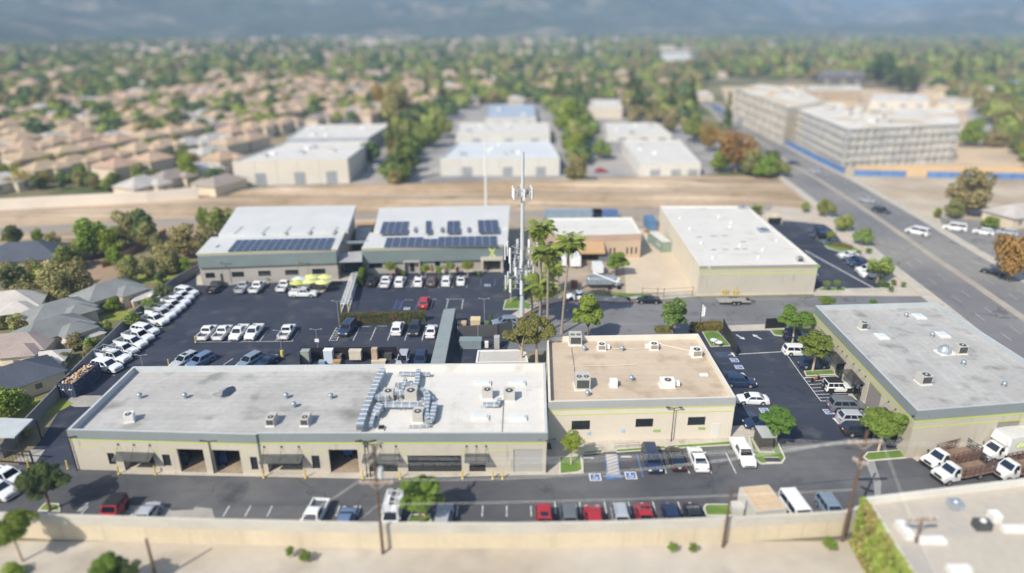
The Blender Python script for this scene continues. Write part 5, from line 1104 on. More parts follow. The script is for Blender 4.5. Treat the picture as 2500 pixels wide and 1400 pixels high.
for k_, c, x, y, h, l, o in [
 ('suv', 'silver', 452, 879, 205, 'silver-white car nosing toward the grey roof parapet, leftmost of its row', 'sunroof'), ('suv', 'blue', 490, 880, 205, 'slate blue suv beside the silver car beyond the grey roof', ''),
 ('suv', 'steel', 611, 880, 205, 'blue-grey suv beyond the grey roof, left of a dark sedan', ''), ('coupe', 'navy', 650, 883, 205, 'low dark navy car partly behind the grey roof parapet', ''),
 ('pickup', 'dark', 526, 700, 0, 'charcoal pickup before the plain solar building', ''), ('pickup', 'silver', 594, 700, 0, 'silver-white pickup, left of a pair before the solar building', ''), ('pickup', 'white', 628, 700, 0, 'white pickup, right of a pair before the solar building', ''),
 ('pickup', 'white', 694, 697, 0, 'white pickup parked beside the lime umbrellas', ''), ('pickup', 'white', 741, 716, 90, 'white work pickup with ladder rack crossing below the umbrellas', 'rack'),
 ('jeep', 'dark', 909, 687, 0, 'black off-roader with spare wheel beside the upright hedge', ''), ('pickup', 'white', 942, 688, 0, 'white pickup with dark bed beside the black off-roader', ''), ('suv', 'white', 977, 687, 0, 'white suv left of the hatched bay before the X building', ''),
 ('suv', 'white', 1023, 686, 0, 'white suv with sunroof right of the hatched bay', 'sunroof'), ('suv', 'brown', 1054, 686, 0, 'bronze suv in the row before the X building', ''), ('suv', 'white', 1090, 685, 0, 'white suv right of the bronze one before the X building', ''), ('sedan', 'white', 1126, 683, 0, 'white car with sunroof ending the row before the X building', 'sunroof'),
 ('suv', 'red', 1036, 738, 0, 'red hatchback alone in the middle of the rear lot', ''), ('bigsuv', 'navy', 849, 801, 188, 'dark navy pickup-like suv facing camera by the hedge', ''), ('suv', 'white', 971, 800, 0, 'white suv below the hedge, seen from behind', ''), ('suv', 'dark', 1012, 802, 180, 'black suv facing camera between two white cars below the hedge', ''), ('sedan', 'white', 1053, 806, 0, 'white sedan beside the ribbed canopy', ''),
 ('suv', 'silver', 984, 877, 180, 'pale silver suv right of the storage pen behind the roof', ''), ('suv', 'navy', 1027, 877, 180, 'navy suv beside the ribbed canopy end behind the white roof', ''),
 ('suv', 'steel', 1233, 786, 262, 'blue-silver wagon beside the tall white monopole', 'rack'), ('pickup', 'white', 1416, 724, 275, 'white crew pickup with black wheels parked on the curved street kerb', 'blackwheel'), ('coupe', 'black', 1583, 731, 272, 'glossy black car parked on the street before the yard gate', ''),
 ('jeep', 'navy', 1945, 822, 95, 'dark navy off-roader under the round tree at the lot entrance', ''), ('minivan', 'white', 1950, 856, 92, 'white minivan with nose under the second round tree', ''), ('suv', 'navy', 1985, 886, 90, 'dark slate suv below the second round tree', ''),
 ('suv', 'navy', 1806, 931, 95, 'dark navy suv reversed against the cream building side', ''), ('sedan', 'white', 1836, 973, 274, 'white sedan tucked beside the corner of the cream building', ''), ('sedan', 'navy', 1858, 1032, 270, 'dark navy car half hidden behind the tree over the generator', ''),
 ('jeep', 'white', 2046, 945, 90, 'white off-roader with black top beside the hatched bay', ''), ('bigsuv', 'grey', 2068, 990, 92, 'graphite large suv right of the small kerb island', ''), ('suv', 'silver', 2089, 1021, 92, 'silver suv beside the graphite one, partly under the tree', ''), ('suv', 'dark', 2101, 1049, 92, 'black suv deepest under the tree by the grey-roofed building', ''),
 ('minivan', 'navy', 1591, 1119, 180, 'navy minivan facing camera beside the blue line', ''), ('coupe', 'dark', 1649, 1116, 0, 'black sedan seen from behind in the row before the cream building', ''), ('coupe', 'white', 1704, 1117, 0, 'white coupe with dark rear window before the cream building', ''), ('pickup', 'white', 1814, 1104, 180, 'white pickup with covered bed beside the generator island', 'cover'),
 ('jeep', 'red', 274, 1250, 180, 'red boxy off-roader by the boundary wall at lower left', ''), ('sedan', 'silver', 353, 1263, 180, 'silver-blue car half hidden by the boundary wall on the concrete slab', ''), ('pickup', 'white', 766, 1262, 184, 'white pickup with dark bed facing the boundary wall', ''), ('sedan', 'blue', 843, 1271, 0, 'slate-blue sedan right of the white pickup at the boundary wall', ''),
 ('pickup', 'white', 957, 1258, 180, 'white utility pickup carrying ladders, next to the bottom tree', 'rackladderw'), ('suv', 'silver', 1082, 1268, 2, 'grey-silver suv right of the bottom tree and fire hydrant', ''), ('suv', 'red', 1329, 1276, 180, 'red car, leftmost of three red ones at the boundary wall', 'sunroof'), ('suv', 'grey', 1391, 1273, 180, 'charcoal car between the left two red cars', ''), ('suv', 'red', 1450, 1271, 0, 'bright red suv, middle of three red cars at the wall', ''),
 ('suv', 'silver', 1517, 1271, 180, 'pale silver suv with roof bars between two red cars', 'rack'), ('coupe', 'red', 1576, 1266, 180, 'red sports coupe with black hood scoop, rightmost of the red cars', 'scoop'), ('sedan', 'navy', 1641, 1266, 180, 'navy sedan right of the red sports coupe', ''), ('coupe', 'dark', 1697, 1265, 180, 'black coupe beside the green kerb island at the wall', ''),
 ('van', 'white', 1945, 1250, 175, 'white passenger van right of the tan box container', ''), ('suv', 'steel', 2029, 1245, 178, 'blue-silver pickup-like suv near the right wooden pole', 'rack'),
 ('pickup', 'white', 14, 1163, 110, 'white pickup at the left edge beside the dark round tree', ''), ('suv', 'white', -6, 1196, 110, 'white suv nose cut by the left edge of the picture', ''),
 ('sedan', 'navy', 1998, 562, 268, 'dark navy car farthest up the east lot row', ''), ('suv', 'black', 2004, 575, 268, 'black suv second in the east lot row', ''), ('sedan', 'green', 2030, 591, 268, 'dark green car beside the planted island of the east lot', ''), ('coupe', 'white', 2072, 622, 268, 'white sports car first below the planted island', ''), ('coupe', 'navy', 2088, 632, 268, 'navy sports car next to the white one in the east lot', ''),
 ('pickup', 'navy', 2103, 644, 268, 'dark blue pickup between sports cars and white suvs', ''), ('suv', 'white', 2118, 658, 268, 'white suv behind the palm in the east lot', ''), ('suv', 'white', 2128, 669, 268, 'white suv nearest the palm trunk in the east lot', ''),
 ('sedan', 'dark', 2425, 662, 318, 'dark car on the right lanes of the avenue at the picture edge', ''), ('van', 'white', 2240, 566, 322, 'white van driving on the far lanes of the avenue', ''), ('suv', 'dark', 2152, 513, 140, 'dark suv on the avenue beyond the east lot', ''), ('sedan', 'silver', 2117, 488, 322, 'silver car on the avenue behind the dark suv', ''),
 ('sedan', 'navy', 1938, 398, 140, 'small dark car far up the avenue', ''), ('suv', 'silver', 1990, 418, 322, 'small silver car far up the avenue', ''), ('sedan', 'white', 1812, 292, 322, 'tiny white car near the far bend of the avenue', ''),
 ('van', 'white', 2330, 556, 300, 'white box van parked beyond the avenue under the big tree', ''), ('suv', 'white', 2400, 566, 300, 'white suv parked beyond the avenue, middle of three', ''), ('suv', 'silver', 2458, 568, 300, 'silver suv parked beyond the avenue at the picture edge', ''),
 ('van', 'white', 918, 412, 80, 'white van behind the left white warehouse yard, left of two', ''), ('van', 'white', 1000, 410, 80, 'white van in the yard between the warehouses, right of two', ''), ('sedan', 'red', 1468, 416, 90, 'rust red car parked between the background warehouses', ''), ('suv', 'blue', 1058, 296, 60, 'blue car among the trees behind the left warehouse', '')]:
    veh(k_, c, x, y, h, l, o, s=.96 if k_ == 'pickup' else 1)
# ---- work trucks at the right
def truck(label, px, py, head, kind, cat='truck'):
    g = G(px, py, 1.0); t = thing('work_truck' if kind == 'stake' else 'box_truck', label, cat, (g.x, g.y, .04), R(90 - head)); pm = paint('white', PAINT['white'])
    k = MB(); st = []
    for x, z in [(1.2, 1.35), (1.22, 1.42), (2.4, 1.42), (3.1, 1.36), (3.5, 1.22), (3.62, .7)]:
        w_ = 1.02 * (1 if x < 3 else .95); st.append([(x, -w_, .55), (x, -w_, 1.1), (x, -w_ * .93, z), (x, 0, z + .03), (x, w_ * .93, z), (x, w_, 1.1), (x, w_, .55)])
    loft(st, k); V = [(1.15, -.93, 1.38), (1.2, -.78, 2.15), (1.85, -.78, 2.15), (2.5, -.93, 1.38), (1.15, .93, 1.38), (1.2, .78, 2.15), (1.85, .78, 2.15), (2.5, .93, 1.38)]
    k.add(V, [(0, 3, 2, 1), (4, 5, 6, 7), (0, 1, 5, 4), (3, 7, 6, 2), (1, 2, 6, 5)]); k.build('cab', pm, t)
    k = MB(); c = [Vector(V[i]) for i in (3, 7, 6, 2)]; n_ = (c[1] - c[0]).cross(c[3] - c[0]).normalized() * .012; f = lambda u, v: tuple(c[0].lerp(c[1], u).lerp(c[3].lerp(c[2], u), v) + n_)
    k.poly([f(.06, .08), f(.94, .08), f(.94, .92), f(.06, .92)]); k.build('windshield', carglass, t)
    for s in (-1, 1):
        k = MB(); c = [Vector((x, s * abs(y), z)) for x, y, z in (V[0], V[3], V[2], V[1])]; n_ = Vector((0, s * .014, .004)); f = lambda u, v: tuple(c[0].lerp(c[1], u).lerp(c[3].lerp(c[2], u), v) + n_)
        k.poly([f(.12, .12), f(.86, .12), f(.86, .88), f(.12, .88)]); k.build('side_window', carglass, t)
        k = MB(); k.box(3.52, s * .72, 1.02, .2, .3, .26); k.build('headlight', lamp_m, t); k = MB(); k.box(2.3, s * 1.2, 1.6, .12, .2, .32); k.build('mirror', trim, t)
        for x, r_ in ((2.75, .42), (-1.9, .42)):
            k = MB(); a = [2 * math.pi * i / 16 for i in range(16)]; y0, y1 = s * .72, s * 1.04
            k.add([(x + r_ * math.cos(q), y0, r_ + r_ * math.sin(q)) for q in a] + [(x + r_ * math.cos(q), y1, r_ + r_ * math.sin(q)) for q in a], [(i, (i + 1) % 16, 16 + (i + 1) % 16, 16 + i) for i in range(16)] + [tuple(range(16)), tuple(range(31, 15, -1))]); w_ = k.build('wheel', tyre, t)
            k = MB(); k.poly([(x + .24 * math.cos(q), y1 + s * .008, r_ + .24 * math.sin(q)) for q in a]); k.build('rim', rimm, w_)
    k = MB(); k.box(3.64, 0, .6, .12, 1.9, .28); k.box(3.60, 0, .98, .06, 1.0, .34); k.build('grille', trim, t)
    k = MB(); k.box(-1.0, 0, .62, 5.2, .8, .25); k.build('chassis', trim, t)
    if kind == 'stake':
        wm = mat('stake_wood', (.17, .10, .075), .85, .25, 2); k = MB(); k.box(-1.4, 0, .95, 4.9, 2.35, .14); k.build('bed_floor', mat('bed_planks', (.30, .21, .15), .9, .2, 2, brick=(.2, 5, .02, .6, .9)), t)
        for nm, A_, B_ in (('side_rail', (-3.8, -1.15), (1.0, -1.15)), ('side_rail', (-3.8, 1.15), (1.0, 1.15)), ('front_rail', (1.0, -1.15), (1.0, 1.15)), ('tail_rail', (-3.82, -1.15), (-3.82, 1.15))):
            k = MB(); m_ = 7 if nm == 'side_rail' else 4
            for z in (1.25, 1.62, 1.98, 2.3): k.bar((*A_, z), (*B_, z), .05, .12)
            for j in range(m_): p = [A_[i] + (B_[i] - A_[i]) * j / (m_ - 1) for i in (0, 1)]; k.bar((*p, 1.0), (*p, 2.3), .09)
            k.build(nm, wm if 'tail' not in nm else mat('rail_steel', (.09, .085, .085), .7), t)
    else:
        k = MB(); k.box(-1.5, 0, 2.25, 5.3, 2.45, 2.5); k.box(1.35, 0, 2.95, .6, 2.2, 1.0, 0, 0, .85) if kind == 'tall' else None; k.build('cargo_box', pm, t)
        k = MB(); k.box(-1.5, 0, 3.52, 5.36, 2.5, .06); k.build('box_roof', mat('box_roof', (.62, .62, .60), .7), t)
        if kind == 'tall':
            for s in (1,):
                k = MB(); a = [2 * math.pi * i / 20 for i in range(20)]; yy = s * 1.235
                k.add([(-.9 + 1.25 * math.cos(q), yy, 2.4 + .62 * math.sin(q)) for q in a], [tuple(range(20))]); em = k.build('emblem', mat('emblem_pale', (.62, .72, .30), .6), t)
                k = MB()
                for x0 in (-1.5, -.9, -.3): 
                    for u, v in (((x0 - .22, 2.1), (x0 + .22, 2.7)), ((x0 - .22, 2.7), (x0 + .22, 2.1))): k.bar((u[0], yy + .012, u[1]), (v[0], yy + .012, v[1]), .09, .02)
                k.build('emblem_strokes', whitep, em)
    return t
hd = dirhead(2330, 1120, -100, 20)
truck('white stake-bed truck with brown wooden rails, nearer the grey-roofed building', 2318, 1116, hd - 3, 'stake')
truck('white stake-bed truck with dark rails, nearer the camera', 2348, 1150, hd, 'stake')
truck('white box truck with tall cargo box and pale lime emblem at the right edge', 2455, 1098, hd + 2, 'tall')
truck('white truck with flat dark body cut by the right edge', 2490, 1142, hd, 'stake')
# flatbed trailer
t = thing('flatbed_trailer', 'empty grey flatbed trailer parked on the street beside the warehouse', 'trailer', (*G(1790, 736, .5), .03), 0); k = MB(); k.box(0, 0, .68, 6.2, 2.1, .14); k.build('deck', mat('deck_planks', (.33, .31, .29), .9, .2, 2), t)
k = MB(); k.bar((3.1, -.8, .6), (4.3, 0, .55), .1); k.bar((3.1, .8, .6), (4.3, 0, .55), .1); k.box(2.8, 0, .85, .5, .8, .5); k.build('drawbar', darkm, t)
for x in (-.1, .75):
    for s in (-1, 1):
        k = MB(); a = [2 * math.pi * i / 14 for i in range(14)]; y0, y1 = s * .85, s * 1.1
        k.add([(x + .38 * math.cos(q), y0, .38 + .38 * math.sin(q)) for q in a] + [(x + .38 * math.cos(q), y1, .38 + .38 * math.sin(q)) for q in a], [(i, (i + 1) % 14, 14 + (i + 1) % 14, 14 + i) for i in range(14)] + [tuple(range(14)), tuple(range(27, 13, -1))]); w_ = k.build('wheel', tyre, t)
        k = MB(); k.poly([(x + .2 * math.cos(q), y1 + s * .01, .38 + .2 * math.sin(q)) for q in a]); k.build('rim', rimm, w_)
for s in (-1, 1): k = MB(); k.box(.33, s * 1.12, .84, 1.9, .3, .06); k.build('mudguard', darkm, t)
# ================================================================ ROOF EQUIPMENT
GR = 'packaged air conditioners on the flat roofs'
def hvac(label, px, py, z, s, rz=0, m=hvacm, fans=1, front=True, duct=None):
    g = G(px, py, z); t = thing('air_conditioner', label, 'air conditioner', (*g, z), rz); w_, d_, h_ = s
    k = MB(); k.box(0, 0, .12 + h_ / 2, w_, d_, h_); k.build('casing', m, t); k = MB(); k.box(0, 0, .06, w_ * 1.15, d_ * 1.15, .12); k.build('roof_curb', hvacw, t)
    for i in range(fans):
        x = (i - (fans - 1) / 2) * w_ * .48; k = MB(); k.cyl(x, -d_ * .18, .12 + h_, .17 + h_, min(w_ / fans, d_) * .36, n=14); f = k.build('fan_grille', grille, t); k = MB(); k.cyl(x, -d_ * .18, .17 + h_, .19 + h_, min(w_ / fans, d_) * .10, n=8); k.build('fan_hub', hvacw, f)
    if front: k = MB(); k.box(0, -d_ / 2 - .01, .12 + h_ * .5, w_ * .82, .04, h_ * .7); k.build('coil_grille', grille if m is not hvacw else mat('coil_tan', (.32, .28, .22), .7), t)
    if duct: k = MB(); k.box(w_ * .75 * duct, .1, .12 + h_ * .3, w_ * .6, d_ * .6, h_ * .55); k.build('duct', galv if m is hvacm else hvacw, t)
    return t
zA = zrA + .01; zB = hB - .8 + .01; zC = hC - .85 + .01; zD = hD - .4 + .01
hvac('tilted pale air conditioner near the left end of the grey roof', 318, 1028, zA, (1.1, 1.1, 1.0), .3, hvacw, front=False, duct=None)
hvac('air conditioner with dark front coil, left of two on the grey roof', 665, 1033, zA, (1.0, 1.7, .95), 0, hvacm)
hvac('air conditioner with dark front coil, right of two on the grey roof', 748, 1033, zA, (1.0, 1.7, .95), 0, hvacm)
hvac('grey rooftop unit inside the duct tangle, left of two at the top', 950, 975, zA, (1.4, 1.3, 1.3), 0, hvacm, front=False)
hvac('larger grey rooftop unit inside the duct tangle, right of two at the top', 1005, 975, zA, (1.6, 1.5, 1.4), 0, hvacm, front=False)
hvac('grey rooftop unit at the lower edge of the duct tangle', 1022, 1025, zA, (1.3, 1.6, 1.3), 0, hvacm, front=False)
hvac('grey rooftop unit on the white roof with ducts below it, left of two', 1190, 970, zA, (1.4, 1.2, 1.2), 0, hvacm, front=False)
hvac('grey rooftop unit on the white roof casting a shadow, right of two', 1243, 974, zA, (1.5, 1.4, 1.3), 0, hvacm, front=False)
hvac('tall beige twin-fan unit against the rear parapet of the tan roof', 1404, 838, zB, (1.9, 1.9, 1.5), 0, hvacm, 2)
hvac('tall beige twin-fan unit at the lower left of the tan roof', 1421, 945, zB, (2.0, 2.0, 1.7), 0, hvacm, 2)
hvac('small white unit with duct to its right on the tan roof', 1468, 853, zB, (1.2, 1.3, .9), 0, hvacw, duct=1)
hvac('small white unit with duct to its left on the tan roof', 1595, 852, zB, (1.2, 1.3, .9), 0, hvacw, duct=-1)
hvac('white boxy unit near the right corner of the tan roof', 1698, 869, zB, (1.4, 1.4, 1.1), .1, hvacw)
hvac('plain white vent box in the middle of the tan roof', 1497, 943, zB, (1.0, 1.0, .9), 0, hvacw, 0, front=False)
hvac('wide low white unit at the lower right of the tan roof', 1628, 943, zB, (1.9, 1.3, 1.0), 0, hvacw, front=False, duct=.8)
hvac('grey unit with bent duct at the upper left of the right roof', 2105, 803, zC, (1.0, 1.0, 1.1), .1, hvacm, duct=1.1)
hvac('grey cube unit right of the domed duct on the right roof', 2342, 862, zC, (1.5, 1.3, 1.3), .1, hvacm)
hvac('grey cube unit on white curbs at the lower left of the right roof', 2253, 935, zC, (1.5, 1.4, 1.3), .1, hvacm, duct=.9)
hvac('small dark unit near the front right corner of the long white roof', 1951, 640, zD, (1.2, 1.2, 1.0), 0, hvacm)
hvac('flat grey unit in the upper middle of the long white roof', 1862, 567, zD, (2.2, 2.2, .7), .1, galv, front=False)
hvac('grey duct pieces at the far end of the long white roof', 1812, 512, zD, (2.0, 1.4, .7), .2, galv, front=False)
# turbine vents
def turbine(px, py, z, lab, s=1.0):
    t = thing('turbine_vent', lab, 'roof vent', (*G(px, py + 5, z), z), 0, 'ball-shaped turbine vents on the roofs'); k = MB(); k.cyl(0, 0, 0, .32 * s, .17 * s, n=12); k.build('stack', galv, t); k = MB(); k.dome(0, 0, .42 * s, .30 * s, .28 * s); k.cyl(0, 0, .30 * s, .42 * s, .20 * s, .30 * s, 12); k.build('turbine', mat('vent_blue', (.33, .40, .46), .35, .1, 3, metal=.4), t, smooth=True)
for x, y, z, l in [(342, 968, zA, 'turbine vent farthest left on the grey roof'), (452, 968, zA, 'turbine vent left of the black roof stain'), (699, 968, zA, 'turbine vent right of the black stain above the left air conditioner'), (808, 969, zA, 'turbine vent nearest the duct tangle on the grey roof'), (718, 990, zA, 'small pale vent between the two dark-fronted air conditioners'),
                (1426, 852, zB, 'turbine vent under the rear twin-fan unit on the tan roof'), (1518, 852, zB, 'turbine vent between the two small white units on the tan roof'), (1541, 925, zB, 'turbine vent alone in the middle of the tan roof'), (1434, 962, zB, 'turbine vent beside the lower left twin-fan unit'),
                (2211, 770, zC, 'turbine vent near the back of the right roof beside a raised skylight'), (2275, 818, zC, 'turbine vent beside the middle skylight on the right roof'), (2351, 887, zC, 'turbine vent just below the grey cube unit on the right roof'), (2450, 940, zC, 'turbine vent at the right edge of the right roof')]: turbine(x, y, z, l, 1.25)
RV = [(1660, 535), (1684, 561), (1712, 596), (1741, 633), (1851, 631), (1806, 603), (1862, 612), (1785, 546), (1782, 557), (1896, 590), (1755, 531)]
for i, (x, y) in enumerate(RV):
    t = thing('roof_vent', ORD[sorted(q[0] for q in RV).index(x)] + ' small round vent from the left on the long white roof', 'roof vent', (*G(x, y, zD), zD), 0, 'small round vents on the long white roof'); k = MB(); k.cyl(0, 0, 0, .35, .3, n=10); k.dome(0, 0, .35, .36, .2, 10, 3); k.build('cap', hvacw, t)
t = thing('roof_vents_dark', 'x', 'x'); bpy.data.objects.remove(t)
RH = [(1707, 580), (1742, 578), (1769, 577), (1743, 611), (1771, 610), (1818, 609), (1799, 609), (1815, 591)]
for i, (x, y) in enumerate(RH):
    t = thing('roof_hatch', ORD[sorted(q[0] for q in RH).index(x)] + ' flat dark patch from the left on the long white roof', 'roof patch', (*G(x, y, zD), zD), 0, 'dark flashing patches on the long white roof'); k = MB(); k.box(0, 0, .06, 1.1, .5, .12); k.build('plate', mat('flash_grey', (.35, .35, .36), .7, .1, 2), t)
def skyl(px, py, z, s, lab, rz=0, m=None):
    t = thing('skylight', lab, 'skylight', (*G(px, py, z), z), rz); k = MB(); k.box(0, 0, .12, s[0], s[1], .24); k.build('curb', roofw, t); k = MB(); k.box(0, 0, .30, s[0] * .9, s[1] * .86, .14, 0, 0, .85); k.build('dome', m or mat('skylight_dome', (.66, .74, .80), .2, .05, 1), t)
for x, y, l in [(1178, 938, 'raised white skylight at the upper left of the white roof'), (1262, 938, 'raised white skylight at the upper right of the white roof'), (1171, 1022, 'raised white skylight at the lower left of the white roof'), (1263, 1023, 'raised white skylight at the lower right of the white roof')]: skyl(x, y, zA, (2.4, 1.1), l)
for x, y, l in [(2152, 824, 'flat skylight below the upper left unit on the right roof'), (2300, 820, 'flat skylight in the middle of the right roof'), (2243, 775, 'raised skylight hatch at the back of the right roof')]: skyl(x, y, zC, (1.7, 2.0), l, .0)
skyl(931, 1048, zA, (.8, .9), 'small dark roof hatch near the front edge of the white roof', 0, blackm)
skyl(1718, 918, zB, (1.2, .5), 'narrow flat skylight near the right edge of the tan roof')
# grille domes and ducts
t = thing('duct_hood', 'rounded galvanised duct hood beside the cube unit on the right roof', 'duct', (*G(2305, 862, zC), zC), .1); k = MB(); k.box(0, 0, .08, 2.2, 1.8, .16); k.build('roof_curb', hvacw, t); k = MB(); k.dome(0, 0, .16, .95, 1.15, 14, 5); k.build('hood', galv, t)
def duct(label, pts, z, r=.42, zl=.75):
    """rectangular galvanised duct on stands through roof pixels"""
    P = [G3(x, y, z + zl) for x, y in pts]; o = P[0]; t = thing('roof_duct', label, 'duct', (o.x, o.y, z)); k = MB(); L = MB(); fl_ = MB()
    r *= .74
    for i in range(len(P) - 1):
        k.bar(P[i], P[i + 1], r * 2, r * 1.6); m_ = int((P[i + 1] - P[i]).length / 1.1); d_ = (P[i + 1] - P[i]).normalized() * .05
        for j in range(m_ + 1): q = P[i].lerp(P[i + 1], (j + .5) / (m_ + 1)); fl_.bar(q - d_, q + d_, r * 2.25, r * 1.85)
    for p in P[1:-1]: k.dome(p.x, p.y, p.z - r * .8, r * 1.15, r * 1.5, 10, 3)
    k.build('duct_run', galv, t, True); fl_.build('flange', mat('flange_white', (.68, .72, .75), .5), t, True, split=True)
    for i in range(len(P) - 1):
        n_ = max(1, int((P[i + 1] - P[i]).length / 2.2))
        for j in range(n_ + 1): q = P[i].lerp(P[i + 1], j / n_); [L.box(q.x + s * r, q.y, z + (zl - r * .8) / 2, .06, .06, zl - r * .8) for s in (-1, 1)]
    L.build('stand', galv, t, True)
duct('long galvanised duct running front to back along the left of the duct tangle', [(878, 1045), (893, 1000), (918, 940), (935, 905)], zA, .55, .9)
duct('short duct joining the long run to the left rooftop unit', [(900, 972), (950, 970)], zA, .5)
duct('duct crossing the middle of the tangle from left to right', [(918, 1012), (932, 988), (1030, 988)], zA, .4, .9)
duct('duct run down the right side of the tangle, inner of two', [(1028, 950), (1045, 965), (1040, 1010), (1045, 1030)], zA, .42)
duct('duct run down the right side of the tangle, outer of two', [(1062, 985), (1055, 1020), (1048, 1028)], zA, .42)
duct('horizontal duct near the top of the tangle', [(965, 940), (1012, 940)], zA, .36)
duct('topmost horizontal duct behind the tangle', [(975, 912), (1050, 914)], zA, .3, .5)
duct('front to back duct in the upper middle of the tangle', [(1022, 905), (1018, 935), (1008, 955)], zA, .4)
duct('small duct looped below the left unit on the open white roof', [(1180, 988), (1215, 988), (1220, 975)], zA, .33, .5)
duct('thin duct slanting off the long left run toward the front', [(905, 1040), (916, 1000), (925, 985)], zA, .3, .6)
duct('second cross duct just above the middle one', [(925, 962), (968, 960), (1002, 958)], zA, .28, 1.1)
duct('short riser duct between the two upper rooftop units', [(975, 968), (985, 945), (990, 925)], zA, .3, .8)
duct('short duct right of the upper right rooftop unit', [(1028, 975), (1060, 972)], zA, .26, .5)
duct('low duct in front of the lower rooftop unit', [(1000, 1042), (1050, 1040)], zA, .2, .3)
# stains on the grey roof
t = thing('roof_puddle', 'black ragged stain in a hollow of the grey roof', 'stain', (*G(558, 957, zA), zA)); k = MB(); a = [2 * math.pi * i / 26 for i in range(26)]
k.poly([((.85 + .62 * noise.noise(Vector((math.cos(q) * 2, math.sin(q) * 2, 4)))) * math.cos(q), (1.55 + .5 * noise.noise(Vector((math.cos(q) * 2, math.sin(q) * 2, 9)))) * math.sin(q), .008) for q in a]); k.build('stain', mat('stain_black', (.035, .045, .075), .35, .3, 1), t)
k = MB(); k.poly([((1.3 + 1.0 * noise.noise(Vector((math.cos(q) * 2, math.sin(q) * 2, 14)))) * math.cos(q) - .5, (1.4 + 1.1 * noise.noise(Vector((math.cos(q) * 2, math.sin(q) * 2, 19)))) * math.sin(q) - .3, .004) for q in a]); k.build('stain_edge', mat('stain_brown', (.31, .31, .305), .9, .25, 1), t)
def pipe(label, pts, z, m, r=.06):
    P = [G3(x, y, z + .1) for x, y in pts]; t = thing('roof_pipe', label, 'pipe', (*G(*pts[0], z), z)); k = MB(); k.tube(P, r, 5); k.build('pipe', m, t, True)
pm_ = mat('pipe_cream', (.62, .56, .46), .7)
pipe('thin gas pipe running front to back on the tan roof', [(1395, 850), (1402, 900), (1402, 940)], zB, mat('pipe_grey', (.35, .33, .3), .6), .05)
pipe('cream pipe crossing the middle of the tan roof', [(1401, 895), (1480, 893), (1552, 891)], zB, pm_)
pipe('cream pipe slanting from the rear parapet to the right unit', [(1572, 822), (1620, 843), (1690, 858)], zB, pm_, .09)
pipe('cream pipe joining the small white units', [(1480, 852), (1590, 851)], zB, pm_)
pipe('pipe along the roof edge beside the duct tangle', [(1225, 1055), (1228, 1000), (1230, 975)], zA, mat('pipe_grey', (.35, .33, .3), .6), .05)
# ================================================================ POLES, TOWER, WIRES
def lamp(label, px, py, ytop, arms=2, base=None, m=darkm, group='slim lamp posts in the lots'):
    g = G(px, py); h = HZ(g, ytop); t = thing('lamp_post', label, 'lamp post', (*g, 0), 0, group); k = MB(); k.cyl(0, 0, 0, h, .075, .05, 8); k.build('pole', m, t)
    for s in ((-1, 1) if arms == 2 else (-1,)):
        k = MB(); k.bar((0, 0, h - .05), (s * .7, .1, h + .05), .07); k.box(s * .85, .1, h + .05, .42, .22, .08); k.build('lamp_head', m, t)
    if base: k = MB(); k.cyl(0, 0, 0, base, .28, n=12); k.build('pole_base', yelp, t)
for a in [('lamp post at the left corner of the long building', 188, 1150, 1068), ('lamp post between the two left open bays', 524, 1158, 1078), ('lamp post before the last open bay, left of a close pair', 897, 1168, 1080), ('lamp post before the last open bay, right of a close pair', 905, 1167, 1078), ('lamp post at the right corner of the long building by the roller door', 1334, 1156, 1075), ('lamp post against the cream building between two windows', 1638, 1080, 997), ('tall lamp post at the corner of the right-hand building', 2222, 1118, 1018)]: lamp(*a)
for a in [('lamp post in the rear lot beside the upright hedge end', 829, 800, 736), ('lamp post with white sign in the middle of the rear lot', 777, 857, 805), ('lamp post in front of the plain solar building, left', 548, 700, 637), ('lamp post in front of the plain solar building, right', 733, 695, 632), ('lamp post before the X building beside the white cars', 1100, 690, 628), ('lamp post beside the machinery yard in the rear lot', 1183, 795, 730), ('thin lamp post behind the white fleet row', 340, 800, 765), ('thin lamp post at the foot of the fleet row near the container', 350, 900, 868)]: lamp(*a, m=mat('pole_grey', (.25, .27, .29), .5))
lamp('lamp post on a yellow base at the right of the painted island', 690, 872, 808, base=1.2, m=mat('pole_grey', (.25, .27, .29), .5))
g = G(777, 857); t = thing('sign_plate', 'small white sign on the middle lamp post of the rear lot', 'sign', (g.x, g.y - .12, 2.0)); k = MB(); k.box(0, 0, 0, .7, .05, .6); k.build('panel', whitep, t)
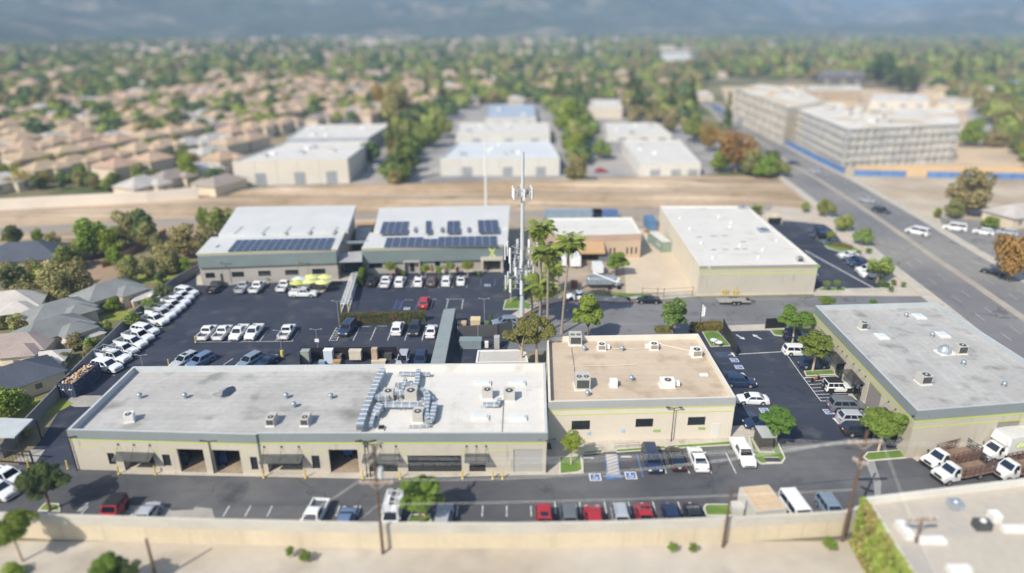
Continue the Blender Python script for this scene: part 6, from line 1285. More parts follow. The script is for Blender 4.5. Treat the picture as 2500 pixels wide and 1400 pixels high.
# monopole with antennas
g = G(1274, 781); t = thing('cell_tower', 'tall white telecom monopole with antenna rings beside the palms', 'telecom tower', (*g, 0)); k = MB(); H_ = HZ(g, 372); k.cyl(0, 0, 0, H_, .46, .26, 20); k.build('mast', mat('mast_white', (.56, .60, .64), .55, .05, .5, brick=(.6, 3, .03, .85, .97)), t, smooth=False)
whp = mat('antenna_white', (.72, .74, .75), .5, .05, 1)
for zc, nn_, rr, hh in ((HZ(g, 615), 9, 2.9, 2.8), (HZ(g, 688), 9, 2.8, 2.6), (HZ(g, 655), 7, 2.0, 1.7), (HZ(g, 640), 5, 1.3, 1.4), (HZ(g, 470), 6, 1.7, 2.0)):
    k = MB()
    for j in range(3):
        a0 = 2 * math.pi * j / 3 + .4; p = [Vector((rr * math.cos(a0 + q), rr * math.sin(a0 + q), zc)) for q in (-.62, .62)]
        for dz in (-.5, .5): k.bar(p[0] + Vector((0, 0, dz)), p[1] + Vector((0, 0, dz)), .09)
        k.bar((.4 * math.cos(a0), .4 * math.sin(a0), zc + .5), (rr * .82 * math.cos(a0), rr * .82 * math.sin(a0), zc + .5), .12); k.bar((.4 * math.cos(a0), .4 * math.sin(a0), zc - .5), (rr * .82 * math.cos(a0), rr * .82 * math.sin(a0), zc - .5), .12)
    fo = k.build('antenna_frame', galv, t)
    for j in range(nn_):
        a0 = 2 * math.pi * (j + .5) / nn_ + .1; k = MB(); k.box(rr * 1.08 * math.cos(a0), rr * 1.08 * math.sin(a0), zc, .42, .22, hh, a0 + math.pi / 2); k.build('antenna_panel', whp, fo)
        k = MB(); k.box(rr * .8 * math.cos(a0 + .25), rr * .8 * math.sin(a0 + .25), zc - .2, .34, .3, .7, a0); k.build('radio_unit', mat('radio_grey', (.38, .4, .42), .6), fo)
g = G(1187, 530); t = thing('flag_pole', 'thin pale mast rising behind the X building roof', 'mast', (*g, 0)); k = MB(); k.cyl(0, 0, 0, HZ(g, 348), .35, .18, 12); k.build('mast', whitep, t)
g = G(1707, 808); t = thing('flag_pole', 'dark flagpole with drooping white flag behind the tan roof', 'flagpole', (*g, 0)); h = HZ(g, 738); k = MB(); k.cyl(0, 0, 0, h, .06, .05, 8); k.build('pole', darkm, t)
k = MB(); hf_ = h * .42
for i in range(6): 
    x0, x1 = i * .11, (i + 1) * .11; y0, y1 = .08 * math.sin(i * 1.9), .08 * math.sin((i + 1) * 1.9); k.poly([(x0, y0, h - .3 - i * .12), (x1, y1, h - .3 - (i + 1) * .12), (x1, y1, h - hf_ - .5 + i * .05), (x0, y0, h - hf_ - .5)])
k.build('flag', whitep, t)
g = G(2136, 1180); 
def woodpole(label, px, py, ytop, arms=(), tr=0, r=.17):
    g = G(px, py); h = HZ(g, ytop); t = thing('utility_pole', label, 'utility pole', (*g, 0)); k = MB(); k.cyl(0, 0, 0, h, r, r * .7, 10); k.build('pole', wood, t)
    for z, L, az in arms:
        k = MB(); c, s = math.cos(az), math.sin(az); k.bar((-L / 2 * c, -L / 2 * s - .12, z), (L / 2 * c, L / 2 * s - .12, z), .12, .14); k.bar((-L / 2 * c, -L / 2 * s + .12, z), (L / 2 * c, L / 2 * s + .12, z), .12, .14); a_o = k.build('crossarm', mat('arm_wood', (.36, .28, .22), .9, .2, 2), t)
        k = MB()
        for q in (-.46, -.25, .25, .46): k.cyl(L * q * c, L * q * s, z + .08, z + .30, .06, .04, 6)
        k.build('insulator', hvacw, a_o); k = MB()
        for sgn in (-1, 1): k.bar((sgn * L * .28 * c, sgn * L * .28 * s, z), (0, -.1, z - .8), .05)
        k.build('brace', mat('brace_pale', (.5, .48, .44), .6), a_o)
    if tr: k = MB(); k.cyl(.5, -.1, tr - 1.1, tr, .28, n=14); k.dome(.5, -.1, tr, .28, .12); k.build('transformer', mat('transformer_grey', (.55, .60, .62), .5), t); k = MB(); k.bar((0, 0, tr - .3), (.4, -.1, tr - .3), .1); k.build('bracket', darkm, t)
    return g, h
g1 = G(935, 1352); z1 = HZ(g1, 1178)
_, h1 = woodpole('dark wooden utility pole with transformer before the storefronts', 935, 1352, 1088, [(z1, 3.4, .0), (HZ(g1, 1100), 2.6, R(70)), (HZ(g1, 1122), 2.4, R(70))], HZ(g1, 1142))
g2 = G(2056, 1322); z2 = HZ(g2, 1080); 
_, h2 = woodpole('reddish wooden utility pole near the right-hand lot with two crossarms', 2056, 1322, 1052, [(z2, 3.6, .05), (HZ(g2, 1128), 1.4, R(-40))])
g3 = G(1765, 1336); woodpole('short reddish wooden pole stub before the boundary wall', 1765, 1336, 1190)
g4 = G(383, 1420); woodpole('blurred dark pole leaning into the bottom edge at left', 383, 1420, 1316)
g5 = G(2208, 1425); woodpole('blurred pole with crossarm over the lower right roof', 2208, 1425, 1268, [(HZ(g5, 1270), 3.2, .05)])
g = G(2140, 1190); t = thing('guy_anchor_pole', 'leaning pale concrete strip pole beside the right utility pole', 'pole', (*G(2145, 1190), 0)); bpy.data.objects.remove(t)
sheet('trench_patch', [(2113, 1128), (2135, 1126), (2152, 1180), (2150, 1195), (2155, 1240), (2138, 1240), (2133, 1180)], .038, mat('trench_grey', (.30, .30, .29), .9, .1, .3))
wirem = mat('wire_pale', (.80, .80, .78), .5, 0)
def wire(label, a, b_, sag=1.0, r=.015, n=28):
    a, b_ = Vector(a), Vector(b_); t = MB(); t.tube([a.lerp(b_, i / n) - Vector((0, 0, sag * 4 * (i / n) * (1 - i / n))) for i in range(n + 1)], r, 4); o = t.build('power_line', wirem); tag(o, label, 'power line', 'overhead wires between the poles'); return o
A1 = [Vector((g1.x + x, g1.y, z1 + .3)) for x in (-1.56, -.85, .85, 1.56)]; A2 = [Vector((g2.x + x, g2.y, z2 + .3)) for x in (-1.65, -.9, .9, 1.65)]
wire('upper thin wire from the transformer pole crossarm toward the right pole, outermost', A1[3], A2[0], 1.4); wire('thin wire just inside the outermost one between the two main poles', A1[2], A2[1], 1.4)
T1 = Vector((g1.x, g1.y, HZ(g1, 1118))); wire('high wire crossing before the storefront glass, upper of two', T1, (g2.x + .9, g2.y, z2 + .3), .9); wire('high wire crossing before the storefront glass, lower of two', T1 + Vector((0, 0, -.7)), (g2.x + 1.6, g2.y, z2 + .3), .9)
L2 = HZ(g2, 1128); wire('low communication wire between the main poles, upper', (g1.x, g1.y, HZ(g1, 1232)), (g2.x, g2.y, HZ(g2, 1196)), .3, .018)
E2 = Vector((g2.x + 60, g2.y + 12, z2)); wire('wire leaving the right pole toward the building corner', A2[1], (G(2420, 1080, 9).x, G(2420, 1080, 9).y, 9), .6); wire('wire from the right pole running over the tree to the right edge', A2[2], (*G(2560, 1060, 10), 10), .8)
wire('slanting wire from the right pole down to the lower right', A2[3], (*G(2330, 1500, 7), 7), .5); wire('guy wire from the transformer pole slanting down left', (g1.x, g1.y, HZ(g1, 1232)), (*G(865, 1280, 1.5), 1.5), .0, .014)
wire('wire from the transformer pole to the left lamp corner', A1[0], (*G(740, 1262, 2.5), 2.5), .1, .02)
# ================================================================ YARDS AND STREET FURNITURE
def umbrella(px, py, c, lab, r=1.55):
    z = 2.5; t = thing('patio_umbrella', lab, 'umbrella', (*G(px, py, z), .13), R(random.random() * 40), 'patio umbrellas on the small terrace'); k = MB(); n_ = 8
    a = [2 * math.pi * i / n_ for i in range(n_)]; k.add([(r * math.cos(q), r * math.sin(q), 2.2) for q in a] + [(0, 0, 2.75)], [(i, (i + 1) % n_, n_) for i in range(n_)]); k.build('canopy', mat('canvas_' + c, {'lime': (.62, .66, .26), 'yellowlime': (.52, .56, .14), 'grey': (.55, .62, .60)}[c], .8, .05, 1), t)
    k = MB(); k.cyl(0, 0, -.1, 2.75, .035, n=6); k.build('pole', galv, t); k = MB(); k.cyl(0, 0, .72, .77, .6, n=14); k.cyl(0, 0, 0, .72, .05, n=6); k.build('table', darkm, t)
for x, y, c, l in [(730, 679, 'grey', 'pale grey patio umbrella, only one not lime'), (759, 674, 'lime', 'lime umbrella in the back row, left'), (793, 674, 'lime', 'lime umbrella in the back row, right'), (725, 688.5, 'yellowlime', 'deep lime umbrella nearest the white pickup'), (754, 685.5, 'lime', 'lime umbrella in the front row, middle'), (787, 687, 'lime', 'lime umbrella in the front row, right')]: umbrella(x, y, c, l)
def crate(label, px, py, s, m, z=0, rz=0, name='crate', cat='crate', lid=None, extra=None):
    t = thing(name, label, cat, (*G(px, py, z + s[2] / 2), z), rz); k = MB(); k.box(0, 0, s[2] / 2, *s); k.box(0, 0, s[2] * .5, s[0] * 1.03, s[1] * 1.03, .06); k.build('body', m, t)
    k = MB(); k.box(0, 0, s[2] + .04, s[0] * 1.06, s[1] * 1.06, .08); k.build('lid', lid or m, t); k = MB()
    for sx in (-1, 1): k.box(sx * s[0] * .32, 0, -.0 + .05, .12, s[1] * 1.04, .10)
    k.build('feet', woodl, t); return t
cgr = mat('crate_grey', (.33, .35, .32), .8, .1, 1); ctan = mat('crate_tan', (.50, .37, .27), .85, .15, 1); cbl = mat('crate_bluewhite', (.55, .63, .75), .7, .1, 1)
crate('tall grey-green crate at the left end of the storage pen', 747, 872, (1.3, 1.1, 2.3), cgr); crate('white and blue wrapped stack in the storage pen', 803, 870, (1.4, 1.1, 2.3), cbl, lid=whitep); crate('tan timber crate tower in the storage pen', 915, 868, (.9, .9, 2.4), ctan)
crate('beige generator-like unit with dark square windows in the storage pen', 868, 866, (1.9, 1.0, 1.5), mat('unit_beige', (.58, .53, .44), .7), z=.6); crate('low dark workbench with clutter beside the wrapped stack', 826, 874, (1.1, .9, 1.1), mat('bench_dark', (.16, .13, .11), .8)); crate('small orange-brown pallet box at the parapet in the pen', 823, 886, (1.2, .9, .7), woodl)
crate('flat pile of cream boards at the right of the pen', 925, 884, (2.2, 1.0, .5), mat('boards_cream', (.62, .54, .42), .8, .15, 1)); crate('blue-grey tote at the left front of the pen', 787, 886, (1.0, .8, .6), mat('tote_blue', (.25, .34, .42), .6)); crate('dark flat equipment trays at the right rear of the pen', 945, 870, (1.6, .8, 1.0), mat('tray_dark', (.07, .07, .075), .7))
crate('tan chipper-like machine cover, left of two beyond the yard fence', 1128, 795, (1.5, 1.4, 1.2), ctan); crate('cream rounded machine cover beyond the yard fence', 1161, 790, (1.7, 1.8, 1.8), mat('cover_cream', (.66, .54, .34), .8, .08, 1)); crate('green bin beside the cream machine cover', 1188, 793, (.8, .8, 1.1), mat('bin_green', (.12, .18, .06), .7))
crate('grey-blue trailer machine inside the fenced yard', 1149, 838, (3.6, 1.8, 1.4), mat('machine_bluegrey', (.22, .28, .30), .6, .1, 1)); crate('pale upright cabinet inside the fenced yard', 1213, 836, (.9, 1.2, 2.0), mat('cabinet_pale', (.42, .44, .42), .7)); crate('small white box between cabinet and trailer machine', 1188, 842, (.6, .6, 1.0), hvacw)
crate('rust brown waste bin in the scrub lot beside the palm', 1402, 695, (1.3, 1.0, 1.5), mat('bin_rust', (.22, .09, .05), .8, .2, 2)); crate('grey fabric-covered box behind the round tree in the scrub lot', 1474, 630, (2.6, 1.6, 1.4), mat('cover_slate', (.16, .17, .19), .8))
# generator on island
t = crate('dark generator enclosure with pale lid on the lawn island', 1864, 1072, (1.5, 2.6, 2.1), mat('generator_dark', (.08, .075, .07), .6, .1, 2), z=.15, lid=mat('generator_lid', (.45, .48, .48), .6)); k = MB(); k.box(0, 0, .06, 2.1, 3.2, .12); k.build('plinth', conc, t)
# containers
def container(label, px, py, z, s, head, m, rib=True, open_top=False, roof=None, name='shipping_container', cat='container'):
    L, Wd, H_ = s; t = thing(name, label, cat, (*G(px, py, z), 0), R(90 - head)); k = MB(); N_ = int(L / .3)
    for sy in (-1, 1):
        for i in range(N_):
            x0 = -L / 2 + i * L / N_; x1 = x0 + L / N_; o = .05 if i % 2 else 0; k.poly([(x0, sy * (Wd / 2 - o), 0), (x1, sy * (Wd / 2 - o), 0), (x1, sy * (Wd / 2 - o), H_), (x0, sy * (Wd / 2 - o), H_)])
            if i % 2 == 0: [k.poly([(x, sy * Wd / 2, 0), (x, sy * (Wd / 2 - .05), 0), (x, sy * (Wd / 2 - .05), H_), (x, sy * Wd / 2, H_)]) for x in (x0, x1)]
    for sx in (-1, 1): k.poly([(sx * L / 2, -Wd / 2, 0), (sx * L / 2, Wd / 2, 0), (sx * L / 2, Wd / 2, H_), (sx * L / 2, -Wd / 2, H_)])
    k.build('shell', m, t); k = MB()
    for sy in (-1, 1):
        for z0 in (.08, H_ - .05): k.bar((-L / 2, sy * Wd / 2, z0), (L / 2, sy * Wd / 2, z0), .13)
    for sx in (-1, 1):
        for z0 in (.08, H_ - .05): k.bar((sx * L / 2, -Wd / 2, z0), (sx * L / 2, Wd / 2, z0), .13)
        for sy in (-1, 1): k.bar((sx * L / 2, sy * Wd / 2, 0), (sx * L / 2, sy * Wd / 2, H_), .14)
    k.build('frame', m, t); k = MB(); k.box(0, 0, H_ - (.03 if not open_top else H_ * .3), L - .1, Wd - .1, .08); k.build('roof' if not open_top else 'load', roof or m, t)
    k = MB()
    for y in (-.7, -.25, .25, .7): k.bar((-L / 2 - .05, y * Wd / 2.4, .15), (-L / 2 - .05, y * Wd / 2.4, H_ - .15), .05)
    k.build('lock_bars', galv, t)
    return t
cn = mat('container_navy', (.045, .06, .11), .6, .1, 1)
t = container('dark open-top container heaped with timber debris by the left wall', 196, 930, 1.0, (6.4, 2.4, 2.3), dirhead(196, 940, 52, -42), cn, open_top=True, roof=woodl)
rng = random.Random(5); k, k2 = MB(), MB()
for i in range(110):
    x, y = rng.uniform(-2.9, 2.9), rng.uniform(-1, 1); a = rng.uniform(0, 6.3); zz = 1.9 + .7 * (1 - (x / 3.2) ** 2) * (1 - abs(y) * .7) * rng.random(); (k if rng.random() < .75 else k2).bar((x, y, zz), (x + math.cos(a) * rng.uniform(.3, 1), y + math.sin(a) * rng.uniform(.2, .6), zz + rng.uniform(-.1, .25)), rng.uniform(.08, .3), .05)
k.build('timber_debris', mat('debris_tan', (.50, .34, .20), .9, .3, 3), t); k2.build('board_debris', mat('debris_white', (.62, .60, .55), .9, .2, 3), t)
k = MB(); k.poly([(-3.22, -.85, 1.2), (-3.22, -.35, 1.2), (-3.22, -.35, 1.45), (-3.22, -.85, 1.45)]); k.poly([(-3.22, .35, 1.2), (-3.22, .85, 1.2), (-3.22, .85, 1.45), (-3.22, .35, 1.45)]); k.build('white_plates', whitep, t)
t = container('green and white container with painted white letters beside the long warehouse', 1610, 592, 1.2, (8.5, 2.5, 2.6), 180 - 12, mat('container_green', (.26, .33, .28), .7, .1, 1), roof=roofw)
for i, (ch, x) in enumerate((('M', 3.0), ('H', 1.6))): text('painted_letter', ch, 1.5, whitep, t, (x, 1.32 - 2.64, 1.4), (R(90), 0, 0), .01)
t = container('blue open container stuffed with pallets at the back of the yard', 1588, 545, 1.3, (6.0, 2.4, 2.6), 178, mat('container_blue', (.10, .20, .36), .7, .15, 1))
for i, (x, y) in enumerate([(1603, 556), (1578, 568), (1610, 563)]):
    t = thing('pallet_stack', ['tall leaning pallet stack right of the blue container', 'low pallet stack before the blue container', 'pallet heap beside the green container top'][i], 'pallets', (*G(x, y), .02), i * .4); k = MB()
    for j in range([12, 5, 8][i]): k.box(0, 0, .08 + j * .16, 1.2, 1.0, .09, j * .07)
    k.build('pallets', woodl, t)
container('long blue container row beyond the tan building, left', 1400, 524, 1.3, (16, 2.4, 2.6), 90, mat('container_paleblue', (.26, .34, .42), .7, .15, 1)); container('deeper blue container beyond the tan building, right', 1476, 524, 1.3, (7, 2.4, 2.6), 90, mat('container_blue2', (.10, .18, .38), .7, .15, 1))
container('tan-roofed pale box container at the boundary wall', 1862, 1216, 2.6, (4.0, 3.4, 2.6), 172, mat('box_pale', (.55, .54, .50), .8, .06, 1), roof=mat('box_roof_tan', (.62, .47, .30), .9, .08, .4, brick=(1.2, 2.4, .02, .7, .95)))
# trailers in the scrub lot
def campt(label, px, py, z, s, head, m=None):
    L, Wd, H_ = s; t = thing('cargo_trailer', label, 'trailer', (*G(px, py, z), 0), R(90 - head)); k = MB(); k.box(0, 0, .55 + H_ / 2, L, Wd, H_, 0, 0, .97); k.build('box', m or whitep, t); k = MB(); k.box(0, 0, .56 + H_, L * .95, Wd * .9, .06); k.build('roof', mat('trailer_roof', (.62, .66, .70), .6), t)
    for sy in (-1, 1):
        k = MB(); a = [2 * math.pi * i / 12 for i in range(12)]; k.poly([(.36 * math.cos(q), sy * (Wd / 2 + .06), .36 + .36 * math.sin(q)) for q in a]); k.poly([(.36 * math.cos(q), sy * (Wd / 2 - .15), .36 + .36 * math.sin(q)) for q in a]); k.build('wheel', tyre, t)
    k = MB(); k.bar((L / 2, 0, .5), (L / 2 + 1.0, 0, .5), .1); k.build('drawbar', darkm, t)
campt('white cargo trailer half hidden by palm crowns, left of two', 1368, 632, 1.5, (4.6, 2.4, 2.0), 178); campt('white cargo trailer right of the palms', 1402, 632, 1.5, (5.2, 2.4, 2.3), 178); campt('small cream box trailer behind the silver tank trailer', 1459, 652, 1.5, (3.0, 2.2, 1.8), 178)
t = thing('tank_trailer', 'silver hopper trailer with slanting chute behind the yard fence', 'trailer', (*G(1472, 690, 1.2), 0), .05); k = MB(); st = []
for x, r_ in ((-3.3, .9), (-3.0, 1.25), (-.5, 1.3), (1.6, 1.25), (2.6, .8)): st.append([(x, -r_, 1.2), (x, -r_ * .95, 2.2), (x, -r_ * .5, 2.6), (x, r_ * .5, 2.6), (x, r_ * .95, 2.2), (x, r_, 1.2), (x, .4, .7), (x, -.4, .7)])
loft(st, k); k.build('hopper', galv, t); k = MB(); k.tube([(-2.4, -.6, 3.6), (2.8, -1.2, 1.6)], .22, 8); k.build('chute', whp, t); k = MB(); k.cyl(2.9, 0, .8, 2.0, .8, .7, 12); k.build('tank', whitep, t)
for x in (1.2, 3.2): 
    k = MB(); a = [2 * math.pi * i / 12 for i in range(12)]; k.poly([(x + .45 * math.cos(q), -1.25, .45 + .45 * math.sin(q)) for q in a]); k.poly([(x + .45 * math.cos(q), -1.05, .45 + .45 * math.sin(q)) for q in a]); k.build('wheel', tyre, t)
# bits
t = thing('bin_enclosure', 'cream trash enclosure with dark gates at the top of the east lot', 'enclosure', (*G(1885, 535, 1), 0)); k = MB(); k.box(-2, 0, 1, .25, 4, 2); k.box(2, 0, 1, .25, 4, 2); k.box(0, 2, 1, 4, .25, 2); k.build('walls', wallw, t); k = MB(); k.box(0, -1.9, .95, 3.7, .1, 1.8); k.build('gate', blackm, t)
t = thing('fire_hydrant', 'yellow fire hydrant on the little island at the bottom tree', 'hydrant', (*G(1037, 1262), .15)); k = MB(); k.cyl(0, 0, 0, .6, .13, n=10); k.dome(0, 0, .6, .15, .15); k.build('barrel', yelp, t); k = MB(); k.tube([(-.22, 0, .42), (.22, 0, .42)], .07); k.build('nozzle', yelp, t)
t = thing('backflow_valve', 'yellow backflow pipes against the long warehouse front wall', 'pipework', (*G(1777, 722), .14)); k = MB(); [k.tube([(x, 0, 0), (x, 0, 1.0), (x + .4, 0, 1.0), (x + .4, 0, 0)], .09) for x in (-1.2, -.5, 1.0, 1.6)]; k.build('pipes', yelp, t)
t = thing('motorcycle', 'small orange and dark motorcycle on the hatched bay', 'motorcycle', (*G(1991, 924, .5), .03), .5)
for x in (-.65, .65): k = MB(); a = [2 * math.pi * i / 12 for i in range(12)]; k.add([(x + .32 * math.cos(q), -.06, .32 + .32 * math.sin(q)) for q in a] + [(x + .32 * math.cos(q), .06, .32 + .32 * math.sin(q)) for q in a], [(i, (i + 1) % 12, 12 + (i + 1) % 12, 12 + i) for i in range(12)] + [tuple(range(12)), tuple(range(23, 11, -1))]); k.build('wheel', tyre, t)
k = MB(); k.box(0, 0, .55, .8, .26, .4, 0, 0, .7); k.build('tank', mat('bike_orange', (.50, .22, .09), .5), t); k = MB(); k.bar((.45, -.35, 1.0), (.45, .35, 1.0), .05); k.bar((.45, 0, 1.0), (.65, 0, .35), .06); k.build('handlebar', darkm, t)
for i, (x, y) in enumerate([(1793, 1067)]): pass
for px, py, lab in [(1755, 833, 'white round picnic table on the small lawn, left'), (1766, 838, 'white round picnic table on the small lawn, right')]:
    t = thing('picnic_table', lab, 'table', (*G(px - 12, py, .7), .15)); k = MB(); k.cyl(0, 0, .68, .76, .65, n=14); k.build('table_top', whitep, t); k = MB(); k.cyl(0, 0, 0, .68, .09, n=8); k.build('leg', whitep, t)
for px, py, lab in [(1436, 1120, 'white wheel stop left of the striped access ramp'), (1529, 1117, 'white wheel stop right of the striped access ramp'), (1822, 1262, 'pale wheel stop beside the box container')]:
    t = thing('wheel_stop', lab, 'wheel stop', (*G(px, py), .036)); k = MB(); k.box(0, 0, .07, 1.4, .16, .14, 0, 0, .9); k.build('bar', curbm, t)
t = thing('drain_grate', 'dark framed drain grate on the lawn island', 'grate', (*G(1886, 1126), .16)); k = MB(); k.box(0, 0, .01, 1.9, .9, .03); k.build('grate', grille, t); k = MB(); [k.bar((-1, y, .03), (1, y, .03), .07) for y in (-.5, .5)]; k.build('frame', curbm, t)
t = thing('concrete_block_pile', 'stack of pale concrete blocks on the kerb island at the wall', 'blocks', (*G(1803, 1242, .6), .1)); k = MB(); k.box(0, 0, .5, 1.6, 1.4, 1.0); k.box(.9, .1, .35, .7, 1.2, .7); k.box(-.7, .2, .9, .5, .8, .3); k.build('blocks', mat('block_pale', (.55, .55, .52), .9, .1, 1), t)
t = thing('blue_sign', 'round blue parking sign plate on the cream wall, left of two', 'sign', (*G(1438, 1062, 1.8), 1.8)); bpy.data.objects.remove(t)
def wallplate(name, lab, cat, px, z, m, s=(.45, .45)):
    a, b_ = PB[0], PB[1]; q = a + (b_ - a).normalized() * SX(a, b_, px, z); dd = (b_ - a).normalized(); nn = Vector((dd.y, -dd.x)); t = thing(name, lab, cat, (*(q + nn * .05), z)); k = MB(); k.box(0, 0, 0, s[0], .04, s[1]); k.build('plate', m, t)
wallplate('wall_sign', 'small blue parking sign on the cream wall, left of two', 'sign', 1438, hB * .22, mat('sign_lightblue', (.35, .52, .72), .6)); wallplate('wall_sign', 'small blue parking sign on the cream wall, right of two', 'sign', 1521, hB * .26, MT['sign_lightblue'])
wallplate('wall_sign', 'small green plate under the middle window of the cream building', 'sign', 1603, hB * .24, mat('sign_green', (.32, .45, .16), .6), (.9, .35)); wallplate('wall_sign', 'small green plate under the right window of the cream building', 'sign', 1713, hB * .27, MT['sign_green'], (.9, .35))
t = thing('handrail', 'thin metal handrail along the cream building walkway', 'handrail', (*G(1440, 1100), .14)); k = MB()
for u, v in (((1425, 1104), (1468, 1101)), ((1500, 1098), (1560, 1094))):
    a, b_ = G(*u), G(*v); k.bar((*a, .9), (*b_, .9), .05); k.bar((*a, .5), (*b_, .5), .04); [k.bar((*lerp(a, b_, q), .1), (*lerp(a, b_, q), .9), .05) for q in (0, .5, 1)]
k.build('rail', galv, t, True)
# ================================================================ TREES
def crown_mesh(name, seed, rad, n, ls, m, nclump=26, clr=.36, parent=None, zc=0, cone=False, full=False):
    rs = np.random.RandomState(seed); u = rs.normal(size=(nclump, 3)); u /= np.linalg.norm(u, axis=1)[:, None]
    c = u * (rs.uniform(.35, .80, (nclump, 1))); c[:, 2] = np.where(c[:, 2] < -.35, c[:, 2] * .6, c[:, 2])
    if cone:
        h_ = rs.uniform(-1, .95, nclump); a = rs.uniform(0, 6.28, nclump); r_ = (1 - h_) / 2 * .75 * rs.uniform(.4, 1, nclump) + .05; c = np.stack([r_ * np.cos(a), r_ * np.sin(a), h_], 1)
    cr = rs.uniform(clr * .6, clr * 1.15, nclump)
    if cone: cr = cr * (1.1 - (c[:, 2] + 1) / 2 * .8)
    w_ = cr ** 2; idx = rs.choice(nclump, n, p=w_ / w_.sum()); d = rs.normal(size=(n, 3)); d /= np.linalg.norm(d, axis=1)[:, None]; d[:, 2] = d[:, 2] if full else np.abs(d[:, 2]) * .9 + d[:, 2] * .1
    p = c[idx] + d * (cr[idx] * rs.uniform(.55, 1.05, n) ** .5)[:, None]
    nn = d * .65 + rs.normal(size=(n, 3)) * .45 + np.array([0, 0, .25]); nn /= np.linalg.norm(nn, axis=1)[:, None]
    p = p * np.array(rad); t1 = np.cross(nn, rs.normal(size=(n, 3))); t1 /= np.linalg.norm(t1, axis=1)[:, None]; t2 = np.cross(nn, t1)
    s = ls * rs.uniform(.6, 1.3, (n, 1)); V = np.stack([p - t1 * s, p - t2 * s * .6, p + t1 * s, p + t2 * s * .6], 1).reshape(-1, 3); V[:, 2] += zc
    return nmesh(name, V, np.arange(4 * n).reshape(n, 4), m, parent)
TP = {}
def tree_proto(key, rad, h, n, ls, m, trunk=.16, tm=None, seed=1, name='tree', cone=False, limbs=4, clr=.36, ncl=26, cz=None):
    """crown centre at height h; returns root Empty (scale applied on placing)"""
    if key in TP: return TP[key]
    t = thing(name, 'x', 'tree'); zc = h if cz is None else cz; crown_mesh('crown', seed, rad, n, ls, m, ncl, clr, t, zc, cone=cone, full=key.startswith('far')); k = MB(); rs = random.Random(seed)
    lean = (rs.uniform(-.15, .15), rs.uniform(-.15, .15)); top = max(h - rad[2] * .55, .4); k.tube([(0, 0, 0), (lean[0] * .5, lean[1] * .5, top * .5), (lean[0], lean[1], top)], [trunk, trunk * .8, trunk * .65], 7)
    for i in range(limbs):
        a = 6.28 * i / max(1, limbs) + rs.random(); k.tube([(lean[0], lean[1], top * .92), (rad[0] * .28 * math.cos(a), rad[1] * .28 * math.sin(a), h - rad[2] * .1), (rad[0] * .5 * math.cos(a), rad[1] * .5 * math.sin(a), h + rad[2] * .3)], [trunk * .5, trunk * .35, .03], 5)
    k.build('trunk', tm or bark, t); TP[key] = t; return t
def put(proto, px, py, r_px, lab, group=None, cat='tree', base=None, sx=1, sz=1, rad=1.0, hc=None):
    """px,py = crown centre in photo; scale from crown half-width in px"""
    zc = hc; g = G(px, py, zc); dep = g.y * cP + (CH - zc) * sP; r = r_px * dep / FPX; s = r / rad
    return place(proto, USED, (g.x, g.y, 0.02), random.uniform(0, 6.28), (s * sx, s * sx, s * sz), lab, cat, group)
# crowns with unit radius 1: height of crown centre scales too -> compute scale z so that centre sits at hc
def tput(key, px, py, rx, rz_px, hc, lab, group=None, cat='tree', **kw):
    proto = TP[key]; R0, H0 = proto['r0'], proto['h0']
    if key.startswith('far'):
        for _ in range(3): g = G(px, py, hc); dep = g.y * cP + (CH - hc) * sP; hc = max(.6, H0 * (rz_px * 1.15 * dep / FPX / .86) / 3.5)
    g = G(px, py, hc); dep = g.y * cP + (CH - hc) * sP; sx = rx * (1.15 if key.startswith('far') else 1) * dep / FPX / R0; sz = hc / H0
    return place(proto, USED, (g.x, g.y, .02), kw.get('rot', random.uniform(0, 6.28)), (sx, sx, sz), lab, cat, group)
def P_(key, rad, h, n, ls, m, **k): t = tree_proto(key, rad, h, n, ls, m, **k); t['r0'] = float(rad[0]); t['h0'] = float(h); return t
P_('round1', (2.4, 2.4, 1.9), 3.6, 9000, .13, leaf1, seed=3, name='broadleaf_tree', trunk=.16, tm=barkw, ncl=34, clr=.34)
P_('round2', (2.4, 2.3, 2.0), 3.6, 9000, .13, leaf1, seed=11, name='broadleaf_tree', trunk=.16, tm=barkw, ncl=40, clr=.30)
P_('bright1', (2.3, 2.1, 2.4), 3.4, 7000, .17, leaf2, seed=5, name='magnolia_tree', trunk=.15, ncl=20, clr=.36)
P_('bright2', (2.1, 2.0, 2.3), 3.2, 7000, .16, mat('leaves_glossy', (.14, .22, .05), .45, .3, .8, trans=.15), seed=8, name='magnolia_tree', trunk=.15, ncl=22, clr=.34)
P_('dark1', (2.6, 2.5, 2.0), 3.4, 9000, .13, mat('leaves_darkround', (.09, .125, .035), .75, .3, .9, trans=.15), seed=21, name='broadleaf_tree', trunk=.2, ncl=30, clr=.34)
P_('lollipop', (1.2, 1.2, 1.2), 2.6, 5000, .075, leaf2, seed=9, name='ball_tree', trunk=.09, tm=barkw, ncl=60, clr=.30, limbs=3)
P_('euca', (2.2, 2.0, 2.6), 5.4, 9000, .13, mat('leaves_euca', (.22, .215, .06), .7, .3, .9, trans=.25), seed=14, name='eucalyptus_tree', trunk=.2, tm=barkw, ncl=30, clr=.30, limbs=6)
P_('far1', (4, 4, 3.4), 3.7, 2200, .36, lf1, seed=31, name='suburban_tree', trunk=.3, ncl=16, clr=.42, limbs=2)
P_('far2', (4, 4, 3.2), 3.7, 2200, .36, lf2, seed=32, name='suburban_tree', trunk=.3, ncl=18, clr=.40, limbs=2)
P_('far3', (4, 4, 3.6), 3.7, 2200, .36, lf3, seed=33, name='suburban_tree', trunk=.3, ncl=16, clr=.42, limbs=2)
P_('far4', (4, 4, 3.4), 3.7, 2200, .36, leaf5, seed=34, name='autumn_tree', trunk=.3, ncl=16, clr=.42, limbs=2)
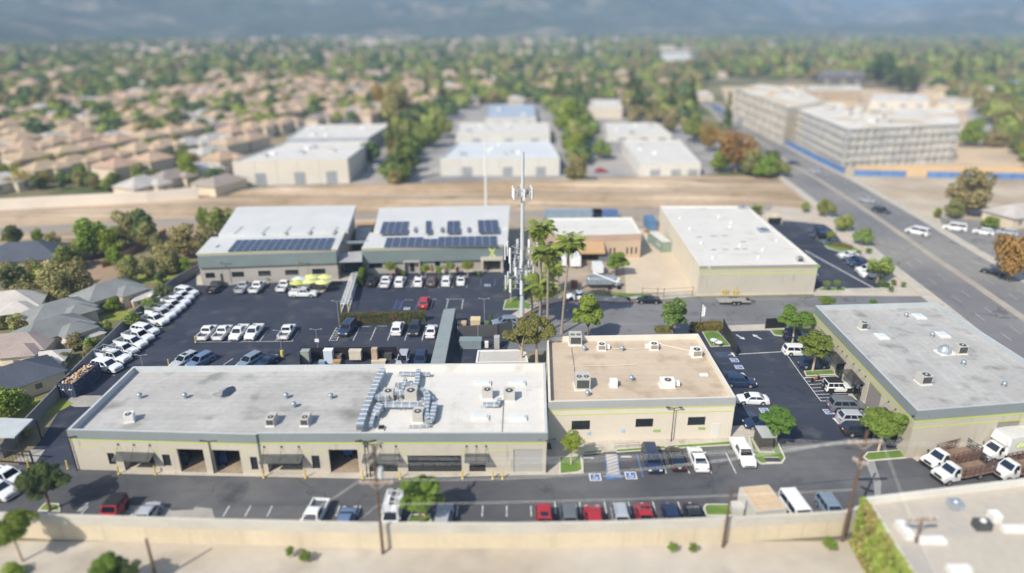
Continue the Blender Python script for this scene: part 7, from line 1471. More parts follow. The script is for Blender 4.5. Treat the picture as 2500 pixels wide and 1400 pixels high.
P_('far5', (4, 4, 3.6), 3.7, 2200, .36, leaf2, seed=36, name='suburban_tree', trunk=.3, ncl=16, clr=.42, limbs=2)
P_('poplar', (2.2, 2.2, 7.5), 8.2, 1800, .38, mat('leaves_poplar', (.13, .18, .045), .75, .3, .5, rnd=.3, trans=.15), seed=35, name='tall_conifer', trunk=.3, cone=True, limbs=0, ncl=40, clr=.30)
P_('bush', (.9, .9, .75), .75, 2200, .07, leaf1, seed=41, name='shrub', trunk=.06, limbs=2, ncl=20, clr=.4)
for a in [('round1', 1944, 777, 46, 36, 4.6, 'round tree with orange sprays at the entrance of the side lot'), ('round2', 1995, 846, 46, 34, 4.5, 'round tree second down the side lot with pale trunk'), ('round1', 2160, 1034, 54, 44, 4.2, 'large round tree at the corner of the grey-roofed building'), ('round2', 1902, 1030, 44, 40, 3.8, 'broad tree overhanging the generator on the lawn island'),
          ('bright1', 1436, 772, 41, 34, 5.0, 'yellow-green broadleaf tree behind the tan roof, left of two'), ('bright2', 1647, 770, 36, 33, 4.8, 'glossy dark-green tree behind the tan roof beside the flag'), ('dark1', 101, 1180, 64, 45, 3.9, 'dark round tree on its own island at the left edge of the front lot'), ('round2', 1023, 1210, 61, 45, 4.1, 'full green tree on the hydrant island by the boundary wall'), ('lollipop', 1396, 1081, 32, 25, 3.4, 'small ball-shaped tree on the lawn between the two front buildings'),
          ('euca', 1272, 824, 46, 52, 6.4, 'eucalyptus with drooping foliage behind the white roof, left of two'), ('euca', 1312, 808, 50, 52, 7.2, 'eucalyptus with bare branches behind the white roof, right of two'), ('round1', 26, 1288, 54, 50, 4.4, 'big blurred tree filling the lower left corner'), ('far5', 30, 1392, 24, 12, 1.2, 'blurred low shrub at the very bottom left corner'), ('round2', 262, 1395, 46, 30, 3.0, 'blurred green tree top rising from the bottom edge'), ('dark1', 316, 1402, 32, 26, 2.2, 'blurred olive tree top beside the leaning pole at the bottom edge'),
          ('bright1', 1507, 642, 32, 24, 3.0, 'bushy tree between the tan building and the concrete apron'), ('far2', 1432, 600, 22, 20, 3.6, 'dark tree beside the porch of the tan building'), ('round1', 2020, 735, 20, 14, 2.0, 'green shrub behind the right roof on the street side, left'), ('bush', 2134, 740, 12, 8, .8, 'tiny green shrub behind the right roof on the street side, right'),
          ('round2', 1247, 700, 20, 24, 3.6, 'small tree left of the tall monopole'), ('far1', 1965, 503, 12, 11, 2.6, 'tiny blurred tree at the top of the east lot'), ('far1', 2018, 505, 22, 19, 3.6, 'blurred round street tree, first of the row along the avenue'), ('far1', 2061, 540, 22, 18, 3.6, 'blurred round street tree, second of the row along the avenue'), ('far1', 2113, 573, 23, 20, 3.6, 'blurred round street tree, third of the row along the avenue'),
          ('far1', 2163, 648, 24, 24, 4.2, 'blurred round tree right of the palm by the east lot'), ('lollipop', 2030, 574, 13, 12, 2.2, 'small ball tree on the planted island of the east lot'), ('lollipop', 2019, 694, 10, 7, 1.7, 'tiny ball tree on the kerb strip, left of two'), ('lollipop', 2043, 692, 10, 7, 1.7, 'tiny ball tree on the kerb strip, right of two'),
          ('far3', 2372, 472, 52, 40, 6.5, 'wide olive tree standing alone beyond the avenue'), ('far3', 2330, 512, 24, 16, 4.0, 'smaller olive tree in front of the lone wide one'), ('far4', 2480, 622, 42, 50, 6, 'orange-leaved tree at the right picture edge'), ('far5', 2290, 520, 10, 9, 1.6, 'tiny bright bush beyond the avenue sidewalk'), ('far5', 2420, 543, 22, 10, 2, 'low hedge of bright bushes by the parked vans beyond the avenue')]: tput(*a)
for x, r, y, l in [(952, 17, 652, 'clipped ball tree before the X building, leftmost'), (1039, 14, 657, 'clipped ball tree before the X building, second'), (1070, 10, 661, 'small clipped ball tree before the X building, third and smallest'), (1098, 15, 652, 'clipped ball tree before the X building behind the lamp post'), (1141, 19, 650, 'largest clipped ball tree before the X building, rightmost')]: tput('lollipop', x, y, r, r, 2.6, l)
for x, y, r, l in [(520, 678, 7, 'brownish shrub near the left end of the plain solar building'), (556, 680, 5, 'pale green shrub right of the glass door'), (604, 664, 9, 'small green tree between the second and third windows'), (627, 681, 6, 'low green shrub below the third window'), (639, 680, 6, 'round clipped shrub below the third window, left'), (657, 681, 8, 'round clipped shrub below the third window, right'), (694, 677, 7, 'spiky green shrub behind the white pickup by the umbrellas'), (806, 668, 11, 'dark green bush at the end of the umbrella terrace'), (1170, 668, 6, 'low bush beside the porch of the X building'), (985, 668, 8, 'green bush left of the narrow door of the X building'), (1198, 775, 6, 'little bush beside the blue-silver wagon'),
             (2060, 560, 7, 'dark round shrub in the gravel of the east lot'), (2120, 612, 9, 'green utility shrub on the planted island'), (2095, 616, 8, 'reddish low shrub on the planted island'), (2183, 690, 8, 'dark ball shrub in the corner gravel bed, left'), (2205, 695, 7, 'dark ball shrub in the corner gravel bed, right'), (2176, 706, 8, 'low dark hedge shrub at the corner gravel bed, front'), (2152, 690, 9, 'red-green hedge shrub under the palm'), (1590, 736, 0.1, ''), (706, 1348, 12, 'weedy green clump in the alley left of the first utility pole'), (742, 1358, 18, 'larger weedy clump in the alley beside the smaller one'), (1640, 1336, 14, 'weeds at the wall foot, left of the short pole'), (1690, 1338, 12, 'weeds at the wall foot nearest the short pole'), (2030, 1330, 20, 'dry olive bush at the foot of the right utility pole')]:
    if l: tput('bush', x, y, r, r, .8 if 'tree' not in l else 1.4, l, cat='shrub')
TC = mat('terracotta', (.50, .20, .09), .8, .1, 2)
for i, (x, y) in enumerate([(498, 679), (569, 680), (615, 677), (672, 682), (917, 662), (968, 670), (1054, 665), (1084, 668), (1117, 668)]):
    t = thing('potted_plant', ['planter with dry bush at the far left of the solar building front', 'terracotta planter group right of the glass door', 'terracotta planter by the small tree', 'terracotta planter below the fourth window', 'orange planter at the left end of the X building', 'tan column planter right of the first ball tree', 'orange planter under the second ball tree', 'pale column planter between ball trees', 'cream column planter left of the largest ball tree'][i], 'planter', (*G(x, y), .12)); k = MB(); k.cyl(0, 0, 0, .9, .25, .38, 10); k.build('pot', TC if i != 7 else wallw, t); c = crown_mesh('foliage', 50 + i, (.5, .5, .5), 260, .09, leaf3 if i % 2 else leaf4, 8, .5, t, 1.2)
# hedges: boxes of leaves on a fence line
def hedge(label, pa, pb, h, wd, m, n, name='hedge', z0=0, ls=.12):
    a, b_ = (G(*pa), G(*pb)) if not isinstance(pa, Vector) else (pa, pb); d_ = b_ - a; L = d_.length; ang = math.atan2(d_.y, d_.x); t = thing(name, label, 'hedge', (*((a + b_) / 2), 0), ang); rs = np.random.RandomState(n)
    p = np.stack([rs.uniform(-L / 2, L / 2, n), rs.uniform(-wd / 2, wd / 2, n), rs.uniform(z0, h, n)], 1); f_ = rs.randint(0, 3, n); p[f_ == 0, 2] = h; p[f_ == 1, 1] = -wd / 2; p[f_ == 2, 1] = wd / 2; p += rs.normal(size=(n, 3)) * .09
    nn = rs.normal(size=(n, 3)) * .6; nn[f_ == 0, 2] += 1; nn[f_ == 1, 1] -= 1; nn[f_ == 2, 1] += 1; nn /= np.linalg.norm(nn, axis=1)[:, None]; t1 = np.cross(nn, rs.normal(size=(n, 3))); t1 /= np.linalg.norm(t1, axis=1)[:, None]; t2 = np.cross(nn, t1); s = ls * rs.uniform(.6, 1.3, (n, 1))
    nmesh('foliage', np.stack([p - t1 * s, p - t2 * s * .7, p + t1 * s, p + t2 * s * .7], 1).reshape(-1, 3), np.arange(4 * n).reshape(n, 4), m, t); k = MB(); k.box(0, 0, h / 2 - .05, L * .98, wd * .6, h - .2); k.build('branches', mat('hedge_core', (.035, .04, .02), .95, .2, 2), t); return t
hedge('long olive hedge with brown patches across the rear lot', (832, 792), (1040, 784), 1.9, .9, mat('leaves_hedge', (.12, .125, .04), .8, .35, .6, trans=.15, stain=((.18, .11, .06), .5, .5, .65)), 9000)
hedge('narrow upright green hedge beside the black off-roader, rear', (879, 700), (889, 668), 2.2, .9, leaf1, 3500); hedge('yellow-brown hedge on the street side behind the tan roof', (1688, 806), (1762, 803), 1.1, 1.6, mat('leaves_yellowhedge', (.22, .18, .04), .8, .35, .6, trans=.15), 3500); hedge('low brown-green hedge behind the tan roof left of the flag', (1600, 810), (1640, 809), .8, 1.2, leaf3, 1500)
hedge('reddish clipped hedge around the planted island of the east lot', (2030, 600), (2080, 608), .7, 1.2, mat('leaves_redhedge', (.20, .13, .05), .8, .3, .6), 1500); hedge('dark clipped hedge at the street corner bed', (2142, 697), (2168, 703), .8, 1.3, leaf4, 1200)
hedge('ivy and dry creeper covering the side wall of the lower right building', R_LEFT[0] + Vector((-.3, -.2)), R_LEFT[1] + Vector((-.3, 0)), 5.9, .5, mat('ivy_leaves', (.26, .33, .06), .8, .3, .6, col2=(.30, .26, .085), mix=(.44, .56)), 14000, 'ivy_wall', 0, .2)
# palms
def palm_proto(key, seed, R_=1.9, skirt=True, nf=54):
    t = thing('palm_tree', 'x', 'palm'); rs = random.Random(seed); V = []; F = []
    def frond(a, el, L, mbv, mbf, droop):
        segs = 7; pts = []; x, z, e = 0, 0, el
        for i in range(segs + 1): pts.append((x, z)); x += L / segs * math.cos(e); z += L / segs * math.sin(e); e -= droop / segs
        c, s = math.cos(a), math.sin(a)
        for i in range(1, segs):
            x0, z0 = pts[i]; w_ = .55 * L / 1.9 * math.sin(math.pi * (i + .5) / (segs + .6)) + .06
            for sd_ in (-1, 1):
                for q in range(3):
                    f = q / 3; xa = x0 + (pts[i + 1][0] - x0) * f; za = z0 + (pts[i + 1][1] - z0) * f; k0 = len(mbv)
                    tipx, tipy, tz = xa + w_ * .8, sd_ * w_ * .75, za - w_ * .35 + rs.uniform(-.05, .05)
                    for (X, Y, Z) in ((xa, 0, za), (xa + .10, 0, za), (tipx + .05, tipy, tz), (tipx - .02, tipy, tz)): mbv.append((X * c - Y * s, X * s + Y * c, Z))
                    mbf.append((k0, k0 + 1, k0 + 2, k0 + 3))
    for i in range(nf): frond(rs.uniform(0, 6.28), rs.uniform(-.5, 1.35), R_ * rs.uniform(.8, 1.1), V, F, rs.uniform(.9, 1.7))
    nmesh('fronds', [(x, y, z + 1) for x, y, z in V], F, leafp, t)
    if skirt:
        V2, F2 = [], []
        for i in range(22): frond(rs.uniform(0, 6.28), rs.uniform(-1.35, -.7), R_ * .62, V2, F2, .5)
        nmesh('dead_fronds', [(x, y, z + .9) for x, y, z in V2], F2, leafd, t)
    t['r0'] = 1.0; TP[key] = t; return t
for k_, sd_ in (('p1', 3), ('p2', 4)): palm_proto(k_, sd_)
def palm(key, px, py, hc, bx, by, label, s=1.0):
    """crown at (px,py) height hc; trunk foot at pixel (bx,by). The trunk is its own mesh, the crown a copy's parts."""
    g = G(bx, by); hc = HZ(g, py) if hc is None else hc; c = G(px, py, hc); r = thing('palm_tree', label, 'palm', (*g, 0), 0, 'tall fan palms beside the street')
    k = MB(); pts = []
    for i in range(9): q = i / 8; p = lerp(Vector((0, 0)), c - g, q ** 1.3); pts.append((p.x, p.y, hc * q))
    k.tube(pts, [.30] + [.21 - .005 * i for i in range(8)], 8); k.build('trunk', barkp, r)
    for ch in TP[key].children:
        o = ch.copy(); COL.objects.link(o); o.parent = r; o.location = (c.x - g.x, c.y - g.y, hc - 1 * s); o.scale = (s, s, s); o.rotation_euler = (0, 0, random.random() * 6)
for a in [('p1', 1322, 558, None, 1318, 800, 'tallest fan palm, topmost crown of the cluster', 1.5), ('p2', 1338, 612, None, 1336, 812, 'fan palm with full crown in the middle of the cluster', 1.75), ('p1', 1392, 592, None, 1371, 815, 'fan palm on the right with thin leaning trunk crossing the street', 1.5), ('p2', 1318, 695, None, 1322, 796, 'lower fan palm with thick trunk in front of the cluster', 1.8), ('p1', 1352, 655, None, 1348, 720, 'short fan palm behind the cluster near the trailers', 1.3), ('p2', 1296, 700, None, 1300, 770, 'short fan palm between the monopole and the cluster', 1.1),
          ('p2', 1848, 507, None, 1850, 525, 'small palm behind the far end of the long warehouse', .95), ('p1', 2144, 650, None, 2142, 692, 'palm with spiky crown at the bottom of the east lot', 1.2)]: palm(*a)
for p in ('p1', 'p2'):
    for ch in list(TP[p].children): bpy.data.objects.remove(ch)
    bpy.data.objects.remove(TP[p])
def ordered(items, key):
    g = {}
    for i, it in enumerate(items): g.setdefault(key(it), []).append(i)
    out = {}
    for k_, ii in g.items():
        for n_, i in enumerate(sorted(ii, key=lambda i: items[i][2])): out[i] = (k_, n_, len(ii))
    return out
# ---- left gardens: trees and houses
for a in [('far2', 31, 575, 25, 22, 5, 'dark round tree alone beside the riverbed path at left'), ('far5', 222, 582, 42, 34, 6.5, 'bright green tree left of the darker cluster by the riverbed'), ('far5', 262, 592, 34, 26, 5.5, 'bright green tree touching the dark cluster'), ('far2', 342, 552, 30, 38, 8, 'dark pointed tree in the cluster by the riverbed'), ('far3', 300, 560, 34, 30, 6, 'olive tree in the cluster by the riverbed'), ('far3', 362, 578, 24, 24, 5, 'olive-dark tree at the right of the cluster'),
          ('far1', 497, 530, 20, 26, 6, 'green tree behind the solar building, left of a pair'), ('far1', 548, 536, 40, 32, 6, 'green tree behind the solar building, right of a pair'), ('far3', 455, 590, 40, 30, 5, 'olive brown shrubby tree at the corner of the white fleet lot'), ('far3', 410, 628, 34, 24, 4, 'olive tree leaning over the perimeter wall'), ('far3', 500, 590, 26, 26, 4, 'olive tree touching the solar building'), ('far1', 170, 622, 34, 28, 5, 'green tree above the dark blue roof'),
          ('far2', 30, 680, 34, 30, 4.5, 'dark tree among the left houses, leftmost'), ('far3', 130, 690, 44, 34, 5, 'olive tree in the middle of the left gardens'), ('far1', 90, 660, 26, 20, 4, 'green tree right of the dark roof'), ('far3', 190, 680, 34, 34, 5, 'yellow-olive tree in the left gardens before the grey roof'), ('far3', 60, 720, 30, 24, 4, 'olive tree behind the pale left house'), ('far5', 18, 985, 40, 30, 3.5, 'bright green tree at the left edge above the carport'), ('far3', 305, 655, 16, 14, 3, 'small olive tree beyond the grey roof'), ('far1', 60, 1060 - 5, 14, 12, 2, 'small shrub behind the carport roof'), ('far5', 100, 875, 22, 12, 2.2, 'green shrub beside the left lower house'), ('far3', 20, 870, 14, 10, 2, 'low olive shrub at the left edge beside the lower house')]: tput(*a)
gsp = random.Random(12); GT = []
while len(GT) < 46:
    px, py = gsp.uniform(-20, 470), gsp.uniform(575, 1010); e = 484 - (py - 668) * 1.16 if py > 668 else 500
    if px > e - 30 or (px > 300 and py < 590) or any(abs(px - q[2]) < 34 and abs(py - q[3]) < 22 for q in GT) or any(abs(px - a) < 42 and abs(py - b_) < 24 for a, b_ in ((262, 705), (140, 750), (120, 800), (62, 622), (35, 830), (345, 702))): continue
    GT.append((0, 0, px, py, gsp.choice(['far1', 'far2', 'far3', 'far3', 'far5']), gsp.uniform(13, 26)))
gn = {'far1': 'green', 'far2': 'dark green', 'far3': 'olive', 'far5': 'bright green'}; og = ordered(GT, lambda q: (gn[q[4]], 'upper' if q[3] < 700 else 'lower'))
for i, q in enumerate(GT): (kn, rw), n_, N_ = og[i]; tput(q[4], q[2], q[3], q[5], q[5] * .75, 3, f'{ORD[min(n_, 15)]} {kn} garden tree from the left in the {rw} left gardens', 'blurred trees and bushes of the left gardens')
P_h = [('hg', (.22, .235, .235)), ('ht', (.46, .345, .24)), ('hp', (.50, .36, .25)), ('hb', (.085, .10, .13)), ('hc', (.50, .47, .44)), ('hm', (.33, .28, .25))]
roofs = {k_: mat('house_roof_' + k_, c, .9, .15, .3, rnd=.18) for k_, c in P_h}; hw_ = mat('house_wall_cream', (.66, .57, .44), .9, .08, .2, rnd=.25); hww = mat('house_wall_white', (.68, .68, .66), .9, .06, .2)
HP = {}
def house_proto(key, L, Wd, h, rk, wing=True, wm=None, seed=1):
    t = thing('house', 'x', 'house'); k = MB(); k.box(0, 0, h / 2, L, Wd, h); 
    if wing: k.box(L * .22, -Wd * .55, h / 2 - .01, L * .45, Wd * .5, h - .02)
    k.build('wall', wm or hw_, t); k = MB(); e = .6
    def hip(cx, cy, l, w_, z, ht):
        a = [(cx - l / 2, cy - w_ / 2, z), (cx + l / 2, cy - w_ / 2, z), (cx + l / 2, cy + w_ / 2, z), (cx - l / 2, cy + w_ / 2, z)]
        if l >= w_: r = [(cx - (l - w_) / 2, cy, z + ht), (cx + (l - w_) / 2, cy, z + ht)]; k.add(a + r, [(0, 1, 5, 4), (1, 2, 5), (2, 3, 4, 5), (3, 0, 4)])
        else: r = [(cx, cy - (w_ - l) / 2, z + ht), (cx, cy + (w_ - l) / 2, z + ht)]; k.add(a + r, [(0, 1, 4), (1, 2, 5, 4), (2, 3, 5), (3, 0, 4, 5)])
    hip(0, 0, L + e * 2, Wd + e * 2, h, (Wd + e) * .27)
    if wing: hip(L * .22, -Wd * .5, L * .45 + e * 2, Wd * .6 + e * 2, h - .02, (L * .45) * .27)
    k.build('roof', roofs[rk], t); k = MB()
    for x in (-L * .3, L * .2): k.box(x, -Wd / 2 - (.31 * Wd if wing and x > 0 else 0) + (0 if not (wing and x > 0) else -.0), h * .55, 1.2, .1, 1.1)
    k.build('window', mat('window_dark_bg', (.16, .17, .18), .5, .2, .5), t, split=True); HP[key] = t; return t
for k_, a in dict(h1=(13, 9, 5.2, 'ht'), h2=(12, 10, 5.6, 'hp'), h3=(14, 9, 3.4, 'hg'), h4=(15, 9, 3.3, 'hm'), h5=(16, 10, 3.2, 'hb', False), h6=(14, 10, 3.4, 'hc'), h7=(13, 11, 5.4, 'ht')).items(): house_proto(k_, *a)
def house(key, px, py, rz, lab, s=1.0, group=None): return place(HP[key], USED, (*G(px, py, 3), 0.01), rz, s, lab, 'house', group)
for a in [('h5', 62, 622, .25, 'dark blue-grey roofed house among the left trees', 1.0), ('h3', 262, 705, 1.0, 'grey roofed house beside the fleet lot wall, upper', .75), ('h3', 140, 750, .9, 'grey roofed house in the middle of the left gardens', .72), ('h3', 120, 800, 1.0, 'large brown-grey roofed house beside the perimeter wall', .78), ('h6', 18, 735, .4, 'pale roofed house at the left edge', .8), ('h4', 35, 830, .2, 'grey-brown roofed house at the left edge, lower', .72), ('h5', 20, 915, .9, 'dark roofed house at the lower left edge above the lawn', .75), ('h6', 185, 795, .95, 'white flat-roofed lean-to beside the large grey roof', .45), ('h6', 345, 702, .85, 'white roofed shed close to the fleet lot wall', .38), ('h6', 110, 850, .3, 'pale patio roof beside the lower left house', .4), ('h6', 2480, 520, .3, 'pale building beyond the avenue at the right edge', .9)]: house(*a)
GS = 'garden_grass'; 
k = MB()
for (x, y, r) in [(385, 680, 3.5), (305, 770, 3), (130, 935, 3), (60, 1000, 3.5), (215, 840, 2), (1440, 620, 2)]:
    g = G(x, y); k.poly([(g.x + r * 1.6 * math.cos(q) * (1 + .2 * math.sin(3 * q)), g.y + r * math.sin(q) * (1 + .2 * math.cos(2 * q)), .03) for q in [2 * math.pi * i / 16 for i in range(16)]])
tag(k.build('garden_lawn', mat('lawn_yellow', (.24, .27, .05), .95, .2, .5)), kind='structure')
# ---- suburb beyond the riverbed
rs = random.Random(77)
def inpoly(x, y, P):
    c = False; n_ = len(P)
    for i in range(n_):
        x0, y0 = P[i]; x1, y1 = P[i - 1]
        if (y0 > y) != (y1 > y) and x < (x1 - x0) * (y - y0) / (y1 - y0) + x0: c = not c
    return c
BLK = [[(540, 470), (560, 380), (740, 290), (980, 290), (960, 350), (930, 470)], [(980, 440), (1060, 300), (1170, 245), (1330, 245), (1400, 380), (1400, 440)], [(1400, 440), (1450, 290), (1660, 290), (1730, 440)], [(1700, 200), (1760, 185), (2140, 190), (2380, 250), (2560, 450), (2050, 470), (1840, 380)], [(1425, 300), (1425, 240), (1530, 240), (1530, 300)], [(1600, 170), (1600, 122), (1715, 122), (1715, 170)]]
def zone(px, py):
    row = ['by the riverbed wall', 'past the riverbed wall', 'in the near suburb', 'above the warehouses', 'in the middle suburb', 'in the upper suburb', 'in the far suburb', 'under the hills'][min(7, [i for i, q in enumerate((400, 345, 300, 262, 225, 185, 140, -999)) if py > q][0])]
    col = ['at left edge', 'above fleet wall', 'above left gardens', 'above left solar roof', 'above white warehouse', 'above X building', 'above the monopole', 'above tan roof', 'above long warehouse', 'above east lot', 'above apartment blocks', 'at right edge'][min(11, max(0, int(px / 209)))]
    return row, col
ORD_ = ['first', 'second', 'third', 'fourth', 'fifth', 'sixth', 'seventh', 'eighth', 'ninth', 'tenth', 'eleventh', 'twelfth', 'thirteenth', 'fourteenth', 'fifteenth', 'sixteenth']
occ = []; nh = 0; HSPEC = []
# tan tiled rows near the left
ang = math.atan2((G(560, 330) - G(0, 440)).y, (G(560, 330) - G(0, 440)).x)
O = G(0, 430); ux, uy = math.cos(ang), math.sin(ang)
for r_ in range(-4, 12):
    for c_ in range(-4, 26):
        if rs.random() < .07: continue
        x = O.x + ux * (c_ * 12.8) - uy * (r_ * 23) + rs.uniform(-1, 1); y = O.y + uy * (c_ * 12.8) + ux * (r_ * 23) + rs.uniform(-1, 1); px, py = PJ(x, y, 3)
        if not (-80 < px < 2560 and 95 < py) or y < G(px, 505 - px * .04).y + 4 or any(inpoly(px, py, p) for p in BLK): continue
        if px < 560 + (445 - py) * 2.6 and r_ < 8: HSPEC.append((x, y, px, py, ang + (0 if r_ % 2 else math.pi) + rs.uniform(-.05, .05), rs.choice(['h1', 'h2', 'h7', 'h1', 'h2', 'h7', 'h4', 'h6'])))
for r_ in range(0, 60):          # scattered far houses in loose rows
    Y = 300 + r_ * 24 * (1 + r_ * .02)
    for c_ in range(60):
        x = -900 + c_ * 31 + rs.uniform(-5, 5) + (r_ % 2) * 12; y = Y + x * -.05 + rs.uniform(-4, 4); px, py = PJ(x, y, 3)
        if not (-60 < px < 2560) or any(inpoly(px, py, p) for p in BLK) or any(abs(x - h_[0]) + abs(y - h_[1]) < 17 for h_ in HSPEC[:170]): continue
        dens = .68 if px < 1500 else .26
        if 520 < px < 1560 and 150 < py < 250: dens = .85
        if py > 262: dens = .35 if px < 700 else 0
        if rs.random() < dens: HSPEC.append((x, y, px, py, rs.choice([0, 1.57, 3.14, .2]) + rs.uniform(-.1, .1), rs.choice(['h1', 'h2', 'h2', 'h3', 'h4', 'h6', 'h6'])))
HSPEC.sort(key=lambda h_: h_[1]); kinds = {'h1': 'tan tiled', 'h2': 'pinkish tiled', 'h3': 'grey shingled', 'h4': 'brown shingled', 'h5': 'dark', 'h6': 'pale', 'h7': 'tan tiled'}
oh = ordered(HSPEC[:290], lambda h_: (kinds[h_[5]], *zone(h_[2], h_[3])))
for i, (x, y, px, py, rz, kd) in enumerate(HSPEC[:290]):
    (kn, row, col), n_, N_ = oh[i]; lb = f'{kn} roof house {row}, {col}' if N_ == 1 else f'{ORD[min(n_, 15)]} {kn} house from left {row}, {col}'
    place(HP[kd], USED, (x, y, 0.01), rz, rs.uniform(.9, 1.1) if y > 420 else .92, lb, 'house', 'blurred houses of the suburb beyond the riverbed')
rest = HSPEC[280:]
if rest:      # distant houses as one mass
    kw, kr = MB(), MB()
    for (x, y, px, py, rz, kd) in rest[:900]:
        L, Wd, h_ = rs.uniform(12, 20), rs.uniform(9, 12), rs.uniform(3, 6); kw.box(x, y, h_ / 2, L, Wd, h_, rz); kr.box(x, y, h_ + 1.2, L + 1, Wd + 1, 2.4, rz, 0, .45)
    for _ in range(60):
        x, y = rs.uniform(-700, 900), rs.uniform(700, 2300); kw.box(x, y, 4, rs.uniform(30, 70), rs.uniform(18, 30), 8)
    o = kr.build('distant_roofs', mat('roof_distant', (.50, .38, .30), .9, .25, .02)); tag(o, 'mass of distant roofs dissolving toward the hills', 'distant houses', kind='stuff')
    o = kw.build('distant_walls', mat('wall_distant', (.66, .60, .52), .9, .1, .05)); tag(o, 'mass of distant pale walls dissolving toward the hills', 'distant houses', kind='stuff')
# trees there: nearest 280 as things, the rest one mass
TS = []
hx = np.array([(h_[0], h_[1]) for h_ in HSPEC])
def clear(x, y, r): d_ = np.hypot(hx[:, 0] - x, hx[:, 1] - y); return d_.min() > r
tries = 0
while len(TS) < 5600 and tries < 60000:
    tries += 1; px = rs.uniform(-60, 2560); y = 215 * ((1900 + max(0, px - 600) * .35) / 215) ** rs.random(); x = (px - 1250) / FPX * (y * cP + CH * sP); py = PJ(x, y, 3)[1]
    if any(inpoly(px, py, p) for p in BLK) or y < G(px, 500 - px * .03).y + 5: continue
    if inpoly(px, py, [(1600, 480), (1690, 250), (1760, 180), (1830, 250), (2560, 750), (2560, 480), (1990, 400), (1850, 400)]): continue
    near = px < 560 + (445 - py) * 2.6 and py > 262
    if near and rs.random() < .35: continue
    if not clear(x, y, 7.5 if near else 9): continue
    if y > 900 and rs.random() < .25: continue
    TS.append((x, y, px, py))
TS.sort(key=lambda q: q[1])
TD = []
for i, (x, y, px, py) in enumerate(TS[:230]):
    ri = px > 1350 or 880 < px < 1250; kd = rs.choice(['far1', 'far2', 'far3', 'far1', 'far5', 'far4' if rs.random() < .35 else 'far3'] + (['poplar', 'far5'] if ri else [])); s = rs.uniform(.4, .8) if px < 900 and py > 262 else rs.uniform(.55, 1.1) if not ri else rs.uniform(.8, 1.35); TD.append((x, y, px, py, kd, s))
nm_ = {'far1': 'mid-green', 'far2': 'dark green', 'far3': 'olive', 'far4': 'yellow-brown', 'far5': 'bright green', 'poplar': 'tall narrow'}
ot = ordered(TD, lambda q: (nm_[q[4]], *zone(q[2], q[3])))
for i, (x, y, px, py, kd, s) in enumerate(TD):
    (kn, row, col), n_, N_ = ot[i]; lb = f'{kn} blurred tree {row}, {col}' if N_ == 1 else f'{ORD[min(n_, 15)]} {kn} tree from left {row}, {col}'
    place(TP[kd], USED, (x, y, 0), rs.uniform(0, 6), (s, s, s * rs.uniform(.85, 1.15)), lb, 'tree', 'blurred trees of the suburb beyond the riverbed')
# named taller trees visible in the photo
for a in [('poplar', 1040, 225, 17, 40, 9, 'tall conifer pair above the central warehouses, left'), ('poplar', 1078, 220, 15, 42, 10, 'tall dark conifer right of its twin above the central warehouses'), ('far1', 985, 315, 40, 30, 6, 'dark green parking tree between the warehouses, left'), ('far1', 1045, 320, 36, 28, 6, 'dark green parking tree between the warehouses, middle'), ('far1', 1000, 362, 38, 26, 5, 'dark green parking tree between the warehouses, front'), ('far1', 1080, 305, 24, 22, 5, 'dark green parking tree near the central hall'), ('far2', 905, 372, 25, 24, 5, 'small dark tree in the shade of the left warehouse'), ('far3', 965, 255, 36, 36, 8, 'large olive tree behind the left warehouse'), ('far4', 930, 235, 20, 24, 7, 'reddish tree behind the left warehouse'),
          ('far1', 1418, 310, 42, 36, 7, 'big green tree right of the central warehouse, upper'), ('far1', 1405, 345, 28, 24, 5, 'big green tree right of the central warehouse, lower left'), ('far1', 1465, 360, 26, 20, 4.5, 'green tree beside the right small warehouse'), ('far5', 1395, 285, 34, 30, 8, 'bright green tall tree above the right green pair'), ('poplar', 1365, 215, 20, 40, 11, 'tall green tree right of centre in the tree belt'), ('poplar', 1415, 215, 14, 42, 11, 'narrow dark tree left of the cream building'), ('poplar', 1560, 235, 30, 50, 11, 'large tall tree right of the cream building'), ('poplar', 1545, 200, 22, 46, 12, 'tall pointed tree behind the cream building'), ('poplar', 1640, 240, 24, 46, 11, 'tall green tree left of the avenue, first'), ('poplar', 1688, 235, 24, 44, 11, 'tall green tree left of the avenue, second'),
          ('poplar', 1778, 270, 17, 48, 10, 'narrow cypress standing beside the avenue bend'), ('far1', 1700, 305, 32, 30, 6, 'green tree along the avenue behind the right warehouse'), ('far4', 1735, 335, 24, 26, 5, 'orange-tinged tree by the avenue, smaller'), ('far4', 1802, 367, 42, 38, 6, 'big golden round tree beside the avenue'), ('far5', 1760, 395, 26, 18, 4, 'green tree under the big golden one'), ('far3', 1640, 300, 20, 16, 5, 'olive tree right of the cream building'), ('poplar', 2340, 165, 22, 50, 15, 'dark tall conifer behind the construction site, right'), ('poplar', 2425, 160, 14, 40, 14, 'dark conifer at the far right'), ('far2', 2150, 165, 42, 30, 10, 'dark broad tree mass behind the timber wing'), ('far2', 2205, 190, 44, 24, 8, 'dark green tree right of the broad dark one'), ('poplar', 1912, 150, 12, 34, 14, 'slim dark conifer behind the pale apartment block'),
          ('far5', 2375, 325, 26, 24, 5, 'bushy green tree at the end of the grey apartment block'), ('far3', 2430, 338, 34, 14, 4, 'olive hedge-like tree row at the right of the construction site'), ('far3', 2490, 345, 20, 14, 4, 'olive tree at the right edge beside the construction site'), ('far5', 458, 412, 26, 24, 5, 'bright green tree before the tan houses near the wall'), ('far2', 520, 430, 24, 18, 4, 'dark tree at the corner of the left warehouse'), ('far4', 40, 440, 30, 16, 3.5, 'rust brown shrub tree at the left edge by the pale wall'), ('far4', 1858, 410, 10, 8, 3, 'small dry tree beside the avenue below the golden one')]: tput(*a)
rest = TS[230:]
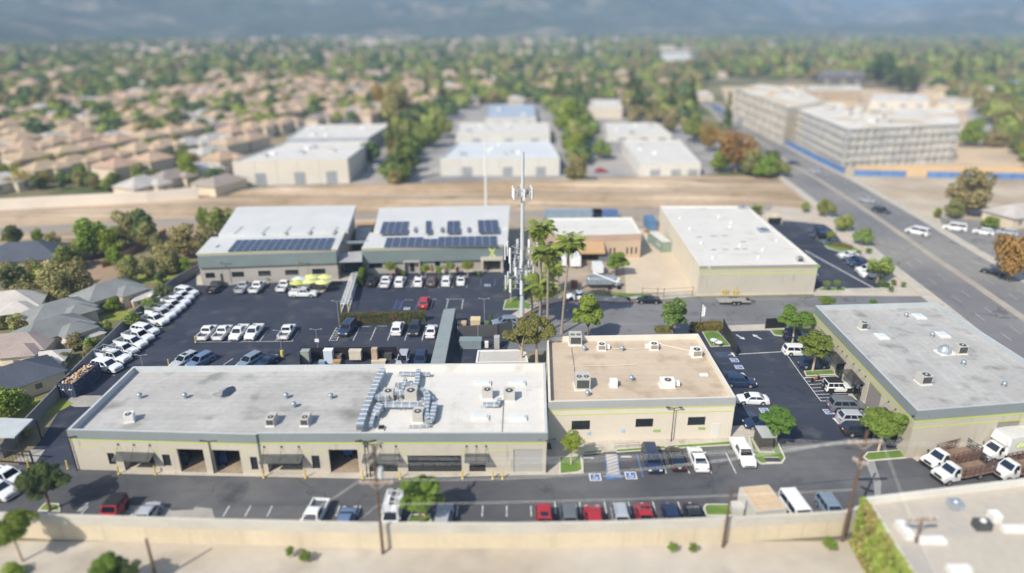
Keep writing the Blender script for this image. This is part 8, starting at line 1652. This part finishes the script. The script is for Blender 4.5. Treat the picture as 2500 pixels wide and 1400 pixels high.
base = np.random.RandomState(2); n_ = 58; d = base.normal(size=(n_, 3)); d /= np.linalg.norm(d, axis=1)[:, None]; d[:, 2] = np.abs(d[:, 2]) - .25
groups = {0: [], 1: [], 2: []}
for i, (x, y, px, py) in enumerate(rest): groups[rs.choice([0, 0, 1, 1, 2] if px < 1500 else [0, 0, 1, 2, 2])].append((x, y))
for gi, (m_, nm_) in enumerate(((lf1, 'green'), (lf2, 'dark green'), (lf3, 'olive'))):
    Vs = []; cnt = 0
    for (x, y) in groups[gi]:
        far = y > 700; k_ = 26 if far else n_; rsn = base; r = rsn.uniform(3.0, 5.5) * (1.35 if far else 1) * (1.25 if x > 150 else 1); j = base.permutation(n_)[:k_]; p = d[j] * np.array([r, r, r * base.uniform(.8, 1.5)]) * base.uniform(.6, 1, (k_, 1)); p[:, 2] += r * .95
        nn = d[j] + base.normal(size=(k_, 3)) * .3; nn /= np.linalg.norm(nn, axis=1)[:, None]; t1 = np.cross(nn, base.normal(size=(k_, 3))); t1 /= np.linalg.norm(t1, axis=1)[:, None]; t2 = np.cross(nn, t1); s = r * (.30 if not far else .42)
        Vs.append((np.stack([p - t1 * s, p - t2 * s, p + t1 * s, p + t2 * s], 1).reshape(-1, 3) + np.array([x, y, 0])))
    if Vs:
        V = np.concatenate(Vs); o = nmesh('distant_trees', V, np.arange(len(V)).reshape(-1, 4), m_); tag(o, f'mass of {nm_} distant tree crowns filling the suburb to the hills', 'distant trees', kind='stuff')
dd_ = (PD[1] - PD[0]).normalized(); q_ = PD[0] + dd_ * SX(PD[0], PD[1], 1731, hD * .94); text('wall_letter', 'A', 1.0, whitep, D, (q_.x - D.location.x, q_.y - .1 - D.location.y, hD * .945), (R(90), 0, math.atan2(dd_.y, dd_.x)), .01)
k = MB(); s_ = SX(PD[0], PD[1], 1988, hD * .94); face_rect(k, PD[0], PD[1], s_, s_ + 1.2, hD * .91, hD * .98, .08, .03); k.build('sign_panel', MT['sign_green'], D, True)
# ================================================================ HAZE
hz = MB(); hz.box(0, 4300, 350, 19400, 9400, 702); ho = hz.build('haze', None or mat('haze_dummy', (1, 1, 1)))
hm = bpy.data.materials.new('haze'); hm.use_nodes = True; N = hm.node_tree.nodes; N.clear(); pv = N.new('ShaderNodeVolumePrincipled'); pv.inputs['Color'].default_value = (.45, .67, 1, 1); pv.inputs['Density'].default_value = 2.7e-4; pv.inputs['Anisotropy'].default_value = -.15
om = N.new('ShaderNodeOutputMaterial'); hm.node_tree.links.new(pv.outputs[0], om.inputs['Volume']); ho.data.materials[0] = hm; tag(ho, kind='stuff'); ho['label'] = 'pale blue haze over the valley'
hm.cycles.homogeneous_volume = True if hasattr(hm.cycles, 'homogeneous_volume') else None
# tidy: prototypes never placed
for pr in list(VP.values()) + list(TP.values()) + list(HP.values()):
    try:
        nm_ = pr.name
    except ReferenceError: continue
    if nm_ not in USED:
        def rm(o):
            for ch in list(o.children): rm(ch)
            bpy.data.objects.remove(o)
        rm(pr)
for o in SC.objects:
    for k_ in ('r0', 'h0'):
        if k_ in o: del o[k_]
